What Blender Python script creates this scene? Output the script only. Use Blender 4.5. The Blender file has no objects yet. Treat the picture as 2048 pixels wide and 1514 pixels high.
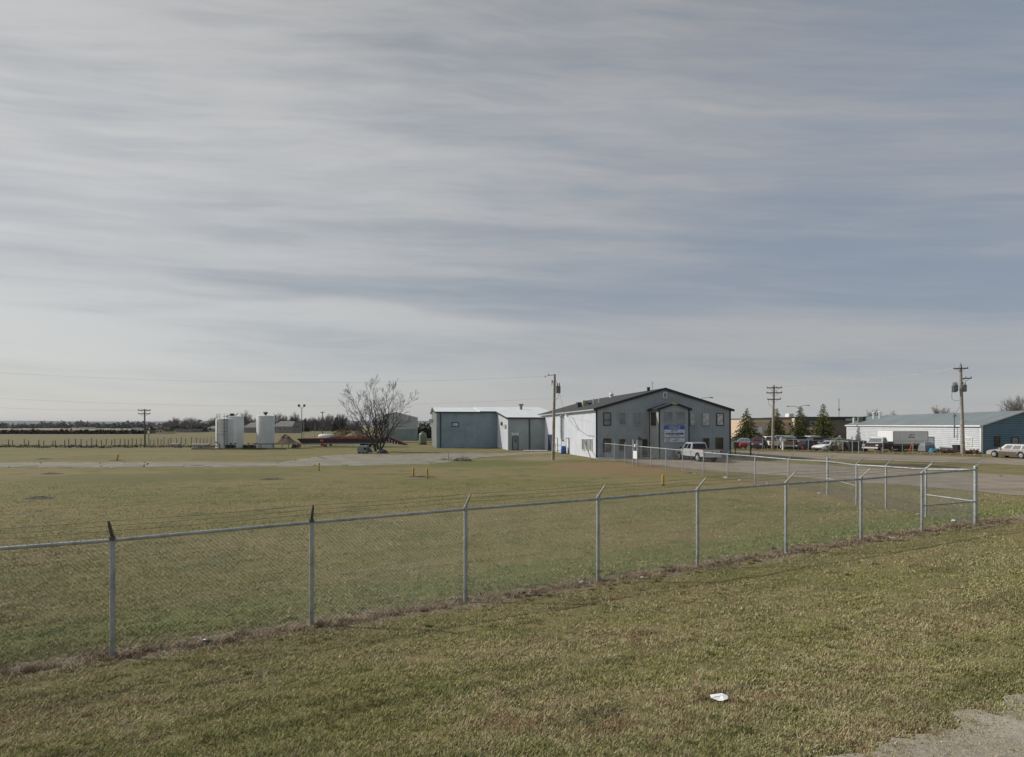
import bpy, bmesh, math, random
import numpy as np
from mathutils import Vector, Matrix, Euler

random.seed(7)
R = math.radians
C = bpy.context.scene.collection

# ------------------------------------------------------------------ camera, sky, sun, exposure
F = 1150.0          # focal length in photo pixels (photo is 2048 wide)
HY = 850.0          # horizon row
CZ = 3.5            # camera height above the field
cam_d = bpy.data.cameras.new('camera')
cam = bpy.data.objects.new('camera', cam_d)
C.objects.link(cam)
cam.location = (0, 0, CZ)
cam.rotation_euler = (R(90), 0, 0)
cam_d.sensor_width = 36.0
cam_d.lens = 36.0 * F / 2048
cam_d.shift_y = (HY - 757.0) / 2048
cam_d.clip_start = 0.1
cam_d.clip_end = 30000
bpy.context.scene.camera = cam

SUN_EL, SUN_AZ = R(33.0), math.atan2(-0.935, 0.355)
sun_vec = Vector((math.sin(SUN_AZ) * math.cos(SUN_EL), math.cos(SUN_AZ) * math.cos(SUN_EL), math.sin(SUN_EL)))
sd = bpy.data.lights.new('sun', 'SUN')
sd.energy = 3.6
sd.angle = R(0.55)
sd.color = (1.0, 0.965, 0.91)
so = bpy.data.objects.new('sun', sd)
so.rotation_euler = sun_vec.to_track_quat('Z', 'Y').to_euler()
so.location = (-40, 20, 60)
C.objects.link(so)

sc = bpy.context.scene
sc.view_settings.view_transform = 'Standard'
sc.view_settings.look = 'None'
sc.view_settings.exposure = 0.0
sc.view_settings.gamma = 1.0
sc.cycles.volume_bounces = 0
sc.cycles.max_bounces = 6
sc.cycles.diffuse_bounces = 3
sc.cycles.glossy_bounces = 3
sc.cycles.transparent_max_bounces = 8


class NT:
    """small helper for writing node trees"""
    def __init__(s, tree):
        s.t = tree

    def n(s, kind, **kw):
        nd = s.t.nodes.new(kind)
        for k, v in kw.items():
            setattr(nd, k, v)
        return nd

    def put(s, sock, val):
        if isinstance(val, bpy.types.NodeSocket):
            s.t.links.new(val, sock)
        elif isinstance(val, (tuple, list)) and len(val) == 3 and sock.type == 'RGBA':
            sock.default_value = (*val, 1)
        else:
            sock.default_value = val

    def m(s, op, a, b=0.0, c=0.0, clamp=False):
        nd = s.n('ShaderNodeMath', operation=op, use_clamp=clamp)
        s.put(nd.inputs[0], a)
        s.put(nd.inputs[1], b)
        s.put(nd.inputs[2], c)
        return nd.outputs[0]

    def vm(s, op, a, b=(0, 0, 0)):
        nd = s.n('ShaderNodeVectorMath', operation=op)
        s.put(nd.inputs[0], a)
        s.put(nd.inputs[1], b)
        return nd.outputs['Value'] if op == 'DOT_PRODUCT' else nd.outputs[0]

    def comb(s, x, y, z=0.0):
        nd = s.n('ShaderNodeCombineXYZ')
        for i, v in enumerate((x, y, z)):
            s.put(nd.inputs[i], v)
        return nd.outputs[0]

    def noise(s, vec, scale, detail=4.0, rough=0.55, dist=0.0):
        nd = s.n('ShaderNodeTexNoise')
        if vec is not None:
            s.put(nd.inputs['Vector'], vec)
        nd.inputs['Scale'].default_value = scale
        nd.inputs['Detail'].default_value = detail
        nd.inputs['Roughness'].default_value = rough
        nd.inputs['Distortion'].default_value = dist
        return nd.outputs['Fac']

    def mix(s, fac, a, b, blend='MIX'):
        nd = s.n('ShaderNodeMix', data_type='RGBA', blend_type=blend)
        s.put(nd.inputs[0], fac)
        s.put(nd.inputs[6], a)
        s.put(nd.inputs[7], b)
        return nd.outputs[2]

    def sm(s, x, lo, hi, a=0.0, b=1.0):
        nd = s.n('ShaderNodeMapRange', interpolation_type='SMOOTHSTEP')
        s.put(nd.inputs[0], x)
        for i, v in zip((1, 2, 3, 4), (lo, hi, a, b)):
            s.put(nd.inputs[i], v)
        return nd.outputs[0]

    def bump(s, h, strength, dist):
        nd = s.n('ShaderNodeBump')
        s.put(nd.inputs['Height'], h)
        nd.inputs['Strength'].default_value = strength
        nd.inputs['Distance'].default_value = dist
        return nd.outputs[0]


world = bpy.data.worlds.new('World')
sc.world = world
world.use_nodes = True
w = NT(world.node_tree)
world.node_tree.nodes.clear()
SKY_K = 0.1
sky = w.n('ShaderNodeTexSky', sky_type='NISHITA')
sky.sun_disc = False
sky.sun_elevation = SUN_EL
sky.sun_rotation = SUN_AZ
sky.altitude = 1000
sky.air_density = 1.0
sky.dust_density = 1.5
sky.ozone_density = 1.0
tc = w.n('ShaderNodeTexCoord')
d3 = w.vm('NORMALIZE', tc.outputs['Generated'])
sp = w.n('ShaderNodeSeparateXYZ')
w.put(sp.inputs[0], d3)
az = w.m('ARCTAN2', sp.outputs[0], sp.outputs[1])
el = w.m('ARCSINE', sp.outputs[2])
# slow sideways drift of the whole cloud field
warp = w.m('SUBTRACT', w.noise(w.comb(w.m('MULTIPLY', az, 1.3), w.m('MULTIPLY', el, 3.0), 3.3), 1.6, 3), 0.5)
flat = w.m('MULTIPLY', el, w.m('ADD', 1.0, w.m('MULTIPLY', w.m('MULTIPLY', az, az), 0.5)))
els = w.m('ADD', w.m('ADD', flat, w.m('MULTIPLY', az, 0.045)), w.m('MULTIPLY', warp, 0.055))
streak = w.noise(w.comb(w.m('MULTIPLY', az, 1.45), w.m('MULTIPLY', els, 12.5), 5.2), 1.5, 8, 0.56, 0.1)
fine = w.noise(w.comb(w.m('MULTIPLY', az, 2.4), w.m('MULTIPLY', els, 24.0), 7.7), 1.6, 9, 0.62, 0.25)
broad = w.noise(w.comb(az, w.m('MULTIPLY', el, 2.6), 12.4), 1.55, 3, 0.5)
sunny = w.vm('DOT_PRODUCT', d3, tuple(sun_vec))
# a long cloud bank low over the horizon with an arched upper edge
e1 = w.m('ADD', el, w.m('MULTIPLY', w.m('SUBTRACT', w.noise(w.comb(az, 2.0, 0.0), 2.3, 3), 0.5), 0.05))
wav = w.m('MULTIPLY', w.m('SINE', w.m('ADD', w.m('MULTIPLY', az, 9.3), 4.2)), 0.012)
arch = w.m('ADD', w.m('SUBTRACT', 0.196, w.m('MULTIPLY', w.m('MULTIPLY', az, az), 0.07)), wav)
edge = w.m('SUBTRACT', arch, e1)
bank = w.sm(edge, -0.008, w.sm(az, -0.1, 0.3, 0.014, 0.05))
gap = w.m('MULTIPLY', w.sm(edge, -0.13, -0.004), w.m('SUBTRACT', 1.0, bank))     # clearer blue band above the bank
bx_ = w.m('DIVIDE', w.m('SUBTRACT', az, 0.40), 0.50)
by_ = w.m('DIVIDE', w.m('SUBTRACT', el, 0.275), 0.125)
clear = w.sm(w.m('ADD', w.m('MULTIPLY', bx_, bx_), w.m('MULTIPLY', by_, by_)), 0.0, 1.7, 1.0, 0.0)     # thinner cloud, bluer sky
cover = w.m('ADD', 0.56, w.m('MULTIPLY', w.m('SUBTRACT', streak, 0.5), 1.05))
cover = w.m('ADD', cover, w.m('MULTIPLY', w.m('SUBTRACT', fine, 0.5), 0.75))
cover = w.m('ADD', cover, w.m('MULTIPLY', w.m('SUBTRACT', broad, 0.5), 0.55))
cover = w.m('SUBTRACT', cover, w.m('MULTIPLY', az, 0.20))
cover = w.m('SUBTRACT', cover, w.m('MULTIPLY', clear, 0.16))
cover = w.m('SUBTRACT', cover, w.m('MULTIPLY', gap, w.sm(az, -0.55, 0.1, 0.05, 0.17)))
cover = w.m('ADD', cover, w.m('MULTIPLY', bank, 0.16))
cover = w.m('ADD', cover, w.m('MULTIPLY', w.m('MULTIPLY', bank, w.sm(edge, 0.0, 0.06, 1.0, 0.0)), 0.14))     # bright rim of the bank
cover = w.sm(cover, 0.02, 0.98)
k = 1.0 / SKY_K
thin = w.mix(w.sm(sunny, 0.0, 0.95), (0.268 * k, 0.312 * k, 0.378 * k), (0.350 * k, 0.366 * k, 0.376 * k))
thick = w.mix(w.sm(sunny, 0.05, 0.95), (0.445 * k, 0.436 * k, 0.430 * k), (0.615 * k, 0.608 * k, 0.585 * k))
cl = w.mix(cover, thin, thick)
dk = w.sm(el, 0.42, 0.66, 1.0, 0.86)
cl = w.mix(1.0, cl, w.comb(dk, dk, dk), 'MULTIPLY')
low = w.sm(el, 0.0, 0.11, 1.0, 0.0)
cl = w.mix(w.m('MULTIPLY', low, 0.55), cl, (0.505 * k, 0.495 * k, 0.488 * k))
veil = w.mix(0.86, sky.outputs[0], cl)
bg = w.n('ShaderNodeBackground')
w.put(bg.inputs[0], veil)
bg.inputs[1].default_value = SKY_K
wo = w.n('ShaderNodeOutputWorld')
world.node_tree.links.new(bg.outputs[0], wo.inputs[0])

# ------------------------------------------------------------------ ground shape
UX, UY = 0.9066, 0.4220        # along the front fence
NX, NY = 0.4220, -0.9066       # from the fence towards the road
S0 = 10.8
ROAD_S = 8.05


def vnoise(x, y, seed=0):
    x = np.asarray(x, float)
    y = np.asarray(y, float)
    xi, yi = np.floor(x).astype(np.int64), np.floor(y).astype(np.int64)
    fx, fy = x - xi, y - yi
    fx, fy = fx * fx * (3 - 2 * fx), fy * fy * (3 - 2 * fy)

    def h(a, b):
        n = (a * 374761393 + b * 668265263 + seed * 974634777) & 0xffffffff
        n = ((n ^ (n >> 13)) * 1274126177) & 0xffffffff
        return ((n ^ (n >> 16)) & 0xffff) / 65535.0
    a = h(xi, yi) * (1 - fx) + h(xi + 1, yi) * fx
    b = h(xi, yi + 1) * (1 - fx) + h(xi + 1, yi + 1) * fx
    return a * (1 - fy) + b * fy


def st(x, y):
    return x * NX + y * NY + S0, x * UX + y * UY


def gz(x, y):
    x = np.asarray(x, float)
    y = np.asarray(y, float)
    s, t = st(x, y)
    zb = np.clip(-0.12 + (t + 1.87) / 23.9 * 0.34, -0.2, 0.24)
    p = np.clip(s / ROAD_S, 0, 1)
    up = zb + (1.0 - zb) * (0.8 * p + 0.2 * p * p * (3 - 2 * p))
    q = np.clip(1 + s / 16.0, 0, 1)
    dn = zb * q * q * (3 - 2 * q)
    z = np.where(s > 0, up, dn)
    near = np.clip(1.5 - np.hypot(x, y) / 60.0, 0, 1) * np.clip((ROAD_S + 0.3 - s) / 1.0, 0, 1)
    z = z + near * ((vnoise(x * 0.9, y * 0.9, 3) - 0.5) * 0.05 + (vnoise(x * 2.7, y * 2.7, 5) - 0.5) * 0.025)
    return z


def g1(x, y):
    return float(gz(x, y))


def hit(px, py):
    """where the sight line through a photo pixel meets the ground"""
    z = 0.0
    for _ in range(12):
        d = F * (CZ - z) / max(py - HY, 0.5)
        x = (px - 1024) / F * d
        z = 0.5 * z + 0.5 * g1(x, d)
    return Vector((x, d, g1(x, d)))


def at(px, d):
    return (px - 1024) / F * d


def zat(py, d):
    return CZ + (HY - py) / F * d


# ------------------------------------------------------------------ mesh helpers
class MB:
    def __init__(s):
        s.v, s.f, s.mi, s.k = [], [], [], 0

    def add(s, vs, fs):
        o = len(s.v)
        s.v += [tuple(p) for p in vs]
        s.f += [tuple(i + o for i in f) for f in fs]
        s.mi += [s.k] * len(fs)
        return s

    def box(s, x0, y0, z0, x1, y1, z1):
        v = [(x0, y0, z0), (x1, y0, z0), (x1, y1, z0), (x0, y1, z0), (x0, y0, z1), (x1, y0, z1), (x1, y1, z1), (x0, y1, z1)]
        return s.add(v, [(0, 3, 2, 1), (4, 5, 6, 7), (0, 1, 5, 4), (1, 2, 6, 5), (2, 3, 7, 6), (3, 0, 4, 7)])

    def bbox(s, x0, y0, z0, x1, y1, z1, b=0.02):
        """box with chamfered vertical and top edges"""
        ring = lambda i, z: [(x0 + i + b, y0 + i, z), (x1 - i - b, y0 + i, z), (x1 - i, y0 + i + b, z), (x1 - i, y1 - i - b, z),
                             (x1 - i - b, y1 - i, z), (x0 + i + b, y1 - i, z), (x0 + i, y1 - i - b, z), (x0 + i, y0 + i + b, z)]
        return s.loft([ring(0, z0), ring(0, z1 - b), ring(b, z1)])

    def loft(s, rings, cap=True, closed=True):
        n = len(rings[0])
        v = [p for r in rings for p in r]
        f = []
        for i in range(len(rings) - 1):
            for j in range(n if closed else n - 1):
                a, b = i * n + j, i * n + (j + 1) % n
                f.append((a, b, b + n, a + n))
        if cap and closed:
            f.append(tuple(reversed(range(n))))
            f.append(tuple(range((len(rings) - 1) * n, len(rings) * n)))
        return s.add(v, f)

    def tube(s, pts, rad, n=8, cap=True):
        pts = [Vector(p) for p in pts]
        if not isinstance(rad, (list, tuple)):
            rad = [rad] * len(pts)
        rings = []
        ref = None
        for i, p in enumerate(pts):
            t = (pts[min(i + 1, len(pts) - 1)] - pts[max(i - 1, 0)])
            if t.length < 1e-9:
                t = Vector((0, 0, 1))
            t.normalize()
            if ref is None:
                ref = t.orthogonal().normalized()
            ref = (ref - t * ref.dot(t))
            if ref.length < 1e-6:
                ref = t.orthogonal()
            ref.normalize()
            bn = t.cross(ref)
            rings.append([p + (ref * math.cos(2 * math.pi * j / n) + bn * math.sin(2 * math.pi * j / n)) * rad[i] for j in range(n)])
        return s.loft(rings, cap)

    def lathe(s, prof, n=24, c=(0, 0, 0), cap=True):
        rings = [[(c[0] + r * math.cos(2 * math.pi * j / n), c[1] + r * math.sin(2 * math.pi * j / n), c[2] + z) for j in range(n)] for r, z in prof]
        return s.loft(rings, cap)

    def quad(s, a, b, c, d):
        return s.add([a, b, c, d], [(0, 1, 2, 3)])

    def slab(s, pts, nrm, th):
        """polygon thickened along nrm"""
        nrm = Vector(nrm).normalized() * th
        a = [Vector(p) for p in pts]
        b = [p + nrm for p in a]
        n = len(a)
        f = [tuple(reversed(range(n))), tuple(range(n, 2 * n))] + [(i, (i + 1) % n, (i + 1) % n + n, i + n) for i in range(n)]
        return s.add(a + b, f)

    def build(s, name, mats, parent=None, smooth=False, loc=None):
        me = bpy.data.meshes.new(name)
        me.from_pydata(s.v, [], s.f)
        if not isinstance(mats, (list, tuple)):
            mats = [mats]
        for m in mats:
            me.materials.append(m)
        if len(mats) > 1:
            me.polygons.foreach_set('material_index', s.mi)
        if smooth:
            me.polygons.foreach_set('use_smooth', [True] * len(me.polygons))
        bm = bmesh.new()
        bm.from_mesh(me)
        bmesh.ops.recalc_face_normals(bm, faces=bm.faces)
        bm.to_mesh(me)
        bm.free()
        if smooth:
            try:
                me.set_sharp_from_angle(angle=R(40))
            except Exception:
                pass
        me.update()
        o = bpy.data.objects.new(name, me)
        C.objects.link(o)
        if parent is not None:
            o.parent = parent
        if loc is not None:
            o.location = loc
        return o


def tag(o, label=None, cat=None, group=None, kind=None):
    if label:
        o['label'] = label
    if cat:
        o['category'] = cat
    if group:
        o['group'] = group
    if kind:
        o['kind'] = kind
    return o


def thing(name, label, cat, loc=(0, 0, 0), rz=0.0, group=None):
    o = bpy.data.objects.new(name, None)
    C.objects.link(o)
    o.empty_display_size = 0.3
    o.location = loc
    o.rotation_euler = (0, 0, rz)
    return tag(o, label, cat, group)


def dup(root, loc, rz=0.0, label=None, scale=None):
    r = root.copy()
    C.objects.link(r)
    r.location = loc
    r.rotation_euler = (0, 0, rz)
    if scale is not None:
        r.scale = (scale, scale, scale) if not isinstance(scale, tuple) else scale
    if label:
        r['label'] = label
    for ch in list(root.children):
        c = ch.copy()
        C.objects.link(c)
        c.parent = r
        for g in list(ch.children):
            e = g.copy()
            C.objects.link(e)
            e.parent = c
    return r


# ------------------------------------------------------------------ materials
MATS = {}


def mat(name, col, rough=0.7, metal=0.0, var=0.12, scale=3.0, bump=0.0, bscale=20.0, spec=0.5, grime=0.0, coat=0.0):
    if name in MATS:
        return MATS[name]
    m = bpy.data.materials.new(name)
    m.use_nodes = True
    nt = NT(m.node_tree)
    b = m.node_tree.nodes['Principled BSDF']
    geo = nt.n('ShaderNodeTexCoord').outputs['Object']
    nz = nt.noise(geo, scale, 5, 0.6)
    f = nt.sm(nz, 0.3, 0.7, 1 - var, 1 + var)
    c = nt.mix(1.0, (*col,), nt.comb(f, f, f), 'MULTIPLY')
    if grime:
        st_ = nt.n('ShaderNodeMapping')
        st_.inputs['Scale'].default_value = (1.2, 1.2, 0.12)
        nt.put(st_.inputs[0], geo)
        gm = nt.sm(nt.noise(st_.outputs[0], 2.0, 6, 0.65), 0.52, 0.75)
        c = nt.mix(nt.m('MULTIPLY', gm, grime), c, (0.16, 0.135, 0.105))
    nt.put(b.inputs['Base Color'], c)
    b.inputs['Roughness'].default_value = rough
    b.inputs['Metallic'].default_value = metal
    b.inputs['Specular IOR Level'].default_value = spec
    b.inputs['Coat Weight'].default_value = coat
    if bump:
        nt.put(b.inputs['Normal'], nt.bump(nt.noise(geo, bscale, 4), bump, 0.02))
    MATS[name] = m
    return m


M = lambda n: MATS[n]
mat('galvanised', (0.36, 0.38, 0.38), 0.6, 0.45, 0.25, 6, 0.15, 40)
mat('galvanised_dull', (0.30, 0.32, 0.31), 0.6, 0.4, 0.2, 6)
mat('mesh_wire', (0.20, 0.21, 0.195), 0.55, 0.35, 0.2, 2)
mat('barbed_steel_arm_shade', (0.12, 0.12, 0.115), 0.7, 0.3)  # wire steel, also the painted shade of the left arms
mat('arm_paint', (0.45, 0.45, 0.43), 0.5, 0.4)
mat('grey_siding', (0.325, 0.365, 0.385), 0.55, 0.0, 0.10, 0.7, 0.0, 20, 0.4, 0.10)
mat('slate_siding', (0.245, 0.325, 0.37), 0.5, 0.0, 0.12, 0.6, 0.0, 20, 0.4, 0.15)
mat('slate_end', (0.40, 0.43, 0.42), 0.5, 0.0, 0.10, 0.6, 0.0, 20, 0.4, 0.15)
mat('white_siding', (0.66, 0.685, 0.74), 0.5, 0.0, 0.06, 0.6, 0.0, 20, 0.4, 0.14)
mat('lap_white', (0.56, 0.58, 0.60), 0.6, 0.0, 0.07, 0.8, 0.0, 20, 0.4, 0.22)
mat('lap_blue', (0.115, 0.195, 0.265), 0.6, 0.0, 0.12, 0.8, 0.0, 20, 0.4, 0.10)
mat('black_trim', (0.012, 0.012, 0.017), 0.5)
mat('dark_trim', (0.035, 0.04, 0.05), 0.5)
mat('shingle', (0.035, 0.036, 0.038), 0.85, 0, 0.3, 2.5, 0.4, 30)
mat('white_trim', (0.72, 0.72, 0.71), 0.5, 0, 0.06)
mat('grey_trim', (0.34, 0.37, 0.39), 0.5, 0, 0.08)
mat('roof_metal_white', (0.72, 0.74, 0.74), 0.45, 0.0, 0.06, 0.5, 0.0, 20, 0.5, 0.12)
mat('roof_metal_grey', (0.175, 0.205, 0.21), 0.5, 0.0, 0.10, 0.3, 0.0, 20, 0.4, 0.15)
mat('pane_grey', (0.20, 0.22, 0.235), 0.12, 0, 0.25, 1.2)  # sky reflection and blinds are put into the pane's base grey
mat('pane_curtain', (0.50, 0.50, 0.48), 0.2, 0, 0.35, 3.5)
mat('pane_dark', (0.05, 0.043, 0.028), 0.1, 0, 0.5, 1.5)
mat('door_blue', (0.02, 0.04, 0.13), 0.5)
mat('door_grey', (0.20, 0.245, 0.27), 0.5)
mat('door_white', (0.66, 0.66, 0.67), 0.5)
mat('sign_blue', (0.045, 0.115, 0.42), 0.5)
mat('sign_white', (0.60, 0.63, 0.68), 0.5)
mat('sign_text_blue', (0.03, 0.05, 0.20), 0.6)
mat('sign_text_grey', (0.22, 0.24, 0.27), 0.6)
mat('pole_wood', (0.31, 0.265, 0.21), 0.9, 0, 0.3, 2, 0.5, 25)
mat('pole_grey_wood', (0.30, 0.28, 0.25), 0.9, 0, 0.3, 2, 0.5, 25)
mat('dark_wood', (0.115, 0.09, 0.07), 0.9, 0, 0.3, 2)
mat('insulator', (0.08, 0.06, 0.055), 0.3)
mat('transformer', (0.16, 0.18, 0.19), 0.5, 0, 0.12)
mat('wire', (0.28, 0.28, 0.28), 0.6, 0.2)
mat('wire_bright', (0.85, 0.85, 0.84), 0.5, 0.0)
mat('tank_white', (0.60, 0.615, 0.60), 0.45, 0, 0.06, 0.7, 0, 20, 0.5, 0.16)
mat('tank_green', (0.12, 0.15, 0.105), 0.5, 0, 0.15)
mat('green_steel', (0.03, 0.07, 0.065), 0.5)
mat('black_steel', (0.018, 0.018, 0.02), 0.6, 0, 0.3)
mat('red_steel', (0.25, 0.036, 0.02), 0.6, 0, 0.35, 4, 0, 20, 0.4, 0.2)
mat('dark_rust', (0.09, 0.022, 0.016), 0.7, 0, 0.35, 4)
mat('red_bright', (0.40, 0.06, 0.04), 0.6, 0, 0.2)
mat('navy_steel', (0.022, 0.02, 0.03), 0.6, 0, 0.3)
mat('hangar_upper', (0.42, 0.455, 0.46), 0.6, 0, 0.08, 0.4)
mat('hangar_lower', (0.23, 0.29, 0.275), 0.6, 0, 0.1, 0.4)
mat('unit_green', (0.22, 0.27, 0.24), 0.6, 0, 0.12)
mat('barrel_blue', (0.01, 0.085, 0.33), 0.35)
mat('bollard_yellow', (0.44, 0.28, 0.03), 0.55, 0, 0.2, 8, 0, 20, 0.5, 0.25)
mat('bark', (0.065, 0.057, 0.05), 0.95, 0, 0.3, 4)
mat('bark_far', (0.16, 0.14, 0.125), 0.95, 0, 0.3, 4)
mat('needles', (0.105, 0.108, 0.026), 0.8, 0, 0.6, 1.1, 0, 20, 0.3)
mat('needles_dark', (0.030, 0.045, 0.024), 0.85, 0, 0.5, 0.9, 0, 20, 0.3)
mat('hedge_dark', (0.034, 0.050, 0.036), 0.9, 0, 0.5, 0.08, 0, 20, 0.2)
mat('brush_grey', (0.15, 0.13, 0.11), 0.95, 0, 0.4, 0.3, 0, 20, 0.2)
mat('brush_ochre', (0.20, 0.14, 0.045), 0.95, 0, 0.4, 0.3, 0, 20, 0.2)
mat('dry_weed', (0.27, 0.205, 0.115), 0.95, 0, 0.4, 4)
mat('rock', (0.30, 0.285, 0.26), 0.9, 0, 0.3, 9, 0.6, 18)
mat('rock_dark', (0.07, 0.06, 0.055), 0.9, 0, 0.3, 9, 0.6, 18)
mat('paper', (0.80, 0.80, 0.79), 0.7, 0, 0.05, 9)
mat('paper_blue', (0.34, 0.40, 0.55), 0.6, 0, 0.3, 9)
mat('bottle_teal', (0.02, 0.075, 0.085), 0.3)
mat('dirt', (0.060, 0.047, 0.032), 0.95, 0, 0.35, 6, 0.6, 18)
mat('tyre', (0.014, 0.014, 0.015), 0.85)
mat('rim', (0.55, 0.56, 0.56), 0.35, 0.6)
mat('chrome', (0.6, 0.6, 0.6), 0.22, 0.9)
mat('car_glass', (0.012, 0.012, 0.022), 0.08, 0, 0.1)
mat('car_glass_pale', (0.17, 0.20, 0.20), 0.08, 0, 0.1)
mat('tail_lamp', (0.42, 0.015, 0.03), 0.25)
mat('head_lamp', (0.72, 0.72, 0.72), 0.15)
mat('paint_silver', (0.52, 0.53, 0.54), 0.32, 0.25, 0.05, 1, 0, 20, 0.5, 0.0, 0.4)
mat('paint_champagne', (0.46, 0.43, 0.41), 0.32, 0.25, 0.05, 1, 0, 20, 0.5, 0.0, 0.4)
mat('paint_brown', (0.12, 0.088, 0.078), 0.4, 0.15, 0.1)
mat('paint_maroon', (0.075, 0.018, 0.028), 0.35, 0.1, 0.1)
mat('siding_seam_shade', (0.31, 0.33, 0.35), 0.8)  # groove colour carries the painted shadow line and dirt between boards
mat('siding_seam_shade_blue', (0.05, 0.09, 0.13), 0.8)  # same painted shadow line and dirt for the blue gable
mat('window_teal', (0.02, 0.10, 0.17), 0.5)
mat('paint_white', (0.74, 0.74, 0.73), 0.4, 0, 0.06, 2, 0, 20, 0.5, 0.12)
mat('paint_bluegrey', (0.10, 0.135, 0.155), 0.4, 0.1, 0.1)
mat('paint_paleblue', (0.30, 0.37, 0.42), 0.4, 0.1, 0.1)
mat('paint_palegreen', (0.25, 0.33, 0.30), 0.4, 0.1, 0.1)
mat('paint_navy', (0.03, 0.04, 0.10), 0.4, 0.1, 0.1)
mat('paint_tan', (0.23, 0.165, 0.125), 0.5, 0.1, 0.15)
mat('paint_black', (0.014, 0.015, 0.02), 0.4, 0, 0.1)
mat('paint_teal', (0.03, 0.06, 0.075), 0.4, 0.1, 0.1)
mat('paint_red', (0.33, 0.025, 0.03), 0.4, 0, 0.1)
mat('plastic_dark', (0.03, 0.03, 0.033), 0.6)
mat('scrap_cream', (0.32, 0.33, 0.25), 0.7, 0, 0.45, 3, 0, 20, 0.4, 0.3)
mat('scrap_rust', (0.15, 0.085, 0.055), 0.8, 0, 0.4, 4)
mat('tarp_blue', (0.035, 0.16, 0.26), 0.6)
mat('bin_green', (0.02, 0.035, 0.03), 0.6, 0, 0.3)
mat('beige_wall', (0.58, 0.44, 0.32), 0.8, 0, 0.08, 0.4)
mat('beige_light', (0.68, 0.56, 0.42), 0.8, 0, 0.08, 0.4)
mat('brown_wall', (0.17, 0.14, 0.115), 0.85, 0, 0.2, 0.6)
mat('fascia_dark', (0.06, 0.07, 0.068), 0.7, 0, 0.15, 0.5)
mat('house_wall', (0.24, 0.225, 0.20), 0.8, 0, 0.1)
mat('house_roof', (0.16, 0.165, 0.16), 0.85, 0, 0.15, 0.3)
mat('barn_red', (0.22, 0.035, 0.035), 0.8, 0, 0.15, 0.3)
mat('concrete', (0.40, 0.39, 0.36), 0.9, 0, 0.15, 2, 0.3, 30)
mat('lamp_head', (0.05, 0.05, 0.055), 0.5)
mat('old_post', (0.22, 0.18, 0.14), 0.9, 0, 0.3)
mat('pale_wood', (0.30, 0.24, 0.165), 0.9, 0, 0.2)
mat('orange_paint', (0.50, 0.09, 0.035), 0.6)


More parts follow.
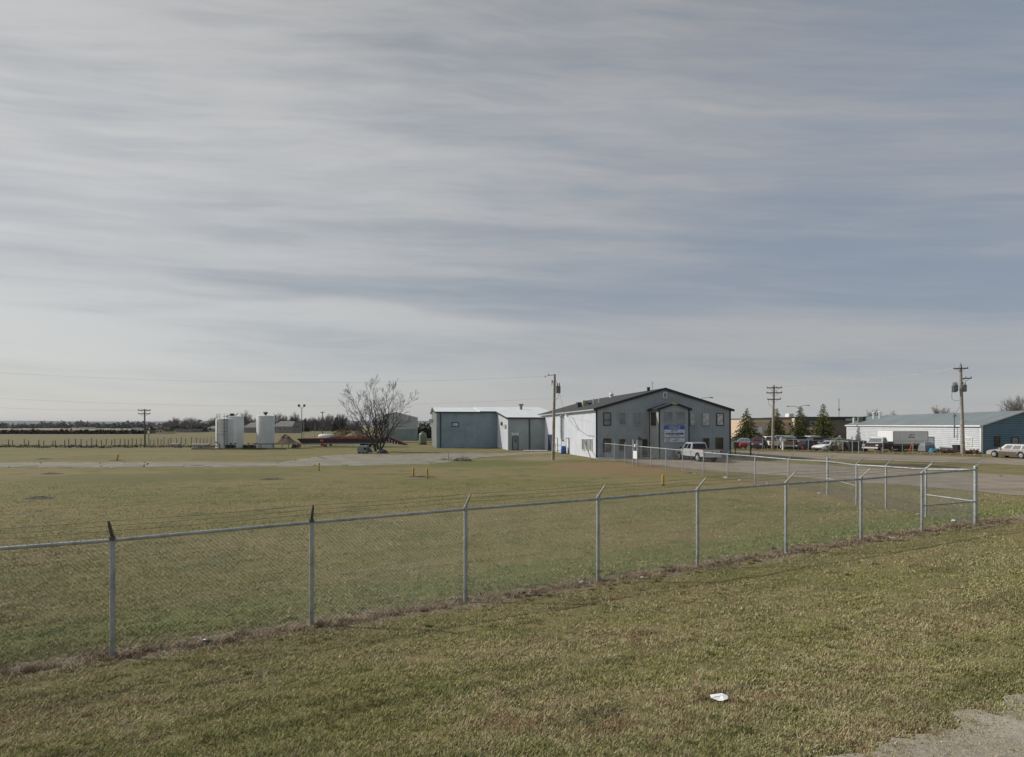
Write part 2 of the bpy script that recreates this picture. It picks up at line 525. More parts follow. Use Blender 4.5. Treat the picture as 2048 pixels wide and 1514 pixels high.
def ground_material():
    m = bpy.data.materials.new('grass_ground')
    m.use_nodes = True
    nt = NT(m.node_tree)
    b = m.node_tree.nodes['Principled BSDF']
    pos = nt.n('ShaderNodeNewGeometry').outputs['Position']
    s = nt.m('ADD', nt.vm('DOT_PRODUCT', pos, (NX, NY, 0)), S0)
    t = nt.vm('DOT_PRODUCT', pos, (UX, UY, 0))
    sx = nt.n('ShaderNodeSeparateXYZ')
    nt.put(sx.inputs[0], pos)
    big = nt.noise(nt.comb(nt.m('MULTIPLY', sx.outputs[0], 0.45), sx.outputs[1], 0.0), 0.16, 4, 0.55)
    mow = nt.noise(nt.comb(nt.m('MULTIPLY', t, 0.16), nt.m('MULTIPLY', s, 1.5), 0.0), 1.0, 4, 0.6)
    med = nt.noise(pos, 1.3, 5, 0.62)
    fin = nt.noise(pos, 13.0, 5, 0.7)
    vf = nt.noise(pos, 55.0, 3, 0.7)
    c = nt.mix(nt.sm(big, 0.36, 0.62), (0.168, 0.158, 0.062), (0.226, 0.188, 0.092))
    c = nt.mix(nt.sm(med, 0.42, 0.72, 0.0, 0.8), c, (0.228, 0.186, 0.092))
    c = nt.mix(nt.sm(nt.noise(pos, 0.55, 4), 0.50, 0.72, 0.0, 0.75), c, (0.105, 0.122, 0.048))
    c = nt.mix(nt.sm(mow, 0.54, 0.70, 0.0, 0.55), c, (0.112, 0.100, 0.052))
    c = nt.mix(nt.sm(mow, 0.32, 0.46, 0.5, 0.0), c, (0.245, 0.198, 0.112))
    # lush edge just inside the fence, dead weeds under the wire
    jit = nt.m('MULTIPLY', nt.m('SUBTRACT', nt.noise(pos, 1.6, 4), 0.5), 1.1)
    sj = nt.m('ADD', s, jit)
    lush = nt.m('MULTIPLY', nt.sm(sj, -3.2, -0.9), nt.sm(sj, -0.5, -0.25, 1.0, 0.0))
    c = nt.mix(nt.m('MULTIPLY', lush, 0.75), c, (0.135, 0.168, 0.056))
    dead = nt.m('MULTIPLY', nt.sm(sj, -0.55, -0.25), nt.sm(sj, 0.35, 0.75, 1.0, 0.0))
    c = nt.mix(nt.m('MULTIPLY', dead, 0.9), c, nt.mix(nt.sm(fin, 0.35, 0.65), (0.165, 0.125, 0.088), (0.33, 0.27, 0.20)))
    # paler prairie and stubble beyond the yard
    fy = nt.m('ADD', sx.outputs[1], nt.m('MULTIPLY', nt.m('SUBTRACT', nt.noise(pos, 0.01, 3), 0.5), 60.0))
    c = nt.mix(nt.sm(fy, 92.0, 120.0, 0.0, 0.55), c, (0.215, 0.175, 0.105))
    c = nt.mix(nt.sm(fy, 68.0, 90.0, 0.0, 0.5), c, (0.150, 0.140, 0.070))
    c = nt.mix(nt.sm(fy, 260.0, 420.0, 0.0, 0.85), c, (0.30, 0.235, 0.155))
    # worn, browner turf on the rise before the office
    def patch(cx, cy, rx, ry, col, amt, c):
        dx = nt.m('DIVIDE', nt.m('SUBTRACT', sx.outputs[0], cx), rx)
        dy = nt.m('DIVIDE', nt.m('SUBTRACT', sx.outputs[1], cy), ry)
        rr = nt.m('ADD', nt.m('ADD', nt.m('MULTIPLY', dx, dx), nt.m('MULTIPLY', dy, dy)), nt.m('MULTIPLY', nt.m('SUBTRACT', nt.noise(pos, 0.45, 5, 0.65), 0.5), 2.2))
        return nt.mix(nt.sm(rr, 0.35, 1.3, amt, 0.0), c, col)
    c = patch(9.5, 47, 6.5, 7.0, (0.245, 0.165, 0.095), 0.8, c)
    c = patch(15.5, 31, 2.2, 9.0, (0.235, 0.18, 0.105), 0.6, c)
    c = patch(3.0, 60, 3.0, 4.0, (0.26, 0.22, 0.15), 0.7, c)
    c = patch(-2.0, 52, 6.0, 5.0, (0.135, 0.145, 0.06), 0.7, c)
    c = patch(-24.0, 38, 9.0, 4.0, (0.125, 0.128, 0.055), 0.6, c)
    rut = nt.noise(nt.comb(nt.m('MULTIPLY', t, 0.35), nt.m('MULTIPLY', s, 3.2), 4.0), 1.0, 5, 0.65)
    c = nt.mix(nt.sm(rut, 0.60, 0.72, 0.0, 0.5), c, (0.085, 0.075, 0.042))
    f1 = nt.sm(fin, 0.25, 0.75, 0.74, 1.26)
    f2 = nt.sm(vf, 0.25, 0.75, 0.80, 1.2)
    f = nt.m('MULTIPLY', f1, f2)
    c = nt.mix(1.0, c, nt.comb(f, f, f), 'MULTIPLY')
    nt.put(b.inputs['Base Color'], c)
    b.inputs['Roughness'].default_value = 0.95
    b.inputs['Specular IOR Level'].default_value = 0.1
    hgt = nt.m('ADD', nt.m('MULTIPLY', fin, 0.7), nt.m('MULTIPLY', vf, 0.3))
    nt.put(b.inputs['Normal'], nt.bump(hgt, 0.9, 0.05))
    return m


def gravel_material(name, c0, c1, c2):
    m = bpy.data.materials.new(name)
    m.use_nodes = True
    nt = NT(m.node_tree)
    b = m.node_tree.nodes['Principled BSDF']
    pos = nt.n('ShaderNodeNewGeometry').outputs['Position']
    a = nt.noise(pos, 0.5, 5, 0.6)
    v = nt.n('ShaderNodeTexVoronoi')
    nt.put(v.inputs['Vector'], pos)
    v.inputs['Scale'].default_value = 95
    fin = nt.noise(pos, 38, 5, 0.75)
    c = nt.mix(nt.sm(a, 0.35, 0.65), c0, c1)
    c = nt.mix(nt.sm(v.outputs['Color'], 0.45, 0.9, 0, 0.5), c, c2)
    f = nt.sm(fin, 0.25, 0.75, 0.75, 1.2)
    mp = nt.n('ShaderNodeMapping')
    mp.inputs['Rotation'].default_value = (0, 0, 0.55)
    mp.inputs['Scale'].default_value = (0.07, 0.9, 1)
    nt.put(mp.inputs[0], pos)
    tr = nt.noise(mp.outputs[0], 1.0, 5, 0.65)
    c = nt.mix(nt.sm(tr, 0.52, 0.68, 0.0, 0.32), c, tuple(v_ * 0.55 for v_ in c0))
    c = nt.mix(1.0, c, nt.comb(f, f, f), 'MULTIPLY')
    nt.put(b.inputs['Base Color'], c)
    b.inputs['Roughness'].default_value = 0.95
    b.inputs['Specular IOR Level'].default_value = 0.15
    nt.put(b.inputs['Normal'], nt.bump(nt.m('ADD', nt.m('MULTIPLY', v.outputs['Distance'], 0.5), fin), 0.45, 0.015))
    MATS[name] = m
    return m


gravel_material('gravel', (0.235, 0.192, 0.148), (0.30, 0.252, 0.198), (0.33, 0.305, 0.265))
gravel_material('gravel_shoulder', (0.30, 0.265, 0.205), (0.385, 0.345, 0.28), (0.45, 0.41, 0.34))
gravel_material('pale_gravel', (0.205, 0.185, 0.135), (0.275, 0.255, 0.21), (0.32, 0.30, 0.255))
gravel_material('wet_soil', (0.075, 0.058, 0.045), (0.11, 0.088, 0.066), (0.13, 0.11, 0.085))


def link_grid(name, X, Y, Z, material, kind='structure', smooth=True):
    n, m_ = X.shape
    me = bpy.data.meshes.new(name)
    v = np.stack([X, Y, Z], -1).reshape(-1, 3)
    i = np.arange(n * m_).reshape(n, m_)
    f = np.stack([i[:-1, :-1], i[1:, :-1], i[1:, 1:], i[:-1, 1:]], -1).reshape(-1, 4)
    me.from_pydata(v.tolist(), [], f.tolist())
    me.materials.append(material)
    if smooth:
        me.polygons.foreach_set('use_smooth', [True] * len(me.polygons))
    me.update()
    o = bpy.data.objects.new(name, me)
    C.objects.link(o)
    o['kind'] = kind
    return o


def axis(lo, hi, step, far_lo, far_hi, ratio=1.12):
    a = list(np.arange(lo, hi + 1e-6, step))
    d, x = step, lo
    pre = []
    while x > far_lo:
        d *= ratio
        x -= d
        pre.append(x)
    d, x = step, a[-1]
    while x < far_hi:
        d *= ratio
        x += d
        a.append(x)
    return np.array(pre[::-1] + a)


gx = axis(-22, 34, 0.5, -9000, 9000)
gy = axis(1, 40, 0.5, -60, 9000)
GX, GY = np.meshgrid(gx, gy)
GZ = gz(GX, GY)
ground = link_grid('ground', GX[:, ::-1], GY[:, ::-1], GZ[:, ::-1], ground_material())


def resample(pts, n):
    P = np.array([(p[0], p[1]) for p in pts], float)
    L = np.concatenate([[0], np.cumsum(np.hypot(*(P[1:] - P[:-1]).T))])
    q = np.linspace(0, L[-1], n)
    return np.stack([np.interp(q, L, P[:, 0]), np.interp(q, L, P[:, 1])], -1)


def strip(name, lower, upper, material, n=260, m_=10, lift=0.012, jag=0.35, jscale=0.9, seed=1):
    a = resample([hit(*p) for p in lower], n)
    b = resample([hit(*p) for p in upper], n)
    q = np.linspace(0, 1, m_)[None, :]
    ja = (vnoise(a[:, 0] * jscale, a[:, 1] * jscale, seed) - 0.5) * 2 * jag + (vnoise(a[:, 0] * 4, a[:, 1] * 4, seed + 5) - 0.5) * jag
    jb = (vnoise(b[:, 0] * jscale, b[:, 1] * jscale, seed + 9) - 0.5) * 2 * jag + (vnoise(b[:, 0] * 4, b[:, 1] * 4, seed + 7) - 0.5) * jag
    a = a.copy()
    b = b.copy()
    a[:, 1] += ja
    b[:, 1] += jb
    X = a[:, :1] * (1 - q) + b[:, :1] * q
    Y = a[:, 1:] * (1 - q) + b[:, 1:] * q
    return link_grid(name, X[::-1], Y[::-1], gz(X[::-1], Y[::-1]) + lift, material)


strip('gravel_lot', [(1196, 920), (1245, 922), (1330, 933), (1440, 943), (1500, 947), (1600, 955), (1687, 963), (1780, 969), (1848, 974), (1955, 984), (2048, 992), (2400, 1030)],
      [(1196, 905), (1330, 908), (1440, 912), (1475, 917), (1500, 922), (1600, 928), (1714, 934), (1800, 939), (1900, 944), (1955, 947), (2048, 952), (2400, 972)], M('gravel'), 400, 14, 0.014, 0.5)
strip('gravel_road', [(1200, 902), (1450, 911), (1640, 918), (1880, 925), (2048, 930), (2500, 950)],
      [(1200, 894), (1450, 902), (1640, 906), (1880, 912.5), (2048, 918.5), (2500, 938)], M('gravel'), 300, 8, 0.012, 0.35, seed=21)
strip('track', [(-500, 936), (0, 934.5), (300, 934), (620, 933), (760, 931), (870, 928), (925, 921), (965, 915), (1010, 912), (1070, 908), (1110, 907)],
      [(-500, 923), (0, 925), (300, 925), (560, 924), (590, 920), (640, 913), (700, 908.5), (800, 910), (870, 905.5), (905, 904), (1000, 907), (1070, 904), (1110, 903.5)], M('pale_gravel'), 600, 10, 0.016, 0.8, seed=31)
strip('soil_strip', [(1640, 926), (1700, 929), (1760, 931), (1850, 934), (1920, 937)],
      [(1640, 924), (1700, 925.5), (1760, 927), (1850, 929.5), (1920, 935)], M('wet_soil'), 90, 4, 0.010, 0.35, seed=41)

tt = np.linspace(-40, 60, 900)
eds = ROAD_S - 0.10 + (vnoise(tt * 0.5, tt * 0, 51) - 0.5) * 0.3 + (vnoise(tt * 3.0, tt * 0, 52) - 0.5) * 0.22 + (vnoise(tt * 11.0, tt * 0, 53) - 0.5) * 0.14
q = np.linspace(0, 1, 18)[None, :] ** 1.6
SS = eds[:, None] * (1 - q) + (ROAD_S + 16) * q
TT = np.repeat(tt[:, None], 18, 1)
RX, RY = (SS - S0) * NX + TT * UX, (SS - S0) * NY + TT * UY
link_grid('road', RX, RY, gz(RX, RY) + 0.012, M('gravel_shoulder'))


def road_edge(t):
    return np.interp(t, tt, eds)


# far range of hills
hx = np.linspace(-9000, 9000, 240)
hq = np.linspace(0, 1, 6)
HXg = np.repeat(hx[:, None], 6, 1)
hh = 36 + 9 * vnoise(hx / 1500.0, hx * 0, 61) + 5 * vnoise(hx / 420.0, hx * 0, 62) - 8 * np.clip((hx - 500) / 4000, 0, 1)
prof = np.sin(hq * math.pi / 2) ** 1.2
HYg = 5200 + 1500 * hq[None, :] + 200 * vnoise(HXg / 900, HXg * 0, 63)
HZg = prof[None, :] * hh[:, None] * (HYg / 5600)
mat('hill', (0.05, 0.06, 0.065), 1.0, 0, 0.3, 0.002, 0, 20, 0.0)
link_grid('hills', HXg[::-1], HYg[::-1], HZg[::-1] - 0.5, M('hill'))

# ------------------------------------------------------------------ grass blades near the camera and along the fence
def blades(name, n, seed, ylo, yhi, hmin, hmax, dead=False):
    rng = np.random.default_rng(seed)
    px = rng.uniform(-300, 2350, n)
    py = ylo + (yhi - ylo) * rng.uniform(0, 1, n) ** 0.9
    z = np.zeros(n)
    for _ in range(6):
        d = F * (CZ - z) / (py - HY)
        x = (px - 1024) / F * d
        z = 0.5 * z + 0.5 * gz(x, d)
    if dead:
        t = rng.uniform(-14, 24, n)
        s = rng.normal(0.05, 0.17, n) + (vnoise(t * 0.6, t * 0, 83) - 0.5) * 0.25
        x = (s - S0) * NX + t * UX
        d = (s - S0) * NY + t * UY
        ok = d > 3.5
        x, d = x[ok], d[ok]
    x = x + rng.normal(0, 0.02, len(x))
    s, t = st(x, d)
    patch = vnoise(x * 1.1, d * 1.1, 71) * 0.6 + vnoise(x * 3.7, d * 3.7, 72) * 0.4
    tuft = vnoise(x * 9.0, d * 9.0, 73) * 0.65 + vnoise(x * 22.0, d * 22.0, 77) * 0.35
    keep = (s < road_edge(t) - 0.05 + np.abs(rng.normal(0, 0.28, len(s))) * (rng.uniform(0, 1, len(s)) < 0.6) + rng.normal(0, 0.05, len(s))) & (rng.uniform(0, 1, len(s)) < 0.22 + 1.1 * np.clip(tuft - 0.18, 0, 1) + 0.15)
    if not dead:
        keep &= (np.abs(s - 0.05) > 0.32 + rng.normal(0, 0.14, len(s))) | (rng.uniform(0, 1, len(s)) < 0.14)
    # the vehicle lot stays bare
    ppx, ppy = 1024 + F * x / d, HY + F * (CZ - gz(x, d)) / d
    keep &= ~((ppx > 1480) & (ppy < np.interp(ppx, [1500, 1600, 1687, 1780, 1848, 1955, 2048, 2400], [947, 955, 963, 969, 974, 984, 992, 1030]) + rng.normal(0, 2, len(x))))
    x, d, s, t, patch, tuft = [a[keep] for a in (x, d, s, t, patch, tuft)]
    k_ = len(x)
    gzv = gz(x, d)
    h = rng.uniform(hmin, hmax, k_) * (0.55 + 0.9 * tuft) * (1 + 0.35 * ((s < -0.3) & (s > -1.4)))
    wd = (0.0032 + 0.00040 * d) * rng.uniform(0.6, 1.4, k_)
    ang = rng.uniform(0, 2 * math.pi, k_)
    lean = np.abs(rng.normal(0, 1.1, k_)) + (0.5 if dead else 0.2)
    lx, ly = np.cos(ang) * lean * h, np.sin(ang) * lean * h
    ca, sa = np.cos(ang + 1.57 + rng.normal(0, .5, k_)) * wd, np.sin(ang + 1.57) * wd
    v = np.zeros((k_, 3, 3))
    v[:, 0] = np.stack([x - ca, d - sa, gzv - 0.004], -1)
    v[:, 1] = np.stack([x + ca, d + sa, gzv - 0.004], -1)
    v[:, 2] = np.stack([x + lx, d + ly, gzv + h], -1)
    tan, olive, green, brown = np.array([(0.43, 0.355, 0.22), (0.32, 0.285, 0.13), (0.215, 0.23, 0.085), (0.315, 0.225, 0.135)])
    sf = vnoise(t * 0.22, s * 1.7, 75)
    if dead:
        r_ = rng.uniform(0, 1, k_)[:, None]
        col = np.where(r_ < 0.5, np.array([(0.27, 0.195, 0.135)]), np.where(r_ < 0.88, tan * .9, np.array([(0.15, 0.11, 0.085)])))
    else:
        gsel = np.clip(0.16 + 0.55 * (patch - 0.45) + 0.3 * (sf - 0.5) + 0.28 * ((s < -0.35) & (s > -2.4)) + 0.12 * (s > ROAD_S - 1.3), 0.05, 0.8)
        r_ = rng.uniform(0, 1, k_)
        wild = np.clip(0.55 * rng.uniform(0, 1, k_) + 0.9 * (vnoise(x * 6.0, d * 6.0, 78) - 0.5) + 1.0 * (vnoise(x * 0.55, d * 0.75, 79) - 0.5) + 0.5 * (vnoise(t * 0.5, s * 2.2, 84) - 0.5) + 0.27, 0, 0.999)
        col = np.where((r_ < gsel)[:, None], green, np.where((wild < 0.48)[:, None], olive, np.where((wild < 0.92)[:, None], tan, brown)))
    rut = vnoise(t * 0.7, s * 4.6, 81) * 0.7 + vnoise(t * 1.9, s * 7.0, 82) * 0.3
    if not dead:
        col = col * np.where(s < -0.2, 1.22, 1.04)[:, None] * np.array([(0.99, 1.02, 0.95)])
        col = col * (1 - 0.30 * np.clip((rut - 0.58) / 0.2, 0, 1))[:, None]
    col = col * rng.uniform(0.65, 1.35, (k_, 1)) * (1 + rng.normal(0, .05, (k_, 3)))
    me = bpy.data.meshes.new(name)
    me.vertices.add(k_ * 3)
    me.vertices.foreach_set('co', v.reshape(-1).astype(np.float32))
    me.loops.add(k_ * 3)
    me.loops.foreach_set('vertex_index', np.arange(k_ * 3, dtype=np.int32))
    me.polygons.add(k_)
    me.polygons.foreach_set('loop_start', np.arange(0, k_ * 3, 3, dtype=np.int32))
    me.update(calc_edges=True)
    ca_ = me.color_attributes.new('blade', 'FLOAT_COLOR', 'POINT')
    cc = np.ones((k_, 3, 4), np.float32)
    cc[:, :, :3] = np.clip(col, 0.01, 0.9)[:, None, :]
    ca_.data.foreach_set('color', cc.reshape(-1))
    m = MATS.get('grass_blade')
    if m is None:
        m = bpy.data.materials.new('grass_blade')
        m.use_nodes = True
        nt = NT(m.node_tree)
        b = m.node_tree.nodes['Principled BSDF']
        at_ = nt.n('ShaderNodeVertexColor', layer_name='blade')
        nt.put(b.inputs['Base Color'], at_.outputs[0])
        b.inputs['Roughness'].default_value = 0.8
        b.inputs['Specular IOR Level'].default_value = 0.2
        MATS['grass_blade'] = m
    me.materials.append(m)
    o = bpy.data.objects.new(name, me)
    C.objects.link(o)
    return o


tag(blades('grass', 1300000, 11, 965, 1560, 0.010, 0.034), 'short dry olive and tan grass covering the bank and field', 'grass', kind='stuff')
tag(blades('dead_weeds', 42000, 12, 1000, 1500, 0.02, 0.075, dead=True), 'brown dead weeds matted along the foot of the fence', 'weeds', kind='stuff')

def clumps(name, label, centres, seed, material_cols, hlo, hhi, n_each, rad):
    rng = np.random.default_rng(seed)
    V, COL = [], []
    for (cx_, cy_) in centres:
        r_ = rad * rng.uniform(.6, 1.4)
        n_ = int(n_each * rng.uniform(.6, 1.3))
        a = rng.uniform(0, 6.283, n_)
        rr = r_ * np.sqrt(rng.uniform(0, 1, n_))
        x, y = cx_ + rr * np.cos(a) * 1.3, cy_ + rr * np.sin(a)
        z = gz(x, y)
        h = rng.uniform(hlo, hhi, n_) * (1.15 - .6 * rr / r_)
        wd = (0.003 + 0.0004 * cy_) * rng.uniform(.6, 1.3, n_)
        la = a + rng.normal(0, .7, n_)
        ln = h * np.abs(rng.normal(.5, .4, n_))
        ca, sa = -np.sin(la) * wd, np.cos(la) * wd
        v = np.zeros((n_, 3, 3))
        v[:, 0] = np.stack([x - ca, y - sa, z - .005], -1)
        v[:, 1] = np.stack([x + ca, y + sa, z - .005], -1)
        v[:, 2] = np.stack([x + np.cos(la) * ln, y + np.sin(la) * ln, z + h], -1)
        V.append(v)
        base = np.array(material_cols[rng.integers(len(material_cols))])
        COL.append(base[None] * rng.uniform(.6, 1.35, (n_, 1)))
    v = np.concatenate(V)
    col = np.concatenate(COL)
    k_ = len(v)
    me = bpy.data.meshes.new(name)
    me.vertices.add(k_ * 3)
    me.vertices.foreach_set('co', v.reshape(-1).astype(np.float32))
    me.loops.add(k_ * 3)
    me.loops.foreach_set('vertex_index', np.arange(k_ * 3, dtype=np.int32))
    me.polygons.add(k_)
    me.polygons.foreach_set('loop_start', np.arange(0, k_ * 3, 3, dtype=np.int32))
    me.update(calc_edges=True)
    at_ = me.color_attributes.new('blade', 'FLOAT_COLOR', 'POINT')
    cc = np.ones((k_, 3, 4), np.float32)
    cc[:, :, :3] = np.clip(col, .01, .9)[:, None, :]
    at_.data.foreach_set('color', cc.reshape(-1))
    me.materials.append(MATS['grass_blade'])
    o = bpy.data.objects.new(name, me)
    C.objects.link(o)
    return tag(o, label, 'grass', None, 'stuff')


rng = np.random.default_rng(5)
cs = []
for _ in range(230):                        # scattered tufts on the bank
    px, py = rng.uniform(-100, 2150), 1010 + 520 * rng.uniform(0, 1) ** .8
    p = hit(px, py)
    s_, t_ = st(p.x, p.y)
    if s_ < ROAD_S - .2 and s_ > -1.5:
        cs.append((p.x, p.y))
for _ in range(150):                        # greener tufts at the edge of the dead strip
    t_ = rng.uniform(-6, 23)
    s_ = rng.choice([rng.normal(.55, .14), rng.normal(-.45, .2)])
    cs.append(((s_ - S0) * NX + t_ * UX, (s_ - S0) * NY + t_ * UY))
clumps('grass_tufts', 'taller dark tufts standing out of the short grass', cs, 6, [(.185, .21, .075), (.22, .205, .085), (.24, .19, .095), (.155, .19, .06), (.32, .26, .14)], .02, .058, 80, .07)
cs = []
for _ in range(120):
    t_ = rng.uniform(-6, 22)
    s_ = rng.normal(.02, .2)
    cs.append(((s_ - S0) * NX + t_ * UX, (s_ - S0) * NY + t_ * UY))
clumps('weed_clumps', 'reddish brown dead weed clumps under the fence wire', cs, 7, [(.19, .125, .08), (.27, .20, .135), (.34, .275, .195), (.15, .11, .08)], .03, .10, 80, .09)

# loose stones along the road edge
n_ = 5200
t_ = rng.uniform(-8, 16, n_)
s_ = road_edge(t_) + np.where(rng.uniform(0, 1, n_) < .45, rng.normal(0, .16, n_), rng.uniform(0, 2.2, n_))
xs, ys = (s_ - S0) * NX + t_ * UX, (s_ - S0) * NY + t_ * UY
ok = ys > 2.5
xs, ys = xs[ok], ys[ok]
zs_ = gz(xs, ys) + .012
oct_ = np.array([(1, 0, 0), (-1, 0, 0), (0, 1, 0), (0, -1, 0), (0, 0, .75), (0, 0, -.4)])
of_ = [(0, 2, 4), (2, 1, 4), (1, 3, 4), (3, 0, 4), (2, 0, 5), (1, 2, 5), (3, 1, 5), (0, 3, 5)]
mb = MB()
for x, y, z in zip(xs, ys, zs_):
    v = oct_ * (rng.uniform(.003, .013) * rng.uniform(.6, 1.4, (6, 1)))
    a = rng.uniform(0, 6.28)
    v = np.stack([v[:, 0] * math.cos(a) - v[:, 1] * math.sin(a) + x, v[:, 0] * math.sin(a) + v[:, 1] * math.cos(a) + y, v[:, 2] + z], -1)
    mb.add(v, of_)
tag(mb.build('loose_gravel', M('gravel_shoulder')), 'loose pale stones scattered along the edge of the road', 'gravel', None, 'stuff')

# ------------------------------------------------------------------ chain link fences
def fence_panel(mb, b0, b1, h0, h1, pitch, r, nrm):
    """diamond wire between two posts: b0,b1 foot points, h0,h1 heights"""
    b0, b1 = Vector(b0), Vector(b1)
    L = (b1 - b0).length
    H = max(h0, h1)

    def P(l, h):
        q = l / L
        p = b0.lerp(b1, q)
        return p + Vector((0, 0, h / H * (h0 * (1 - q) + h1 * q)))
    for sgn in (1, -1):
        off = Vector(nrm) * (0.004 * sgn)
        kk = -H if sgn > 0 else 0.0
        while kk < L + (0 if sgn > 0 else H):
            if sgn > 0:
                la, lb = max(kk, 0), min(kk + H, L)
                pa, pb = (la, la - kk), (lb, lb - kk)
            else:
                la, lb = max(kk - H, 0), min(kk, L)
                pa, pb = (la, kk - la), (lb, kk - lb)
            if lb - la > 0.02:
                mb.tube([P(*pa) + off, P(*pb) + off], r, 3, False)
            kk += pitch


def post_mb(h, r, cap=True):
    mb = MB()
    mb.lathe([(r, -0.25), (r, h), (r * 0.96, h + 0.004)], 12)
    if cap:
        mb.lathe([(r * 1.15, h - 0.03), (r * 1.15, h + 0.005), (r * 0.75, h + 0.035), (r * 0.15, h + 0.05)], 12)
    # tie bands
    for z in (0.25, 0.62, 1.0, 1.38):
        if z < h - 0.1:
            mb.lathe([(r * 1.12, z), (r * 1.12, z + 0.018)], 12)
    return mb


def arm_mb(base, out, hor, ver):
    """flat pressed steel arm with three notches"""
    out = Vector((out[0], out[1], 0)).normalized()
    a = Vector(base)
    b = a + out * hor + Vector((0, 0, ver))
    side = out.cross(Vector((0, 0, 1)))
    dr = (b - a).normalized()
    up = side.cross(dr)
    mb = MB()
    rings = []
    for q_, wd in ((0, 0.024), (0.5, 0.022), (1.0, 0.014)):
        c = a.lerp(b, q_)
        rings.append([c + side * wd + up * 0.012, c - side * wd + up * 0.012, c - side * wd - up * 0.012, c + side * wd - up * 0.012])
    mb.loft(rings)
    mb.tube([a - Vector((0, 0, 0.05)), a + dr * 0.03], 0.042, 10)
    return mb, [a.lerp(b, q_) + up * 0.014 for q_ in (0.36, 0.68, 0.97)]


def barbed(mb, a, b, r=0.0034, sag=0.015, barbs=True, rng=random.Random(3)):
    a, b = Vector(a), Vector(b)
    n = 7
    pts = [a.lerp(b, i / n) - Vector((0, 0, sag * 4 * (i / n) * (1 - i / n))) for i in range(n + 1)]
    mb.tube(pts, r, 3, False)
    if barbs:
        L = (b - a).length
        kk = 0.06
        while kk < L:
            q_ = kk / L
            p = a.lerp(b, q_) - Vector((0, 0, sag * 4 * q_ * (1 - q_)))
            for _ in range(2):
                v = Vector((rng.uniform(-1, 1), rng.uniform(-1, 1), rng.uniform(-1, 1))).normalized() * 0.016
                mb.tube([p - v, p + v], 0.0012, 3, False)
            kk += 0.125


def fence_point(px):
    """point of the front fence line seen in photo column px"""
    a = (px - 1024) / F
    d = -S0 / (a * NX + NY)
    return Vector((a * d, d, 0))


front = thing('chain_link_fence', 'long galvanised chain link fence with barbed wire arms crossing the near field', 'fence', (0, 0, 0))
fp = [(225, 1078), (623, 1042.5), (931, 1016.5), (1196, 996), (1395, 979.5), (1572, 966), (1722, 957), (1844, 946.5), (1951, 938)]
posts = []
p0 = fence_point(225)
p1 = fence_point(623)
stp = Vector((UX, UY, 0)) * 2.98
for i in (4, 3, 2, 1):                               # bays running on to the left, mostly out of frame
    p = p0 - stp * i
    posts.append((p, g1(p.x, p.y) + 1.84))
for px, ty in fp:
    p = fence_point(px)
    posts.append((p, zat(ty, p.y)))
mesh_l, mesh_r, rail, wires = MB(), MB(), MB(), MB()
strands = []
for i, (p, tz) in enumerate(posts):
    z0 = g1(p.x, p.y)
    last = i == len(posts) - 1
    h = tz - z0
    mb = post_mb(h + (0.07 if last else 0.0), 0.055 if last else 0.037)
    po = mb.build('post', M('galvanised'), front, True, (p.x, p.y, z0))
    am, tips = arm_mb((0, 0, h + (0.08 if last else 0.03)), (NX, NY) if not last else (0.8, -0.45), 0.29, 0.29)
    am.build('barb_arm', M('arm_paint') if i > 5 else M('barbed_steel_arm_shade'), po)  # left arms take the dark steel, their shade put into the colour
    strands.append([Vector((p.x, p.y, z0)) + t_ for t_ in tips])
    posts[i] = (p, z0, h)
for i in range(len(posts) - 1):
    (a, za, ha), (b, zb, hb) = posts[i], posts[i + 1]
    A, B = Vector((a.x, a.y, za)), Vector((b.x, b.y, zb))
    fence_panel(mesh_l, A + Vector((0, 0, 0.03)), B + Vector((0, 0, 0.03)), ha - 0.0, hb - 0.0, 0.072, 0.0019, (NX, NY, 0))
    mid = [A + Vector((0, 0, ha - 0.02)), B + Vector((0, 0, hb - 0.02))]
    rail.tube(mid, 0.027, 10)
    c = mid[0].lerp(mid[1], 0.22)
    c2 = mid[0].lerp(mid[1], 0.25)
    rail.tube([c, c2], 0.033, 10)
    for t0, t1 in zip(strands[i], strands[i + 1]):
        barbed(wires, t0, t1)
mesh_l.build('mesh_panel', M('mesh_wire'), front)
rail.build('top_rail', M('galvanised'), front, True)
wires.build('barbed_wire', M('barbed_steel_arm_shade'), front)
# brace bar of the last bay
(a, za, ha), (b, zb, hb) = posts[-2], posts[-1]
MB().tube([Vector((a.x, a.y, za + 0.80)), Vector((b.x, b.y, zb + 0.76))], 0.024, 10).build('brace_rail', M('galvanised'), front, True)
corner = posts[-1]

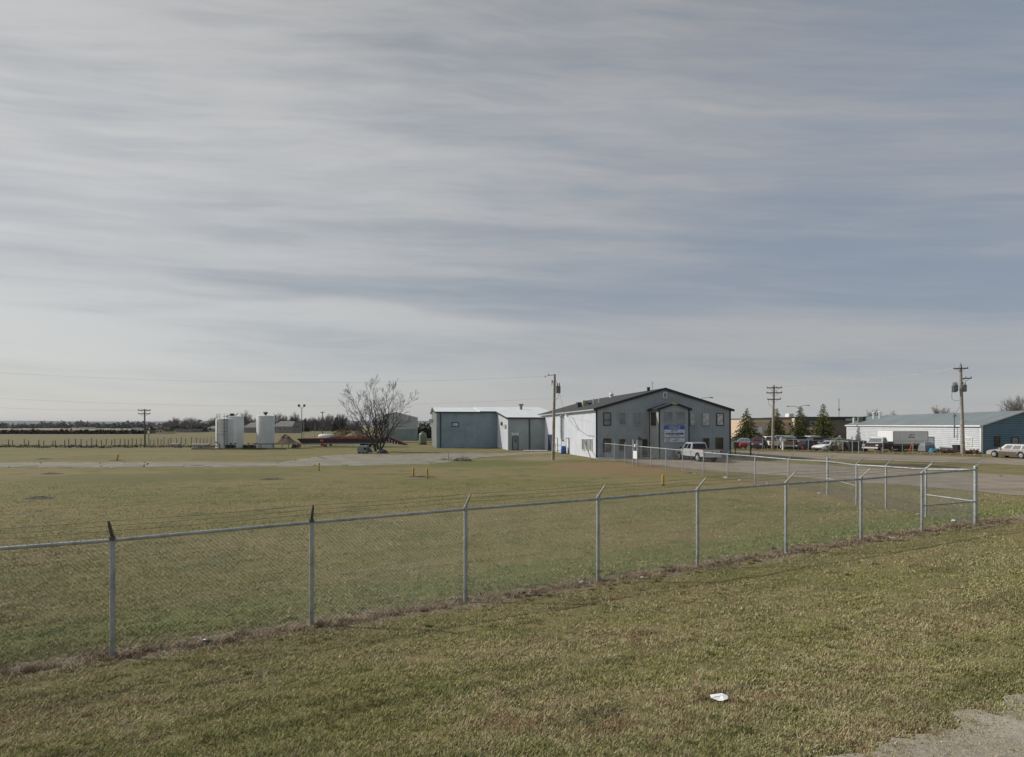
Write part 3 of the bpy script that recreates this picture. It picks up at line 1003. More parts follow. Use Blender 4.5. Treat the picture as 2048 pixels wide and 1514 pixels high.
side = thing('chain_link_fence', 'chain link fence running back along the gravel lot to the grey building', 'fence', (0, 0, 0))
sp_ = [(1852, 1034, 937.5), (1772, 1018, 932), (1713, 1010, 929), (1655, 990, 922), (1577, 975, 918), (1510, 967, 912), (1455, 958, 908), (1407, 953, 904),
       (1365, 945, 900), (1332, 940, 897), (1302, 936, 894.5), (1275, 932, 892), (1250, 926, 890), (1229, 920, 888), (1210, 917.5, 886.5), (1194, 916, 885.5)]
smesh, srail, swire = MB(), MB(), MB()
sposts = [(corner[0], corner[1], corner[2])]
sstr = [strands[-1]]
for i, (px, by, ty) in enumerate(sp_):
    p = hit(px, by)
    h = zat(ty, p.y) - p.z
    r = 0.034 if px not in (1655, 1275) else 0.045
    po = post_mb(h + (0.12 if px == 1655 else 0), r).build('post', M('galvanised'), side, True, (p.x, p.y, p.z))
    am, tips = arm_mb((0, 0, h + 0.02), (0.96, -0.15) if i < 12 else (0.4, 0.9), 0.27, 0.27)
    am.build('barb_arm', M('galvanised_dull'), po)
    sposts.append((Vector((p.x, p.y, 0)), p.z, h))
    sstr.append([Vector((p.x, p.y, p.z)) + t_ for t_ in tips])
for i in range(len(sposts) - 1):
    if i == 11:
        continue_gate = True
    (a, za, ha), (b, zb, hb) = sposts[i], sposts[i + 1]
    A, B = Vector((a.x, a.y, za)), Vector((b.x, b.y, zb))
    nr = (B - A).cross(Vector((0, 0, 1))).normalized()
    fence_panel(smesh, A + Vector((0, 0, 0.03)), B + Vector((0, 0, 0.03)), ha, hb, 0.072 if i < 7 else 0.1, 0.0019, nr)
    srail.tube([A + Vector((0, 0, ha - 0.02)), B + Vector((0, 0, hb - 0.02))], 0.027 if i < 8 else 0.03, 8)
    for t0, t1 in zip(sstr[i], sstr[i + 1]):
        barbed(swire, t0, t1, 0.0026, 0.015, i < 4)
smesh.build('mesh_panel', M('mesh_wire'), side)
srail.build('top_rail', M('galvanised'), side, True)
swire.build('barbed_wire', M('barbed_steel_arm_shade'), side)
for i, za_, zb_ in ((0, 0.76, 0.80), (3, 0.80, 0.80)):
    (a, za, ha), (b, zb, hb) = sposts[i], sposts[i + 1]
    MB().tube([Vector((a.x, a.y, za + za_)), Vector((b.x, b.y, zb + zb_))], 0.024, 8).build('brace_rail', M('galvanised'), side, True)

# small gate with a plate, set in the far part of the side fence
ga, gb = hit(1266.5, 931), hit(1274.5, 932.5)
gate = thing('pedestrian_gate', 'narrow chain link gate with a white plate beside the grey office door', 'gate', (ga.x, ga.y, ga.z))
v = gb - ga
for o_ in (Vector((0, 0, 0)), v):
    MB().lathe([(0.045, -0.1), (0.045, 2.2), (0.02, 2.24)], 10).build('gate_post', M('galvanised'), gate, True, o_)
pl = MB()
vn = Vector((v.x, v.y, 0)).normalized()
nn = Vector((vn.y, -vn.x, 0))
pl.slab([vn * 0.03 + Vector((0, 0, .62)), v * 0.98 + Vector((0, 0, .62)), v * 0.98 + Vector((0, 0, 1.28)), vn * 0.03 + Vector((0, 0, 1.28))], nn, 0.02)
pl.build('plate', M('white_trim'), gate)
pl = MB()
pl.slab([v * 0.3 + Vector((0, 0, 1.62)), v * 0.55 + Vector((0, 0, 1.62)), v * 0.55 + Vector((0, 0, 1.8)), v * 0.3 + Vector((0, 0, 1.8))], nn, 0.03)
pl.build('latch_box', M('white_trim'), gate)
MB().tube([Vector((0, 0, 1.83)), v + Vector((0, 0, 1.83))], 0.025, 8).build('gate_rail', M('galvanised'), gate, True)


# ------------------------------------------------------------------ buildings
class Frame:
    """building frame: local u along the front, v away from the viewer"""
    def __init__(s, x, y, ang):
        s.x, s.y, s.a = x, y, ang
        s.c, s.s = math.cos(ang), math.sin(ang)

    def hv(s, px, py, v0=0.0):
        a = (px - 1024) / F
        k_ = (v0 - s.x * s.s + s.y * s.c) / (s.c - s.s * a)
        return s.c * (k_ * a - s.x) + s.s * (k_ - s.y), CZ + (HY - py) / F * k_

    def hu(s, px, py, u0=0.0):
        a = (px - 1024) / F
        k_ = (u0 + s.c * s.x + s.s * s.y) / (s.c * a + s.s)
        return -s.s * (k_ * a - s.x) + s.c * (k_ - s.y), CZ + (HY - py) / F * k_


def ribbed(mb, p0, p1, z0, top, nrm, pitch=0.3, rib=0.05, dep=0.022):
    """vertical ribbed sheet wall from p0 to p1; top(q) gives the height"""
    p0, p1 = Vector((*p0, 0)), Vector((*p1, 0))
    L = (p1 - p0).length
    n = Vector((*nrm, 0)).normalized()
    st_ = [0.0]
    prof = [0.0]
    x = pitch * 0.5
    while x + rib * 2 < L:
        for dx, o in ((0, 0), (rib * 0.4, dep), (rib, dep), (rib * 1.4, 0)):
            st_.append(x + dx)
            prof.append(o)
        x += pitch
    st_.append(L)
    prof.append(0.0)
    vs, fs = [], []
    for x, o in zip(st_, prof):
        q_ = x / L
        p = p0.lerp(p1, q_) + n * o
        vs += [(p.x, p.y, z0), (p.x, p.y, top(q_))]
    for i in range(len(st_) - 1):
        a = 2 * i
        fs.append((a, a + 2, a + 3, a + 1))
    # extra division where the gable peaks
    mb.add(vs, fs)


def lap(mb, p0, p1, z0, top, nrm, course=0.24, dep=0.03, groove=0.045):
    """horizontal board siding: proud boards with a recessed groove under each"""
    p0, p1 = Vector((*p0, 0)), Vector((*p1, 0))
    n = Vector((*nrm, 0)).normalized()
    ztop = max(top(i / 20) for i in range(21))
    z = z0
    N_ = 24
    while z < ztop - 1e-4:
        z2 = min(z + course, ztop)
        qs = [i / N_ for i in range(N_ + 1) if top(i / N_) > z + 0.005]
        if len(qs) > 1:
            vs, fs = [], []
            for q_ in qs:
                p = p0.lerp(p1, q_)
                zt = min(z2, top(q_))
                zg = min(z + groove, zt)
                vs += [tuple(p + Vector((0, 0, z))), tuple(p + Vector((0, 0, zg))), tuple(p + n * dep + Vector((0, 0, zg))), tuple(p + n * dep + Vector((0, 0, zt))), tuple(p + Vector((0, 0, zt)))]
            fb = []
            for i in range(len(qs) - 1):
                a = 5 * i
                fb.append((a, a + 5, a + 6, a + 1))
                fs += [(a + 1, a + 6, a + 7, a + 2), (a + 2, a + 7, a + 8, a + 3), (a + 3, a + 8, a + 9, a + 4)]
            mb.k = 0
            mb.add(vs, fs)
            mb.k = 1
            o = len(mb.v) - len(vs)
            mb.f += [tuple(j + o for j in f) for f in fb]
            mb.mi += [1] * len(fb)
        z = z2


def window(parent, axis_, a0, a1, z0, z1, w0, out, frame_m, pane_m, fw=0.06, mullion=None, name='window', pane='pane'):
    """window on plane: axis_ 'u' (wall at v=w0) or 'v' (wall at u=w0); out is the sign of the outward side"""
    def bx(mb, b0, b1, c0, c1, d0, d1):
        lo, hi = min(w0 + out * d0, w0 + out * d1), max(w0 + out * d0, w0 + out * d1)
        if axis_ == 'u':
            mb.box(b0, lo, c0, b1, hi, c1)
        else:
            mb.box(lo, b0, c0, hi, b1, c1)
    a0, a1 = min(a0, a1), max(a0, a1)
    z0, z1 = min(z0, z1), max(z0, z1)
    mb = MB()
    bx(mb, a0, a1, z1 - fw, z1, 0.0, 0.075)
    bx(mb, a0, a1, z0, z0 + fw, 0.0, 0.085)
    bx(mb, a0, a0 + fw, z0 + fw, z1 - fw, 0.0, 0.075)
    bx(mb, a1 - fw, a1, z0 + fw, z1 - fw, 0.0, 0.075)
    if mullion is not None:
        zm = z0 + (z1 - z0) * mullion
        bx(mb, a0 + fw, a1 - fw, zm - fw * 0.4, zm + fw * 0.4, 0.03, 0.07)
    fr = mb.build(name, frame_m, parent)
    mb = MB()
    bx(mb, a0 + fw, a1 - fw, z0 + fw, z1 - fw, 0.028, 0.04)
    mb.build(pane, pane_m, fr)
    return fr


def text_mesh(body, size, depth=0.008):
    cu = bpy.data.curves.new('lettering', 'FONT')
    cu.body = body
    cu.size = size
    cu.extrude = depth
    cu.align_x = 'CENTER'
    cu.align_y = 'CENTER'
    o = bpy.data.objects.new('lettering', cu)
    C.objects.link(o)
    dg = bpy.context.evaluated_depsgraph_get()
    me = bpy.data.meshes.new_from_object(o.evaluated_get(dg))
    bpy.data.objects.remove(o)
    bpy.data.curves.remove(cu)
    return me


def lettering(body, size, width, parent, loc, material, rot=(R(90), 0, 0), bold=0.0):
    me = text_mesh(body, size)
    xs = [v_.co.x for v_ in me.vertices]
    k_ = width / (max(xs) - min(xs))
    for v_ in me.vertices:
        v_.co.x *= k_
    me.materials.append(material)
    me.name = 'lettering'
    o = bpy.data.objects.new('lettering', me)
    C.objects.link(o)
    o.parent = parent
    o.location = loc
    o.rotation_euler = rot
    return o


def printed_line(width, height, parent, loc, material, seed, rz=0.0, name='printed_line'):
    """a line of small print not spelled out: one raised strip with an irregular top and bottom"""
    rng = random.Random(seed)
    n = max(8, int(width / height * 2.2))
    top_, bot = [], []
    for i in range(n + 1):
        x = -width / 2 + width * i / n
        top_.append((x, 0, height * rng.choice((.18, .3, .5, .5))))
        bot.append((x, 0, -height * rng.choice((.12, .3, .45, .5))))
    mb = MB()
    mb.slab(bot + top_[::-1], (0, -1, 0), .008)
    o = mb.build(name, material, parent, False, loc)
    o.rotation_euler = (0, 0, rz)
    return o


# ---- main two storey office
fx0 = Vector((8.78, 60.07))
A_ = math.atan2(0.194, 0.981)
FM = Frame(fx0.x, fx0.y, A_)
TILT = 0.0098
main = thing('metal_building', 'two storey grey metal office building with black trimmed gable and projecting entrance bay', 'building', (fx0.x, fx0.y, 0), A_)
main.rotation_euler = (-TILT, 0, A_)
W_, D_, EV, RG = 15.5, 25.4, 5.2, 7.38
gtop = lambda q_: EV + (RG - EV) * (1 - abs(2 * q_ - 1)) - 0.03
mb = MB()
ribbed(mb, (0, 0), (W_ / 2, 0), 0, lambda q_: EV + (RG - EV) * q_ - 0.03, (0, -1))
ribbed(mb, (W_ / 2, 0), (W_, 0), 0, lambda q_: RG - (RG - EV) * q_ - 0.03, (0, -1))
mb.build('front_wall', M('grey_siding'), main)
mb = MB()
ribbed(mb, (0, D_), (0, 0), -0.1, lambda q_: EV, (-1, 0))
mb.build('side_wall', M('white_siding'), main)['label'] = 'bright white side wall of vertical ribbed metal'
mb = MB()
ribbed(mb, (W_, 0), (W_, D_), -0.1, lambda q_: EV, (1, 0))
ribbed(mb, (W_, D_), (W_ / 2, D_), -0.1, lambda q_: EV + (RG - EV) * q_ - 0.03, (0, 1))
ribbed(mb, (W_ / 2, D_), (0, D_), -0.1, lambda q_: RG - (RG - EV) * q_ - 0.03, (0, 1))
mb.build('rear_wall', M('grey_siding'), main)


def gable_roof(parent, u0, u1, v0, v1, ev, rg, th, m, name='roof', over=0.3):
    um = (u0 + u1) / 2
    k_ = (rg - ev) / (um - u0)
    mb = MB()
    for a, sgn in ((u0 - over, -1), (u1 + over, 1)):
        ze = ev - k_ * over
        P = [(a, v0, ze), (a, v1, ze), (um, v1, rg), (um, v0, rg)]
        mb.slab(P, (0, 0, 1), th)
    return mb.build(name, m, parent)


rf = gable_roof(main, 0, W_, -0.14, D_ + 0.2, EV + 0.02, RG, 0.1, M('shingle'))
k_ = (RG - EV) / (W_ / 2)
mb = MB()
for sgn in (-1, 1):                       # black rake boards on the gable
    um = W_ / 2
    e = um + sgn * (um + 0.34)
    ze = EV - k_ * 0.34
    P = [(e, -0.19, ze - 0.14), (um, -0.19, RG - 0.14), (um, -0.19, RG + 0.125), (e, -0.19, ze + 0.125)]
    mb.slab(P, (0, 1, 0), 0.045)
mb.build('rake_board', M('black_trim'), main)
mb = MB()
mb.box(-0.36, -0.28, EV - k_ * 0.3 - 0.09, -0.303, D_ + 0.2, EV - k_ * 0.3 + 0.06)
mb.build('eave_gutter', M('grey_trim'), main)
mb = MB()
mb.box(W_ + 0.303, -0.28, EV - k_ * 0.3 - 0.09, W_ + 0.36, D_ + 0.2, EV - k_ * 0.3 + 0.06)
mb.build('eave_gutter', M('black_trim'), main)
for u in (0, W_):
    mb = MB()
    s_ = -1 if u == 0 else 1
    mb.box(u - 0.12 if u else -0.03, -0.06, 0, u + 0.03 if u else 0.12, -0.001, EV - 0.05)
    mb.build('corner_trim', M('black_trim'), main)

# entrance bay
u0, _ = FM.hv(1299.4, 850)
BP = 2.2
u1, _ = FM.hv(1378.4, 850, -BP)
zbe = FM.hv(1318.3, 817.5, -BP)[1]
zbr = FM.hv(1352, 807, -BP)[1]
um = (u0 + u1) / 2
mb = MB()
ribbed(mb, (u0, -BP), (um, -BP), 0, lambda q_: zbe + (zbr - zbe) * q_, (0, -1))
ribbed(mb, (um, -BP), (u1, -BP), 0, lambda q_: zbr - (zbr - zbe) * q_, (0, -1))
ribbed(mb, (u1, -BP), (u1, -0.02), 0, lambda q_: zbe, (1, 0))
mb.build('entrance_bay', M('grey_siding'), main)
mb = MB()
ribbed(mb, (u0, -0.02), (u0, -BP), 0, lambda q_: zbe, (-1, 0))
mb.build('bay_side_wall', M('slate_end'), main)
br = MB()
kb = (zbr - zbe) / (um - u0)
for a in (u0 - 0.2, u1 + 0.2):
    br.slab([(a, -BP - 0.2, zbe - kb * .2), (a, 0.0, zbe - kb * .2), (um, 0.0, zbr), (um, -BP - 0.3, zbr)], (0, 0, 1), 0.08)
bro = br.build('bay_roof', M('shingle'), main)
mb = MB()
for a in (u0 - 0.23, u1 + 0.23):
    mb.slab([(a, -BP - 0.245, zbe - kb * .23 - 0.13), (um, -BP - 0.245, zbr - 0.13), (um, -BP - 0.245, zbr + 0.1), (a, -BP - 0.245, zbe - kb * .23 + 0.1)], (0, 1, 0), 0.04)
    mb.box(a - 0.03, -BP - 0.20, zbe - kb * .23 - 0.11, a + 0.028, -0.02, zbe - kb * .23 + 0.075)
mb.build('rake_board', M('black_trim'), main)
MB().box(um - 0.3, -BP - 0.30, zbr - 0.12, um + 0.3, -BP - 0.25, zbr + 0.10).build('gable_plate', M('scrap_cream'), main)
for u in (u0 - 0.02, u1 - 0.08):
    MB().box(u, -BP - 0.05, 0, u + 0.12, -BP - 0.001, zbe - 0.05).build('corner_trim', M('black_trim'), main)
MB().box(u0 - 0.04, -0.10, 0, u0 - 0.003, -0.03, zbe - 0.05).build('corner_trim', M('dark_trim'), main)


def fwin(x0, x1, y0, y1, fm, pm, v0=0.0, fw=0.06, mull=None):
    ua, za = FM.hv(x0, y0, v0)
    ub, zb = FM.hv(x1, y1, v0)
    return window(main, 'u', ua, ub, zb, za, v0 - 0.024, -1, M(fm), M(pm), fw, mull)


fwin(1206.6, 1222, 825, 851, 'black_trim', 'pane_grey', 0, 0.07, 0.42)
fwin(1238, 1251.3, 825, 849.5, 'grey_trim', 'pane_grey', 0)
fwin(1266, 1281.6, 825, 850, 'grey_trim', 'pane_grey', 0)
fwin(1380.3, 1390.3, 826, 850.5, 'grey_trim', 'pane_curtain', 0)
fwin(1404.5, 1419, 826, 851, 'grey_trim', 'pane_curtain', 0)
fwin(1433, 1447, 826, 851, 'black_trim', 'pane_curtain', 0, 0.07)
fwin(1206.6, 1222, 877, 904, 'dark_trim', 'pane_dark', 0)
fwin(1237, 1252, 877, 902, 'grey_trim', 'pane_dark', 0)
fwin(1404, 1419, 875, 898, 'grey_trim', 'pane_dark', 0)
fwin(1431.5, 1446, 875, 899, 'scrap_rust', 'pane_dark', 0)
fwin(1326, 1334, 784.5, 796.5, 'white_trim', 'pane_grey', 0, 0.09)
fwin(1329.5, 1345.5, 823.5, 849, 'grey_trim', 'pane_grey', -BP, 0.04)
fwin(1351.5, 1369.5, 823.5, 849, 'grey_trim', 'pane_grey', -BP, 0.04)
va, za = FM.hu(1304, 825, u0)
vb, zb = FM.hu(1312.5, 851, u0)
window(main, 'v', va, vb, zb, za, u0 - 0.024, -1, M('dark_trim'), M('pane_dark'), 0.06)
# door
ua, za = FM.hv(1282.5, 876.5)
ub, zb = FM.hv(1296.5, 915)
dr = window(main, 'u', ua, ub, 0.03, za, -0.024, -1, M('grey_trim'), M('pane_dark'), 0.09, 0.42, 'door', 'door_glass')
MB().box(ub - 0.2, -0.15, 0.95, ub - 0.14, -0.07, 1.15).build('handle', M('chrome'), dr)
# gooseneck lamp beside the door
ul, zl = FM.hv(1277, 877)
mb = MB()
mb.tube([(ul, -0.02, zl), (ul, -0.2, zl + 0.18), (ul, -0.38, zl + 0.15), (ul, -0.42, zl + 0.02)], 0.03, 8)
mb.lathe([(0.05, 0.06), (0.2, -0.1), (0.22, -0.16)], 14, (ul, -0.42, zl))
mb.build('wall_lamp', M('lamp_head'), main, True)
# concrete step along the front
MB().box(-0.3, -1.2, -0.05, u0 - 0.05, -0.03, 0.09).build('concrete_apron', M('concrete'), main)

# sign boards on the bay
ua, zt = FM.hv(1328.4, 852, -BP)
ub, zm1 = FM.hv(1369, 859.6, -BP)
_, zb1 = FM.hv(1369, 874, -BP)
sgn_o = MB().box(ua, -BP - 0.07, zb1, ub, -BP - 0.026, zm1).build('sign_board', M('sign_white'), main)
sgn_o['label'] = 'white sign board with lines of blue lettering'
hd = MB().box(ua, -BP - 0.075, zm1 + 0.003, ub, -BP - 0.026, zt).build('sign_header', M('sign_blue'), main)
hd['label'] = 'blue sign header with pale lettering'
uc = (ua + ub) / 2
sw = ub - ua
lettering('METROALTD', 0.36, sw * 0.54, hd, (uc, -BP - 0.082, (zm1 + zt) / 2), M('sign_white'))
H1 = zm1 - zb1
for i, (q_, ws, sz, mm) in enumerate(((0.84, 0.34, 0.11, 'sign_text_grey'), (0.66, 0.86, 0.06, 'sign_text_grey'), (0.42, 0.90, 0.17, 'sign_text_blue'), (0.17, 0.5, 0.08, 'sign_text_grey'))):
    printed_line(sw * ws, sz, sgn_o, (uc, -BP - 0.072, zb1 + H1 * q_), M(mm), i)
_, z2t = FM.hv(1369, 876.5, -BP)
_, z2b = FM.hv(1369, 884.5, -BP)
s2 = MB().box(ua, -BP - 0.07, z2b, ub, -BP - 0.026, z2t).build('sign_board', M('sign_white'), main)
s2['label'] = 'lower white sign board with small grey lettering'
for i, (qx, ws, zq) in enumerate(((0.18, 0.22, 0.8), (0.18, 0.22, 0.5), (0.18, 0.2, 0.22), (0.62, 0.2, 0.75), (0.54, 0.32, 0.4))):
    printed_line(sw * ws, 0.09, s2, (ua + sw * qx, -BP - 0.072, z2b + (z2t - z2b) * zq), M('sign_text_grey'), 20 + i)


# left wall fittings
def sside(x, y):
    v_, z_ = FM.hu(x, y, 0)
    return v_, z_ + v_ * TILT


def swin(x0, x1, y0, y1, fm, pm, name='window', pane='pane', fw=0.06):
    va, za = sside(x0, y0)
    vb, zb = sside(x1, y1)
    return window(main, 'v', va, vb, max(zb, 0.02), za, -0.024, -1, M(fm), M(pm), fw, None, name, pane)


for x0, x1 in ((1165, 1170.3), (1172.7, 1178), (1180.4, 1185.6)):
    swin(x0, x1, 877, 901, 'white_trim', 'pane_grey')
swin(1097.3, 1104.3, 869, 901, 'dark_trim', 'door_blue', 'door', 'door_panel')
swin(1110.4, 1115.6, 875, 905, 'grey_trim', 'door_white', 'door', 'door_panel')
swin(1133.3, 1138.8, 875.5, 908, 'dark_trim', 'door_white', 'door', 'door_panel')
va, za = sside(1127, 834)
vb, zb = sside(1127, 876)
mb = MB()
mb.lathe([(0.16, zb), (0.16, za), (0.26, za + 0.02), (0.26, za + 0.14), (0.05, za + 0.3)], 14, (-0.26, va, 0))
mb.tube([(-0.25, va, zb + .1), (-0.22, va - 0.1, zb - 0.25), (0.0, va - .1, zb - 0.35)], 0.12, 10)
mb.box(-0.12, va - 0.05, zb + 0.5, -0.0, va + 0.05, zb + 0.6)
mb.build('exhaust_stack', M('galvanised'), main, True)
va, za = sside(1078, 843)
mb = MB()
mb.box(-0.5, va - 0.1, za - 0.2, -0.02, va + 0.4, za - 0.1)
mb.slab([(-0.9, va - 0.2, za - 0.25), (-0.5, va - 0.2, za + 0.25), (-0.5, va + 0.6, za + 0.25), (-0.9, va + 0.6, za - 0.25)], (0.6, 0, -0.4), 0.12)
mb.build('flood_light', M('white_trim'), main)
va, za = sside(1136, 828)
MB().box(-0.25, va, za - 0.18, -0.02, va + 0.35, za + 0.15).build('meter_box', M('white_trim'), main)
vv, zz = sside(1147, 835)
v2, z2 = sside(1160, 860)
v3, z3 = sside(1176, 871)
v4, z4 = sside(1189, 872.5)
MB().tube([(-.06, vv, zz), (-.08, (vv + v2) / 2 , (zz + z2) / 2 - .1), (-.06, v2, z2), (-.06, v3, z3), (-.05, v4, z4)], 0.018, 5).build('cable', M('plastic_dark'), main)

# things on the left roof slope
def on_roof(u, v_):
    return EV + (RG - EV) * (u / (W_ / 2)) + 0.11


def roof_pt(px, py):
    """point of the left slope along a sight line"""
    best = None
    for i in range(400):
        k_ = 55 + i * 0.1
        X, Y, Z = (px - 1024) / F * k_, k_, CZ + (HY - py) / F * k_
        u = FM.c * (X - FM.x) + FM.s * (Y - FM.y)
        v_ = -FM.s * (X - FM.x) + FM.c * (Y - FM.y)
        e = abs(Z + v_ * TILT - on_roof(u, v_))
        if best is None or e < best[0]:
            best = (e, u, v_)
    return best[1], best[2], on_roof(best[1], best[2])


u, v_, z_ = roof_pt(1170, 811.5)
ac = MB()
ac.bbox(u - 0.35, v_ - 0.3, z_ - 0.25, u + 0.35, v_ + 0.3, z_ + 0.65, 0.04)
ac.build('roof_unit', M('scrap_cream'), main)
MB().bbox(u - 0.9, v_ + 0.1, z_ - 0.3, u - 0.4, v_ + 0.9, z_ + 0.45, 0.04).build('roof_unit', M('dark_trim'), main)
MB().bbox(u + 0.4, v_ + 0.0, z_ - 0.2, u + 1.4, v_ + 0.6, z_ + 0.42, 0.04).build('roof_unit', M('green_steel'), main)
for px, py, h in ((1186.8, 808, 0.62), (1198, 805, 0.45)):
    u, v_, z_ = roof_pt(px, py)
    MB().lathe([(0.05, -0.2), (0.05, h), (0.07, h), (0.07, h + 0.06)], 10, (u, v_, z_)).build('vent_pipe', M('white_trim'), main, True)
u, v_, z_ = roof_pt(1223, 794)
MB().lathe([(0.25, -0.3), (0.25, 0.2), (0.32, 0.28), (0.3, 0.42), (0.1, 0.55), (0.03, 0.8)], 14, (u, v_, z_)).build('turbine_vent', M('white_trim'), main, True)
MB().lathe([(0.17, -0.4), (0.17, 0.32), (0.2, 0.33), (0.2, 0.4)], 12, (W_ / 2 - 0.4, 3.2, RG)).build('chimney', M('black_steel'), main, True)
mb = MB()
mb.tube([(W_ / 2 - 0.1, 2.8, RG), (W_ / 2 - 0.1, 2.8, RG + 1.0)], 0.018, 6)
mb.tube([(W_ / 2 - 0.3, 2.8, RG + 0.85), (W_ / 2 + 0.1, 2.8, RG + 0.85)], 0.012, 5)
mb.build('antenna', M('plastic_dark'), main)

# ---- long slate building with a stepped front
FS = Frame(-11.5, 87.5, R(10.5))
slate = thing('metal_building', 'low slate blue metal shed with white roof and stepped front', 'building', (-11.5, 87.5, 0), R(10.5))
su, _ = FS.hv(995, 850)
EV2, DP = 5.48, 16.0
vj, _ = FS.hu(1016, 850, su)           # the right section stands further forward
SL = 0.11
evr = EV2 + SL * vj
ur = su + 8.5
mb = MB()
ribbed(mb, (0, 0), (su, 0), -0.15, lambda q_: EV2, (0, -1))
mb.build('front_wall', M('slate_siding'), slate)
mb = MB()
ribbed(mb, (su, vj), (ur, vj), -0.15, lambda q_: evr, (0, -1))
mb.build('front_wall', M('grey_siding'), slate)
mb = MB()
ribbed(mb, (su, 0), (su, vj), -0.1, lambda q_: EV2 + (evr - EV2) * q_, (-1, 0))
mb.build('step_wall', M('white_siding'), slate)
mb = MB()
ribbed(mb, (0, DP / 2), (0, 0), -0.1, lambda q_: EV2 + SL * (DP / 2) * (1 - q_), (-1, 0))
ribbed(mb, (0, DP), (0, DP / 2), -0.1, lambda q_: EV2 + SL * (DP / 2) * q_, (-1, 0))
mb.build('end_wall', M('slate_end'), slate)
mb = MB()
ribbed(mb, (ur, DP), (0, DP), -0.1, lambda q_: EV2, (0, 1), 1.2)
ribbed(mb, (ur, vj), (ur, DP), -0.1, lambda q_: evr, (1, 0), 1.2)
mb.build('rear_wall', M('slate_siding'), slate)
zr = EV2 + SL * DP / 2
ust, _ = FS.hv(959, 824)
mb = MB()
mb.slab([(-0.25, -0.25, EV2 - .02), (ust, -0.25, EV2 - .02), (ust, DP / 2, zr), (-0.25, DP / 2, zr)], (0, 0, 1), 0.08)
mb.slab([(ust, -0.25, EV2 + .06), (su - 0.25, -0.25, EV2 + .06), (su - 0.25, DP / 2, zr + .1), (ust, DP / 2, zr + .1)], (0, 0, 1), 0.08)
mb.slab([(su - 0.25, vj - 0.25, evr + .04), (ur, vj - 0.25, evr + .04), (ur, DP / 2, zr + .1), (su - 0.25, DP / 2, zr + .1)], (0, 0, 1), 0.08)
mb.slab([(-0.25, DP / 2, zr), (-0.25, DP + 0.25, EV2 - .02), (ur, DP + 0.25, EV2 - .02), (ur, DP / 2, zr)], (0, 0, 1), 0.08)
mb.build('roof', M('roof_metal_white'), slate)
mb = MB()
mb.box(-0.27, -0.31, EV2 - 0.14, ust, -0.26, EV2 + 0.055)
mb.box(ust, -0.31, EV2 - 0.08, su - 0.3, -0.26, EV2 + 0.13)
mb.box(su - 0.27, vj - 0.31, evr - 0.12, ur, vj - 0.26, evr + 0.11)
mb.slab([(su - 0.31, -0.26, EV2 - .1), (su - 0.31, vj - 0.3, evr - .1), (su - 0.31, vj - 0.3, evr + .12), (su - 0.31, -0.26, EV2 + .12)], (1, 0, 0), 0.05)
mb.slab([(-0.31, -0.3, EV2 - .12), (-0.31, DP / 2, zr - .12), (-0.31, DP / 2, zr + .09), (-0.31, -0.3, EV2 + .06)], (1, 0, 0), 0.05)
mb.slab([(-0.31, DP + .3, EV2 - .12), (-0.31, DP / 2, zr - .12), (-0.31, DP / 2, zr + .09), (-0.31, DP + .3, EV2 + .06)], (1, 0, 0), 0.05)
mb.build('eave_trim', M('dark_trim'), slate)
for px, vv, zt in ((881, 0, EV2), (1059, vj, evr)):
    u, _ = FS.hv(px, 850, vv)
    MB().box(u - 0.07, vv - 0.14, 0, u + 0.07, vv - 0.023, zt - 0.1).build('downpipe', M('dark_trim'), slate)
ua, za = FS.hv(903, 844.5)
ub, zb = FS.hv(917.5, 853.7)
window(slate, 'u', ua, ub, zb, za, -0.024, -1, M('window_teal'), M('pane_curtain'), 0.14)
ua, za = FS.hv(1024.5, 873, vj)
ub, zb = FS.hv(1036.5, 898, vj)
dr = window(slate, 'u', ua, ub, 0.0, za, vj - 0.024, -1, M('dark_trim'), M('door_grey'), 0.1, None, 'door', 'door_panel')
MB().box(ub - 0.45, vj - 0.12, 1.1, ub - 0.3, vj - 0.066, 1.55).build('handle', M('black_steel'), dr)
ua, za = FS.hv(1023, 866, vj)
ub, zb = FS.hv(1037, 870, vj)
ds = MB().box(ua, vj - 0.07, zb, ub, vj - 0.024, za).build('door_sign', M('white_trim'), slate)
printed_line((ub - ua) * 0.6, 0.14, ds, ((ua + ub) / 2, vj - 0.072, (za + zb) / 2), M('sign_text_grey'), 31)
for (x0, x1, y0, y1) in ((1003, 1005.5, 844, 850.5), (1009, 1013, 849, 856)):
    a0, z0 = FS.hu(x0, y0, su)
    a1, z1 = FS.hu(x1, y1, su)
    MB().box(su - 0.16, min(a0, a1), z1, su - 0.024, max(a0, a1), z0).build('wall_box', M('dark_trim' if x0 < 1005 else 'scrap_cream'), slate)
uu, zz = FS.hv(1042, 827, DP * 0.2)
mb = MB()
mb.lathe([(0.45, -0.6), (0.45, 0.15), (0.3, 0.5), (0.22, 0.6), (0.22, 1.25), (0.36, 1.3), (0.36, 1.5), (0.15, 1.52)], 14, (uu, DP * 0.2, zz))
mb.box(uu - 0.38, DP * .2 - 0.1, zz + 1.32, uu + 0.38, DP * .2 + 0.1, zz + 1.55)
mb.build('vent_stack', M('transformer'), slate, True)
MB().box(-0.7, DP * 0.62, 3.9, -0.05, DP * 0.62 + 0.8, 4.5).build('vent_hood', M('grey_trim'), slate)

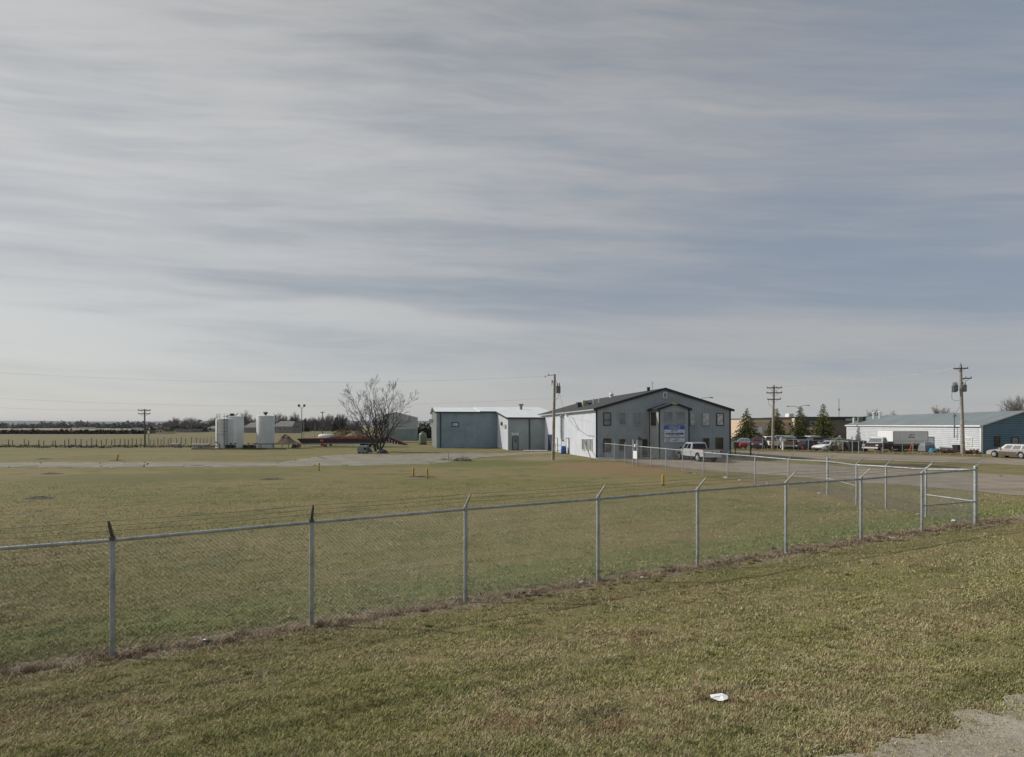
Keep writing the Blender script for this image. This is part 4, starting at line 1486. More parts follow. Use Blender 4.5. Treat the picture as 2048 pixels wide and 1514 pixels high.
# ---- white lap sided building on the right
AW = -math.atan2(0.175, 0.984)
FW = Frame(57.6, 70.6, AW)
whb = thing('sided_building', 'long white lap sided building with blue gable end and grey metal roof', 'building', (57.6, 70.6, 0), AW)
WW, WD, WE, WR = 8.9, 41.5, 3.5, 5.18
mb = MB()
lap(mb, (0, WD), (0, 0), 0, lambda q_: WE, (-1, 0), 0.26, 0.03, 0.06)
mb.build('long_wall', [M('lap_white'), M('siding_seam_shade')], whb)
mb = MB()
lap(mb, (0, 0), (WW, 0), 0, lambda q_: WE + (WR - WE) * (1 - abs(2 * q_ - 1)), (0, -1), 0.26, 0.03, 0.05)
mb.build('gable_wall', [M('lap_blue'), M('siding_seam_shade_blue')], whb)['label'] = 'blue gable end wall'
mb = MB()
lap(mb, (WW, 0), (WW, WD), 0, lambda q_: WE, (1, 0), 0.4, 0.03)
lap(mb, (WW, WD), (0, WD), 0, lambda q_: WE + (WR - WE) * (1 - abs(2 * q_ - 1)), (0, 1), 0.4, 0.03)
mb.build('rear_wall', [M('lap_white'), M('siding_seam_shade')], whb)
gable_roof(whb, 0, WW, -0.2, WD + 0.2, WE + 0.02, WR, 0.07, M('roof_metal_grey'), over=0.22)
mb = MB()
kw = (WR - WE) / (WW / 2)
for e in (-0.26, WW + 0.26):
    mb.slab([(e, -0.245, WE - kw * .26 - 0.12), (WW / 2, -0.245, WR - 0.12), (WW / 2, -0.245, WR + 0.08), (e, -0.245, WE - kw * .26 + 0.08)], (0, 1, 0), 0.04)
mb.box(-0.27, -0.2, WE - kw * .22 - 0.12, -0.223, WD + 0.2, WE - kw * .22 + 0.05)
mb.build('white_fascia', M('white_trim'), whb)
MB().box(-0.05, -0.05, 0, 0.16, 0.16, WE - 0.12).build('corner_trim', M('white_trim'), whb)


def wv(x0, x1, y0, y1, fm, pm, name='window', pane='pane', mull=None, fw=0.08):
    va, za = FW.hu(x0, y0, 0)
    vb, zb = FW.hu(x1, y1, 0)
    return window(whb, 'v', va, vb, max(zb, 0.03), za, -0.032, -1, M(fm), M(pm), fw, mull, name, pane)


wv(1930, 1945.5, 874, 892.5, 'white_trim', 'pane_curtain', mull=0.5)
wv(1855.5, 1869.5, 873.5, 901, 'dark_trim', 'pane_grey', 'door', 'door_panel')
ua, za = FW.hv(1988, 872.5)
ub, zb = FW.hv(1999.5, 893)
window(whb, 'u', ua, ub, zb, za, -0.032, -1, M('dark_trim'), M('pane_dark'), 0.09)
ua, za = FW.hv(2022, 874)
ub, zb = FW.hv(2037, 888)
window(whb, 'u', ua, ub, zb, za, -0.032, -1, M('dark_trim'), M('pane_grey'), 0.09)


def wroof(px, py, h):
    best = None
    for i in range(600):
        k_ = 72 + i * 0.08
        X, Y, Z = (px - 1024) / F * k_, k_, CZ + (HY - py) / F * k_
        u = FW.c * (X - FW.x) + FW.s * (Y - FW.y)
        v_ = -FW.s * (X - FW.x) + FW.c * (Y - FW.y)
        zr_ = WE + kw * min(max(u, 0), WW / 2) + 0.08
        e = abs(Z - zr_) + (0 if 0 <= v_ <= WD else 5)
        if best is None or e < best[0]:
            best = (e, u, v_, zr_)
    return best[1:]


for px, py in ((1747, 837), (1759, 836)):
    u, v_, z_ = wroof(px, py, 1)
    MB().lathe([(0.13, -0.3), (0.13, 0.9), (0.24, 0.95), (0.26, 1.1), (0.1, 1.22)], 12, (u, v_, z_)).build('vent_pipe', M('white_trim'), whb, True)
u, v_, z_ = wroof(1708, 846, 1)
MB().box(u - 0.16, v_ - 0.16, z_ - 0.3, u + 0.16, v_ + 0.16, z_ + 1.05).build('chimney', M('white_trim'), whb)
u, v_, z_ = wroof(1720, 844, 1)
MB().bbox(u - 0.4, v_ - 0.4, z_ - 0.3, u + 0.4, v_ + 0.4, z_ + 0.95, 0.05).build('roof_unit', M('tank_green'), whb)
MB().bbox(u + 0.45, v_ - 0.3, z_ - 0.2, u + 0.9, v_ + 0.5, z_ + 0.8, 0.05).build('roof_unit', M('black_steel'), whb)
# service mast against the long wall
vm_, zm_ = FW.hu(1908.5, 829, -0.35)
_, zmb = FW.hu(1908.5, 876, -0.35)
mb = MB()
mb.tube([(-0.35, vm_, zmb), (-0.35, vm_, zm_)], 0.07, 8)
mb.box(-0.5, vm_ - 0.25, zm_ - 0.25, -0.2, vm_ + 0.25, zm_ - 0.1)
mb.lathe([(0.09, 0), (0.12, 0.08), (0.03, 0.2)], 8, (-0.35, vm_, zm_))
for z_ in (zmb + 0.2, WE - 0.4):
    mb.box(-0.36, vm_ - 0.03, z_, -0.0, vm_ + 0.03, z_ + 0.05)
mb.build('service_mast', M('transformer'), whb)

# ---- buildings further back
def block(name, label, px0, px1, ytop, d, depth, wall, roof=None, parts=None):
    x0, x1 = at(px0, d), at(px1, d)
    o = thing(name, label, 'building', ((x0 + x1) / 2, d, 0))
    w2 = (x1 - x0) / 2
    h = zat(ytop, d)
    MB().box(-w2, 0, -0.1, w2, depth, h).build('wall', M(wall), o)
    return o, w2, h, (x0 + x1) / 2


ob, w2, h, cx = block('brick_building', 'flat roofed beige commercial building behind the row of spruces', 1500, 1591, 838, 140, 18, 'beige_wall')
MB().box(-w2 - 0.1, -0.15, h - 0.85, w2 + 0.05, -0.002, h - 0.3).build('parapet_band', M('beige_light'), ob)
MB().box(-w2 - 0.2, -0.3, h + 0.002, w2 + 0.1, 18, h + 0.25).build('roof', M('brown_wall'), ob)
for x0, x1, y0, y1, pm in ((1509, 1526, 852, 868, 'white_trim'), (1530, 1544, 852, 864, 'white_trim'), (1576, 1582, 845, 852, 'pane_dark'), (1553, 1558, 862, 873, 'pane_dark')):
    window(ob, 'u', at(x0, 140) - cx, at(x1, 140) - cx, zat(y1, 140), zat(y0, 140), 0, -1, M('grey_trim'), M(pm), 0.14)
ob, w2, h, cx = block('brick_building', 'flat roofed commercial building with dark upper fascia beside the white building', 1590, 1640, 836.5, 138, 18, 'beige_light')
MB().box(-w2 - 0.1, -0.25, zat(853, 138), w2 + 0.02, -0.003, h + 0.15).build('fascia', M('fascia_dark'), ob)
MB().box(-w2 - 0.15, -0.3, h + 0.153, w2 + 0.05, 18, h + 0.35).build('roof', M('black_trim'), ob)
for x0, x1, y0, y1 in ((1598, 1606, 866, 874), (1619, 1629, 843, 850)):
    window(ob, 'u', at(x0, 138) - cx, at(x1, 138) - cx, zat(y1, 138), zat(y0, 138), -0.26, -1, M('grey_trim'), M('pane_dark'), 0.12)
MB().bbox(at(1590, 138) - cx, 3, h + 0.3, at(1600, 138) - cx, 5, h + 1.2, 0.05).build('roof_unit', M('white_trim'), ob)
ob, w2, h, cx = block('brick_building', 'dark brown windowless building between the spruces and the white building', 1640.5, 1760, 835.5, 137, 16, 'brown_wall')
MB().box(-w2 - 0.05, -0.2, h - 0.5, w2 + 0.1, -0.003, h + 0.1).build('roof_trim', M('black_trim'), ob)
MB().box(-w2 - 0.05, -0.2, h + 0.103, w2 + 0.1, 16, h + 0.25).build('roof', M('black_trim'), ob)
MB().box(at(1690, 137) - cx, -0.3, zat(842, 137), at(1706, 137) - cx, -0.21, zat(837, 137)).build('wall_panel', M('grey_trim'), ob)

hg = thing('hangar', 'two tone grey and green metal hangar behind the bare tree', 'building', (at(798, 130), 130, 0), R(6))
w2 = 3.25
xa, xb = -3.6, 3.4
hp, he = zat(826, 130), zat(834, 130)
mb = MB()
zs = zat(858, 130)
mb.add([(xa, 0, zs), (xb, 0, zs), (xb, 0, he), (-0.6, 0, hp + 0.1), (xa, 0, he + 0.35)], [(0, 1, 2, 3, 4)])
mb.add([(xb, 0, zs), (xb, 14, zs), (xb, 14, he), (xb, 0, he)], [(0, 1, 2, 3)])
mb.add([(xa, 0, zs), (xa, 14, zs), (xa, 14, he + .35), (xa, 0, he + .35)], [(3, 2, 1, 0)])
mb.build('upper_wall', M('hangar_upper'), hg)
MB().box(xa, 0.0, -0.1, xb, 14, zs - 0.002).build('lower_wall', M('hangar_lower'), hg)
mb = MB()
mb.slab([(xa - .15, -.15, he + .38), (-0.6, -.15, hp + .13), (-0.6, 14.1, hp + .13), (xa - .15, 14.1, he + .38)], (0, 0, 1), .08)
mb.slab([(xb + .15, -.15, he + .0), (-0.6, -.15, hp + .13), (-0.6, 14.1, hp + .13), (xb + .15, 14.1, he + .0)], (0, 0, 1), .08)
mb.build('roof', M('hangar_upper'), hg)

# ------------------------------------------------------------------ utility poles and wires
def insul(mb, p, h=0.16):
    mb.lathe([(0.02, -0.05), (0.05, 0.0), (0.035, h * .4), (0.055, h * .5), (0.03, h)], 8, p)


def pole_base(px, d, top_y, label, name='utility_pole', r0=0.17, r1=0.11, lean=0.0, m='pole_wood', group=None, cat='pole'):
    x = at(px, d)
    z0 = g1(x, d)
    h = zat(top_y, d) - z0
    o = thing(name, label, cat, (x, d, z0), 0, group)
    MB().tube([(0, 0, -0.5), (lean * h * 0.5, 0, h * .5), (lean * h, 0, h)], [r0, (r0 + r1) / 2, r1], 14).build('pole', M(m), o, True)
    return o, h


def crossarm(o, c, half, ang, ins=4, m='dark_wood', up=True, name='crossarm'):
    dx, dy = math.cos(ang), math.sin(ang)
    mb = MB()
    c = Vector(c)
    a = Vector((dx, dy, 0))
    n = Vector((-dy, dx, 0))
    P = [c + a * s_ * half + n * t_ for s_, t_ in ((-1, -.06), (1, -.06), (1, .06), (-1, .06))]
    mb.slab(P, (0, 0, 1), 0.13)
    mb.tube([c + a * half * .6, c - Vector((0, 0, half * .45))], 0.02, 5)
    mb.tube([c - a * half * .6, c - Vector((0, 0, half * .45))], 0.02, 5)
    ob = mb.build(name, M(m), o)
    mb = MB()
    for i in range(ins):
        q_ = -1 + 2 * i / (ins - 1)
        p = c + a * q_ * half * .92 + Vector((0, 0, 0.13 if up else -0.2))
        insul(mb, p)
    mb.build('insulators', M('insulator'), ob)
    return ob


def transformer(o, c, r=0.3, h=0.95):
    mb = MB()
    mb.lathe([(r * .9, 0), (r, 0.04), (r, h), (r * 1.06, h + .02), (r * 1.06, h + .06), (r * .5, h + .14)], 16, c)
    mb.box(c[0] - 0.05, c[1] - r - .05, c[2] + h * .5, c[0] + 0.05, c[1] - r, c[2] + h * .7)
    t = mb.build('transformer', M('transformer'), o, True)
    mb = MB()
    for s_ in (-.5, .5):
        insul(mb, (c[0] + s_ * r, c[1], c[2] + h + .1), 0.34)
    mb.build('bushings', M('insulator'), t)
    return t


def wire(name, label, a, b, sag, r=0.012, m='wire', group=None, n=24):
    a, b = Vector(a), Vector(b)
    pts = []
    for i in range(n + 1):
        q_ = i / n
        pts.append(a.lerp(b, q_) - Vector((0, 0, 4 * sag * q_ * (1 - q_))))
    o = MB().tube(pts, r, 5).build(name, M(m))
    return tag(o, label, 'power line', group)


P1, h1 = pole_base(1106, 57.5, 748.5, 'wooden power pole with one grey transformer standing by the white office wall', lean=0.0205)
P1x, P1y = P1.location.x, P1.location.y
top = 0.0205 * h1
mb = MB()
mb.tube([(top, 0, h1 - 0.05), (top - 0.62, -0.05, h1 - 0.12)], 0.03, 8)
insul(mb, (top - 0.62, -0.05, h1 - 0.12))
insul(mb, (top - 0.95, -0.05, h1 - 0.28), 0.14)
mb.tube([(top - 0.62, -.05, h1 - .1), (top - 0.95, -0.05, h1 - 0.25)], 0.012, 5)
mb.build('pole_top_bracket', M('transformer'), P1)
transformer(P1, (top + 0.36, 0, h1 - 1.9), 0.22, 0.62)
mb = MB()
mb.box(top - 0.32, -0.06, h1 - 0.85, top - 0.2, 0.06, h1 - 0.6)
mb.tube([(top - 0.26, 0, h1 - .85), (top - 0.3, 0, h1 - 1.1)], 0.03, 6)
mb.build('cutout_fuse', M('insulator'), P1)
mb = MB()
mb.tube([(top, -.1, h1 - .4), (top + .25, -.1, h1 - .9), (top + .45, -.1, h1 - 1.3)], 0.012, 5)
mb.tube([(top + .4, 0, h1 - 1.95), (top + .3, -.05, h1 - 2.4), (top + 0.05, -.1, h1 - 2.55)], 0.016, 5)
mb.build('leads', M('plastic_dark'), P1)
gA = 'overhead lines running left from the office power pole'
tp = Vector((P1x + top, P1y, 0))
wire('power_line', 'upper thin overhead line running left from the office power pole', (tp.x - .62, tp.y - .05, zat(752, P1y)), (at(-120, 54), 54, zat(737, 54)), 0.95, 0.0055)
wire('power_line', 'lower thin overhead line running left from the office power pole', (tp.x, tp.y, zat(796, P1y)), (at(-120, 54), 54, zat(789, 54)), 0.95, 0.0055)
vv, zz = sside(1136, 829)
pw = main.matrix_basis @ Vector((-0.3, vv, zz))
wire('service_drop', 'thin service cable from the office pole transformer down to the eave', (tp.x + .4, tp.y, zat(780, P1y)), pw, 0.15, 0.010, 'plastic_dark')
vv, zz = sside(1160, 862)
pw2 = main.matrix_basis @ Vector((-0.1, vv, zz))
wire('service_drop', 'second thin cable hanging from the eave across the white wall', pw, pw2, 0.1, 0.010, 'plastic_dark')

P2, h2 = pole_base(1545, 80.5, 770, 'wooden power pole with three crossarms in front of the spruces', lean=0.022, m='pole_wood', r0=0.2, r1=0.13)
for dy_, half, ins in ((0.35, 1.0, 4), (1.05, 1.02, 4), (1.95, 0.88, 3)):
    z_ = h2 - dy_
    crossarm(P2, (0.022 * z_, -0.14, z_ - .12), half, R(-12), ins)
mb = MB()
mb.tube([(0.022 * h2 - .8, -.1, h2 - 2.0), (0.022 * h2 - .75, -.1, h2 - 2.7), (0.022 * h2 - .15, -.12, h2 - 3.2)], 0.02, 5)
mb.build('leads', M('plastic_dark'), P2)
P3, h3 = pole_base(1926, 69.4, 729, 'tall wooden power pole with a cluster of transformers before the white building', lean=-0.028, m='pole_grey_wood', r0=0.23, r1=0.14)
lx = lambda z_: -0.028 * z_
crossarm(P3, (lx(h3) - 0.1, -.14, h3 - 0.55), 0.75, R(-18), 3)
crossarm(P3, (lx(h3) + 0.55, -.14, h3 - 1.75), 0.55, R(-25), 3)
MB().tube([(lx(h3), 0, h3 - .1), (lx(h3), 0, h3 + .2)], 0.03, 6).build('top_pin', M('insulator'), P3)
transformer(P3, (lx(h3) - .75, 0, h3 - 3.35), 0.26, 0.75)
transformer(P3, (lx(h3) - .3, .35, h3 - 3.2), 0.24, 0.7)
transformer(P3, (lx(h3) + .28, -.2, h3 - 3.3), 0.26, 0.75)
mb = MB()
mb.tube([(lx(h3) - 1.02, 0, h3 - 2.7), (lx(h3) - 1.05, 0, h3 - 4.1), (lx(h3) - .7, 0, h3 - 4.4), (lx(h3) - .1, -.1, h3 - 4.3)], 0.018, 5)
mb.tube([(lx(h3) - .3, 0, h3 - 2.3), (lx(h3) - .6, 0, h3 - 2.4), (lx(h3) - .95, 0, h3 - 2.75)], 0.018, 5)
mb.build('leads', M('plastic_dark'), P3)
gB = 'bright overhead lines between the two poles on the right'
a3 = Vector((P3.location.x + lx(h3), P3.location.y - .1, h3))
b2 = Vector((P2.location.x + 0.022 * h2, P2.location.y - .1, h2))
for i, (da, db, zc, lab) in enumerate(((-.75, -.9, .42, 'leftmost bright line from the transformer cluster pole to the three crossarm pole'),
                                       (-.1, 0.0, .47, 'middle bright line from the transformer cluster pole to the three crossarm pole'),
                                       (.55, .9, .42, 'rightmost bright line from the transformer cluster pole to the three crossarm pole'))):
    wire('power_line', lab, a3 + Vector((da, 0, -zc)), b2 + Vector((db, 0, -.2)), 0.35, 0.017, 'wire_bright', gB)
mast = whb.matrix_basis @ Vector((-.35, vm_, zm_ + .1))
wire('service_drop', 'short dark cable from the transformer cluster down to the white building mast', a3 + Vector((0.25, 0, -4.4)), mast, 0.12, 0.014, 'plastic_dark')
P4, h4 = pole_base(290, 93, 818, 'distant power pole with two crossarms behind the post and wire fence on the left', r0=0.13, r1=0.09, m='dark_wood', lean=-0.01)
crossarm(P4, (-.06, -.1, h4 - .28), 0.98, R(4), 4)
crossarm(P4, (-.05, -.1, h4 - .85), 0.92, R(4), 3)
wire('power_line', 'faint low line running left from the two crossarm pole', (P4.location.x - .9, 93, h4 - .15), (at(-150, 88), 88, zat(806, 88)), 0.4, 0.011)
P5, h5 = pole_base(645, 160, 823, 'slim distant power pole with one short crossarm above the red trailer', r0=0.14, r1=0.1, m='dark_wood')
crossarm(P5, (0, -.1, h5 - .3), 0.55, 0, 2)

FL, hf = pole_base(603.5, 110, 816, 'slender steel pole carrying two floodlights beside the white tanks', 'floodlight_pole', 0.09, 0.06, 0, 'transformer', cat='lamp')
for s_ in (-1, 1):
    mb = MB()
    mb.tube([(0, 0, hf), (s_ * 0.32, 0, hf + .12), (s_ * 0.45, 0, hf + .35)], 0.035, 6)
    mb.slab([(s_ * .3, -.2, hf + .3), (s_ * .62, -.25, hf + .2), (s_ * .72, -.2, hf + .62), (s_ * .4, -.15, hf + .72)], (0, 1, 0), 0.3)
    mb.build('floodlight', M('lamp_head'), FL)
for px, d, ty, lab in ((607.5, 118, 843, 'left one of two thin pale posts beside the floodlight pole'), (630, 150, 846, 'right one of two thin pale posts beside the floodlight pole')):
    x = at(px, d)
    o = MB().tube([(x, d, -.2), (x, d, zat(ty, d))], 0.06, 6).build('steel_post', M('galvanised'))
    tag(o, lab, 'post')

# double street lamp and the mast far behind
SLp = thing('street_lamp', 'double armed street lamp rising behind the spruces', 'lamp', (at(1600, 118), 118, 0))
hl = zat(820, 118)
MB().tube([(0, 0, 0), (0, 0, hl)], [0.11, 0.07], 10).build('pole', M('transformer'), SLp, True)
for s_, px, py in ((-1, 1577.5, 812.5), (1, 1615.5, 810.5)):
    ex, ez = at(px, 118) - SLp.location.x, zat(py, 118)
    mb = MB()
    mb.tube([(0, 0, hl - .1), (ex * .25, 0, ez - .15), (ex * .45, 0, ez), (ex, 0, ez)], 0.045, 8)
    am = mb.build('arm', M('transformer'), SLp, True)
    MB().loft([[(ex - s_ * .1, -.1, ez - .08), (ex - s_ * .1, .1, ez - .08), (ex - s_ * .1, .1, ez + .06), (ex - s_ * .1, -.1, ez + .06)],
               [(ex + s_ * .35, -.14, ez - .1), (ex + s_ * .35, .14, ez - .1), (ex + s_ * .35, .14, ez + .03), (ex + s_ * .35, -.14, ez + .03)]]).build('lamp_head', M('lamp_head'), am)
SL2 = thing('street_lamp', 'single armed street lamp showing over the right roof slope of the grey office', 'lamp', (at(1400, 125), 125, 0))
h_ = zat(796, 125)
MB().tube([(0, 0, 0), (0, 0, h_ - .5), (0.5, 0, h_), (at(1421, 125) - SL2.location.x, 0, h_ + .1)], [0.11, .08, .06, .05], 8).build('pole', M('transformer'), SL2, True)
ex = at(1421, 125) - SL2.location.x
MB().box(ex - .1, -.15, h_ - .02, ex + .5, .15, h_ + .18).build('lamp_head', M('lamp_head'), SL2)
AM = thing('antenna_mast', 'thin radio mast standing beyond the brown building', 'mast', (at(1678, 150), 150, 0))
mb = MB()
ht = zat(797, 150)
for k3 in range(3):
    a = k3 * 2.094
    mb.tube([(math.cos(a) * .12, math.sin(a) * .12, 0), (math.cos(a) * .07, math.sin(a) * .07, ht)], 0.022, 4)
mb.build('mast', M('transformer'), AM)
MB().lathe([(0.2, zat(821, 150)), (0.24, zat(820, 150)), (0.2, zat(817, 150))], 10).build('dish', M('transformer'), AM)

# ------------------------------------------------------------------ tanks and yard machinery
def tank(px0, px1, ytop, d, label):
    x0, x1 = at(px0, d), at(px1, d)
    r = (x1 - x0) / 2
    h = zat(ytop, d)
    o = thing('storage_tank', label, 'tank', ((x0 + x1) / 2, d, 0), 0, 'upright white storage tanks')
    MB().lathe([(r, 0), (r, h), (r * 0.985, h + .03), (r * .2, h + .14), (0.01, h + .16)], 48).build('shell', M('tank_white'), o, True)
    mb = MB()
    for z in (0.05, h * .25, h * .5, h * .75, h - .05):
        mb.lathe([(r + .004, z), (r + .014, z + .01), (r + .014, z + .03), (r + .004, z + .04)], 48, cap=False)
    mb.build('weld_bands', M('tank_white'), o, True)
    return o, r, h


TA, r, h = tank(433, 467, 838.5, 85, 'front white tank with ladder and railing, left of the group')
mb = MB()
for s_ in (-.22, .22):
    mb.tube([(r * .55 + s_, -r * .95, .3), (r * .55 + s_, -r * .95, h + .8)], 0.03, 6)
z = .5
while z < h + .6:
    mb.tube([(r * .55 - .22, -r * .95, z), (r * .55 + .22, -r * .95, z)], 0.018, 5)
    z += .3
for z in np.arange(2.0, h + .5, .55):
    pts = [(r * .55 + .36 * math.cos(a), -r * .95 - .1 - .5 * math.sin(a), z) for a in np.linspace(0, math.pi, 7)]
    mb.tube(pts, 0.02, 5)
mb.build('caged_ladder', M('green_steel'), TA)
mb = MB()
for i in range(6):
    a = R(150 + i * 22)
    p = (r * .9 * math.cos(a), r * .9 * math.sin(a), h)
    mb.tube([p, (p[0], p[1], h + .75)], 0.022, 5)
for z in (.4, .75):
    mb.tube([(r * .9 * math.cos(R(150 + i * 22)), r * .9 * math.sin(R(150 + i * 22)), h + z) for i in range(6)], 0.018, 5)
mb.build('railing', M('galvanised'), TA)
mb = MB()
mb.tube([(-r * .42, -r * .98, .9), (-r * .42, -r * .98, h - .1)], 0.04, 8)
mb.tube([(-r * .7, -r * .8, h * .5), (-r * .42, -r * 1.0, h * .5), (r * .4, -r * .98, h * .5)], 0.025, 6)
mb.tube([(-r * .98, -r * .3, 1.2), (-r * .6, -r * 1.05, .95), (-r * .1, -r * 1.1, .7), (-r * .1, -r * 1.1, .15)], 0.05, 8)
mb.tube([(-r * .98, -r * .3, .6), (-r * .6, -r * 1.05, .5), (-r * .2, -r * 1.1, .45)], 0.045, 8)
mb.build('piping', M('black_steel'), TA)
TB, rb, hb_ = tank(452, 486, 833.5, 89.5, 'second white tank standing behind the ladder of the front one')
mb = MB()
mb.lathe([(.22, 0), (.32, .2), (.36, .36), (.1, .42)], 12, (-.28, -.2, hb_ + .1))
mb.tube([(.1, -.2, hb_ + .2), (.55, -.1, hb_ + .45), (.6, -.1, hb_ + .6)], 0.06, 6)
mb.tube([(-1.2, -.4, hb_ + .05), (-.4, -.2, hb_ + .25)], 0.06, 6)
mb.build('hatch', M('navy_steel'), TB, True)
TC_, rc, hc = tank(514.5, 548, 832.5, 88, 'third white tank standing apart with a dark hat vent')
mb = MB()
mb.lathe([(.14, 0), (.14, .18), (.3, .3), (.36, .48), (.2, .52)], 14, (0, 0, hc + .12))
mb.build('hat_vent', M('navy_steel'), TC_, True)
MB().tube([(.15, 0, hc + .5), (.15, 0, hc + 1.1)], 0.015, 5).build('vent_rod', M('galvanised'), TC_)

x0, x1 = at(508, 85), at(583, 85)
pr = thing('pipe_rack', 'dark green pipe rail on short legs in front of the third tank', 'pipe rack', (x0, 84.5, 0))
mb = MB()
mb.tube([(0, 0, .72), (x1 - x0, 0, .72)], 0.07, 8)
mb.build('pipe', M('green_steel'), pr, True)
for px in (521, 525, 550, 567, 580):
    MB().tube([(at(px, 85) - x0, 0, -.1), (at(px, 85) - x0, 0, .72)], 0.05, 6).build('leg', M('green_steel'), pr)
for px, ww_, lab in ((457, .9, 'dark pump unit at the foot of the front tank'), (466, .9, 'black valve skid between the two front tanks'), (492, 1.0, 'black pump skid right of the second tank'), (505, 1.2, 'long dark engine skid left of the third tank'), (574, 1.1, 'dark green steel tote right of the third tank')):
    x = at(px, 83.8)
    o = thing('pump_skid', lab, 'pump', (x, 83.8 if px < 560 else 87, 0))
    mm = 'black_steel' if px < 560 else 'green_steel'
    MB().bbox(-ww_ / 2, -.35, .0, ww_ / 2, .35, .15, .03).build('base', M('dark_trim'), o)
    mb = MB()
    mb.bbox(-ww_ * .4, -.25, .15, ww_ * .05, .25, .62, .05)
    mb.tube([(ww_ * .05, 0, .36), (ww_ * .42, 0, .36)], 0.17, 10)
    mb.tube([(ww_ * .3, 0, .4), (ww_ * .3, 0, .78), (ww_ * .55, 0, .85)], 0.06, 8)
    mb.build('pump', M(mm), o)
    MB().lathe([(.16, 0), (.18, .02), (.18, .06), (.05, .07)], 10, (ww_ * .3, 0, .72)).build('handwheel', M('red_steel' if px == 492 else mm), o)
bund = MB()
bund.bbox(at(395, 84), 82.3, -.1, at(578, 84), 83.0, .16, .05)
tag(bund.build('bund_wall', M('dirt')), 'low dark bund along the front of the tank pad', 'bund')

# long rusty red trailer with lattice sections on it
RT = thing('equipment_trailer', 'long black flatbed trailer loaded with rusty red lattice steel', 'trailer', (at(593, 91), 91, 0))
LX = at(765, 91) - at(593, 91)
mb = MB()
mb.slab([(0, 0, 1.32), (LX, 0, 1.2), (LX, 0, .55), (.9, 0, .42), (.45, 0, .95)], (0, 1, 0), .25)
mb.slab([(0, 2.2, 1.32), (LX, 2.2, 1.2), (LX, 2.2, .55), (.9, 2.2, .42), (.45, 2.2, .95)], (0, 1, 0), .25)
mb.box(.3, .25, 1.0, LX, 2.2, 1.15)
mb.build('frame', M('navy_steel'), RT)
rng = random.Random(5)
mb = MB()
x = .3
zt_ = lambda q_: 1.36 + .34 * min(1, q_ * 2.2)
for yy in (.15, 1.1, 2.1):
    mb.tube([(.2, yy, 1.33), (LX * .30, yy, 1.36), (LX * .45, yy, 1.62), (LX, yy, 1.66)], 0.05, 6)
    mb.tube([(LX * .35, yy, 1.34), (LX, yy, 1.34)], 0.05, 6)
    x = LX * .40
    while x < LX - .4:
        mb.tube([(x, yy, 1.34), (x + .22, yy, 1.62)], 0.035, 5)
        mb.tube([(x + .22, yy, 1.62), (x + .44, yy, 1.34)], 0.035, 5)
        x += .44
mb.build('lattice_section', M('red_steel'), RT)
mb = MB()
for _ in range(26):
    x = rng.uniform(LX * .3, LX - .3)
    l = rng.uniform(.3, 1.2)
    y_ = rng.uniform(0, 2.2)
    mb.tube([(x, y_, rng.uniform(1.3, 1.7)), (x + l, y_ + rng.uniform(-.2, .2), rng.uniform(1.3, 1.85))], rng.uniform(.03, .07), 5)
mb.build('loose_steel', M('red_bright'), RT)
for px in (643, 597, 649):
    x = at(px, 90.5) - RT.location.x
    hi = px == 643
    MB().bbox(x - .25, -.35, .85 if hi else .05, x + .25, -.02, 1.15 if hi else .55, .05).build('stand', M('red_bright'), RT)
MB().slab([(LX - .2, .3, 1.55), (LX + 1.5, .3, 1.45), (at(811, 91) - RT.location.x, .3, .45), (at(811, 91) - RT.location.x, .3, .3), (LX - .2, .3, .8)], (0, 1, 0), 1.6).build('ramp', M('dark_rust'), RT)
mb = MB()
for i in range(5):
    x = LX + .5 + i * .45
    mb.box(x, .1, .35, x + .1, .28, 1.5 - i * .2)
mb.build('ramp_rails', M('sign_white'), RT)
for x in (LX - 3.2, LX - 2.2, LX - 1.2):
    MB().lathe([(0.2, -.14), (.45, -.14), (.48, -.08), (.48, .08), (.45, .14), (.2, .14)], 16).build('wheel', M('tyre'), RT, True).matrix_local = Matrix.Translation((x, .4, .5)) @ Matrix.Rotation(R(90), 4, 'X')

wt = thing('horizontal_tank', 'white horizontal tank lying behind the red trailer', 'tank', (at(653, 97), 97, 0))
mb = MB()
L2 = (at(667, 97) - at(639, 97)) / 2
mb.lathe([(.05, -L2 - .12), (.5, -L2 - .05), (.62, -L2 + .1), (.62, L2 - .1), (.5, L2 + .05), (.05, L2 + .12)], 20)
o = mb.build('shell', M('tank_white'), wt, True)
o.matrix_local = Matrix.Translation((0, 0, zat(868, 97) - .62)) @ Matrix.Rotation(R(90), 4, 'Y')
for s_ in (-1, 1):
    MB().box(s_ * L2 * .6 - .1, -.4, 0, s_ * L2 * .6 + .1, .4, zat(868, 97) - 1.0).build('saddle', M('dark_trim'), wt)

ru = thing('pipe_barrier', 'long thin pale pipe rail running before the red trailer', 'rail', (at(545, 86), 86, 0))
xl = at(770, 86) - at(545, 86)
MB().tube([(0, 0, zat(887, 86)), (xl, 0, zat(886.5, 86))], 0.028, 6).build('rail', M('galvanised'), ru)
for i in range(8):
    MB().tube([(xl * i / 7, 0, -.1), (xl * i / 7, 0, zat(887, 86))], 0.03, 6).build('post', M('galvanised_dull'), ru)

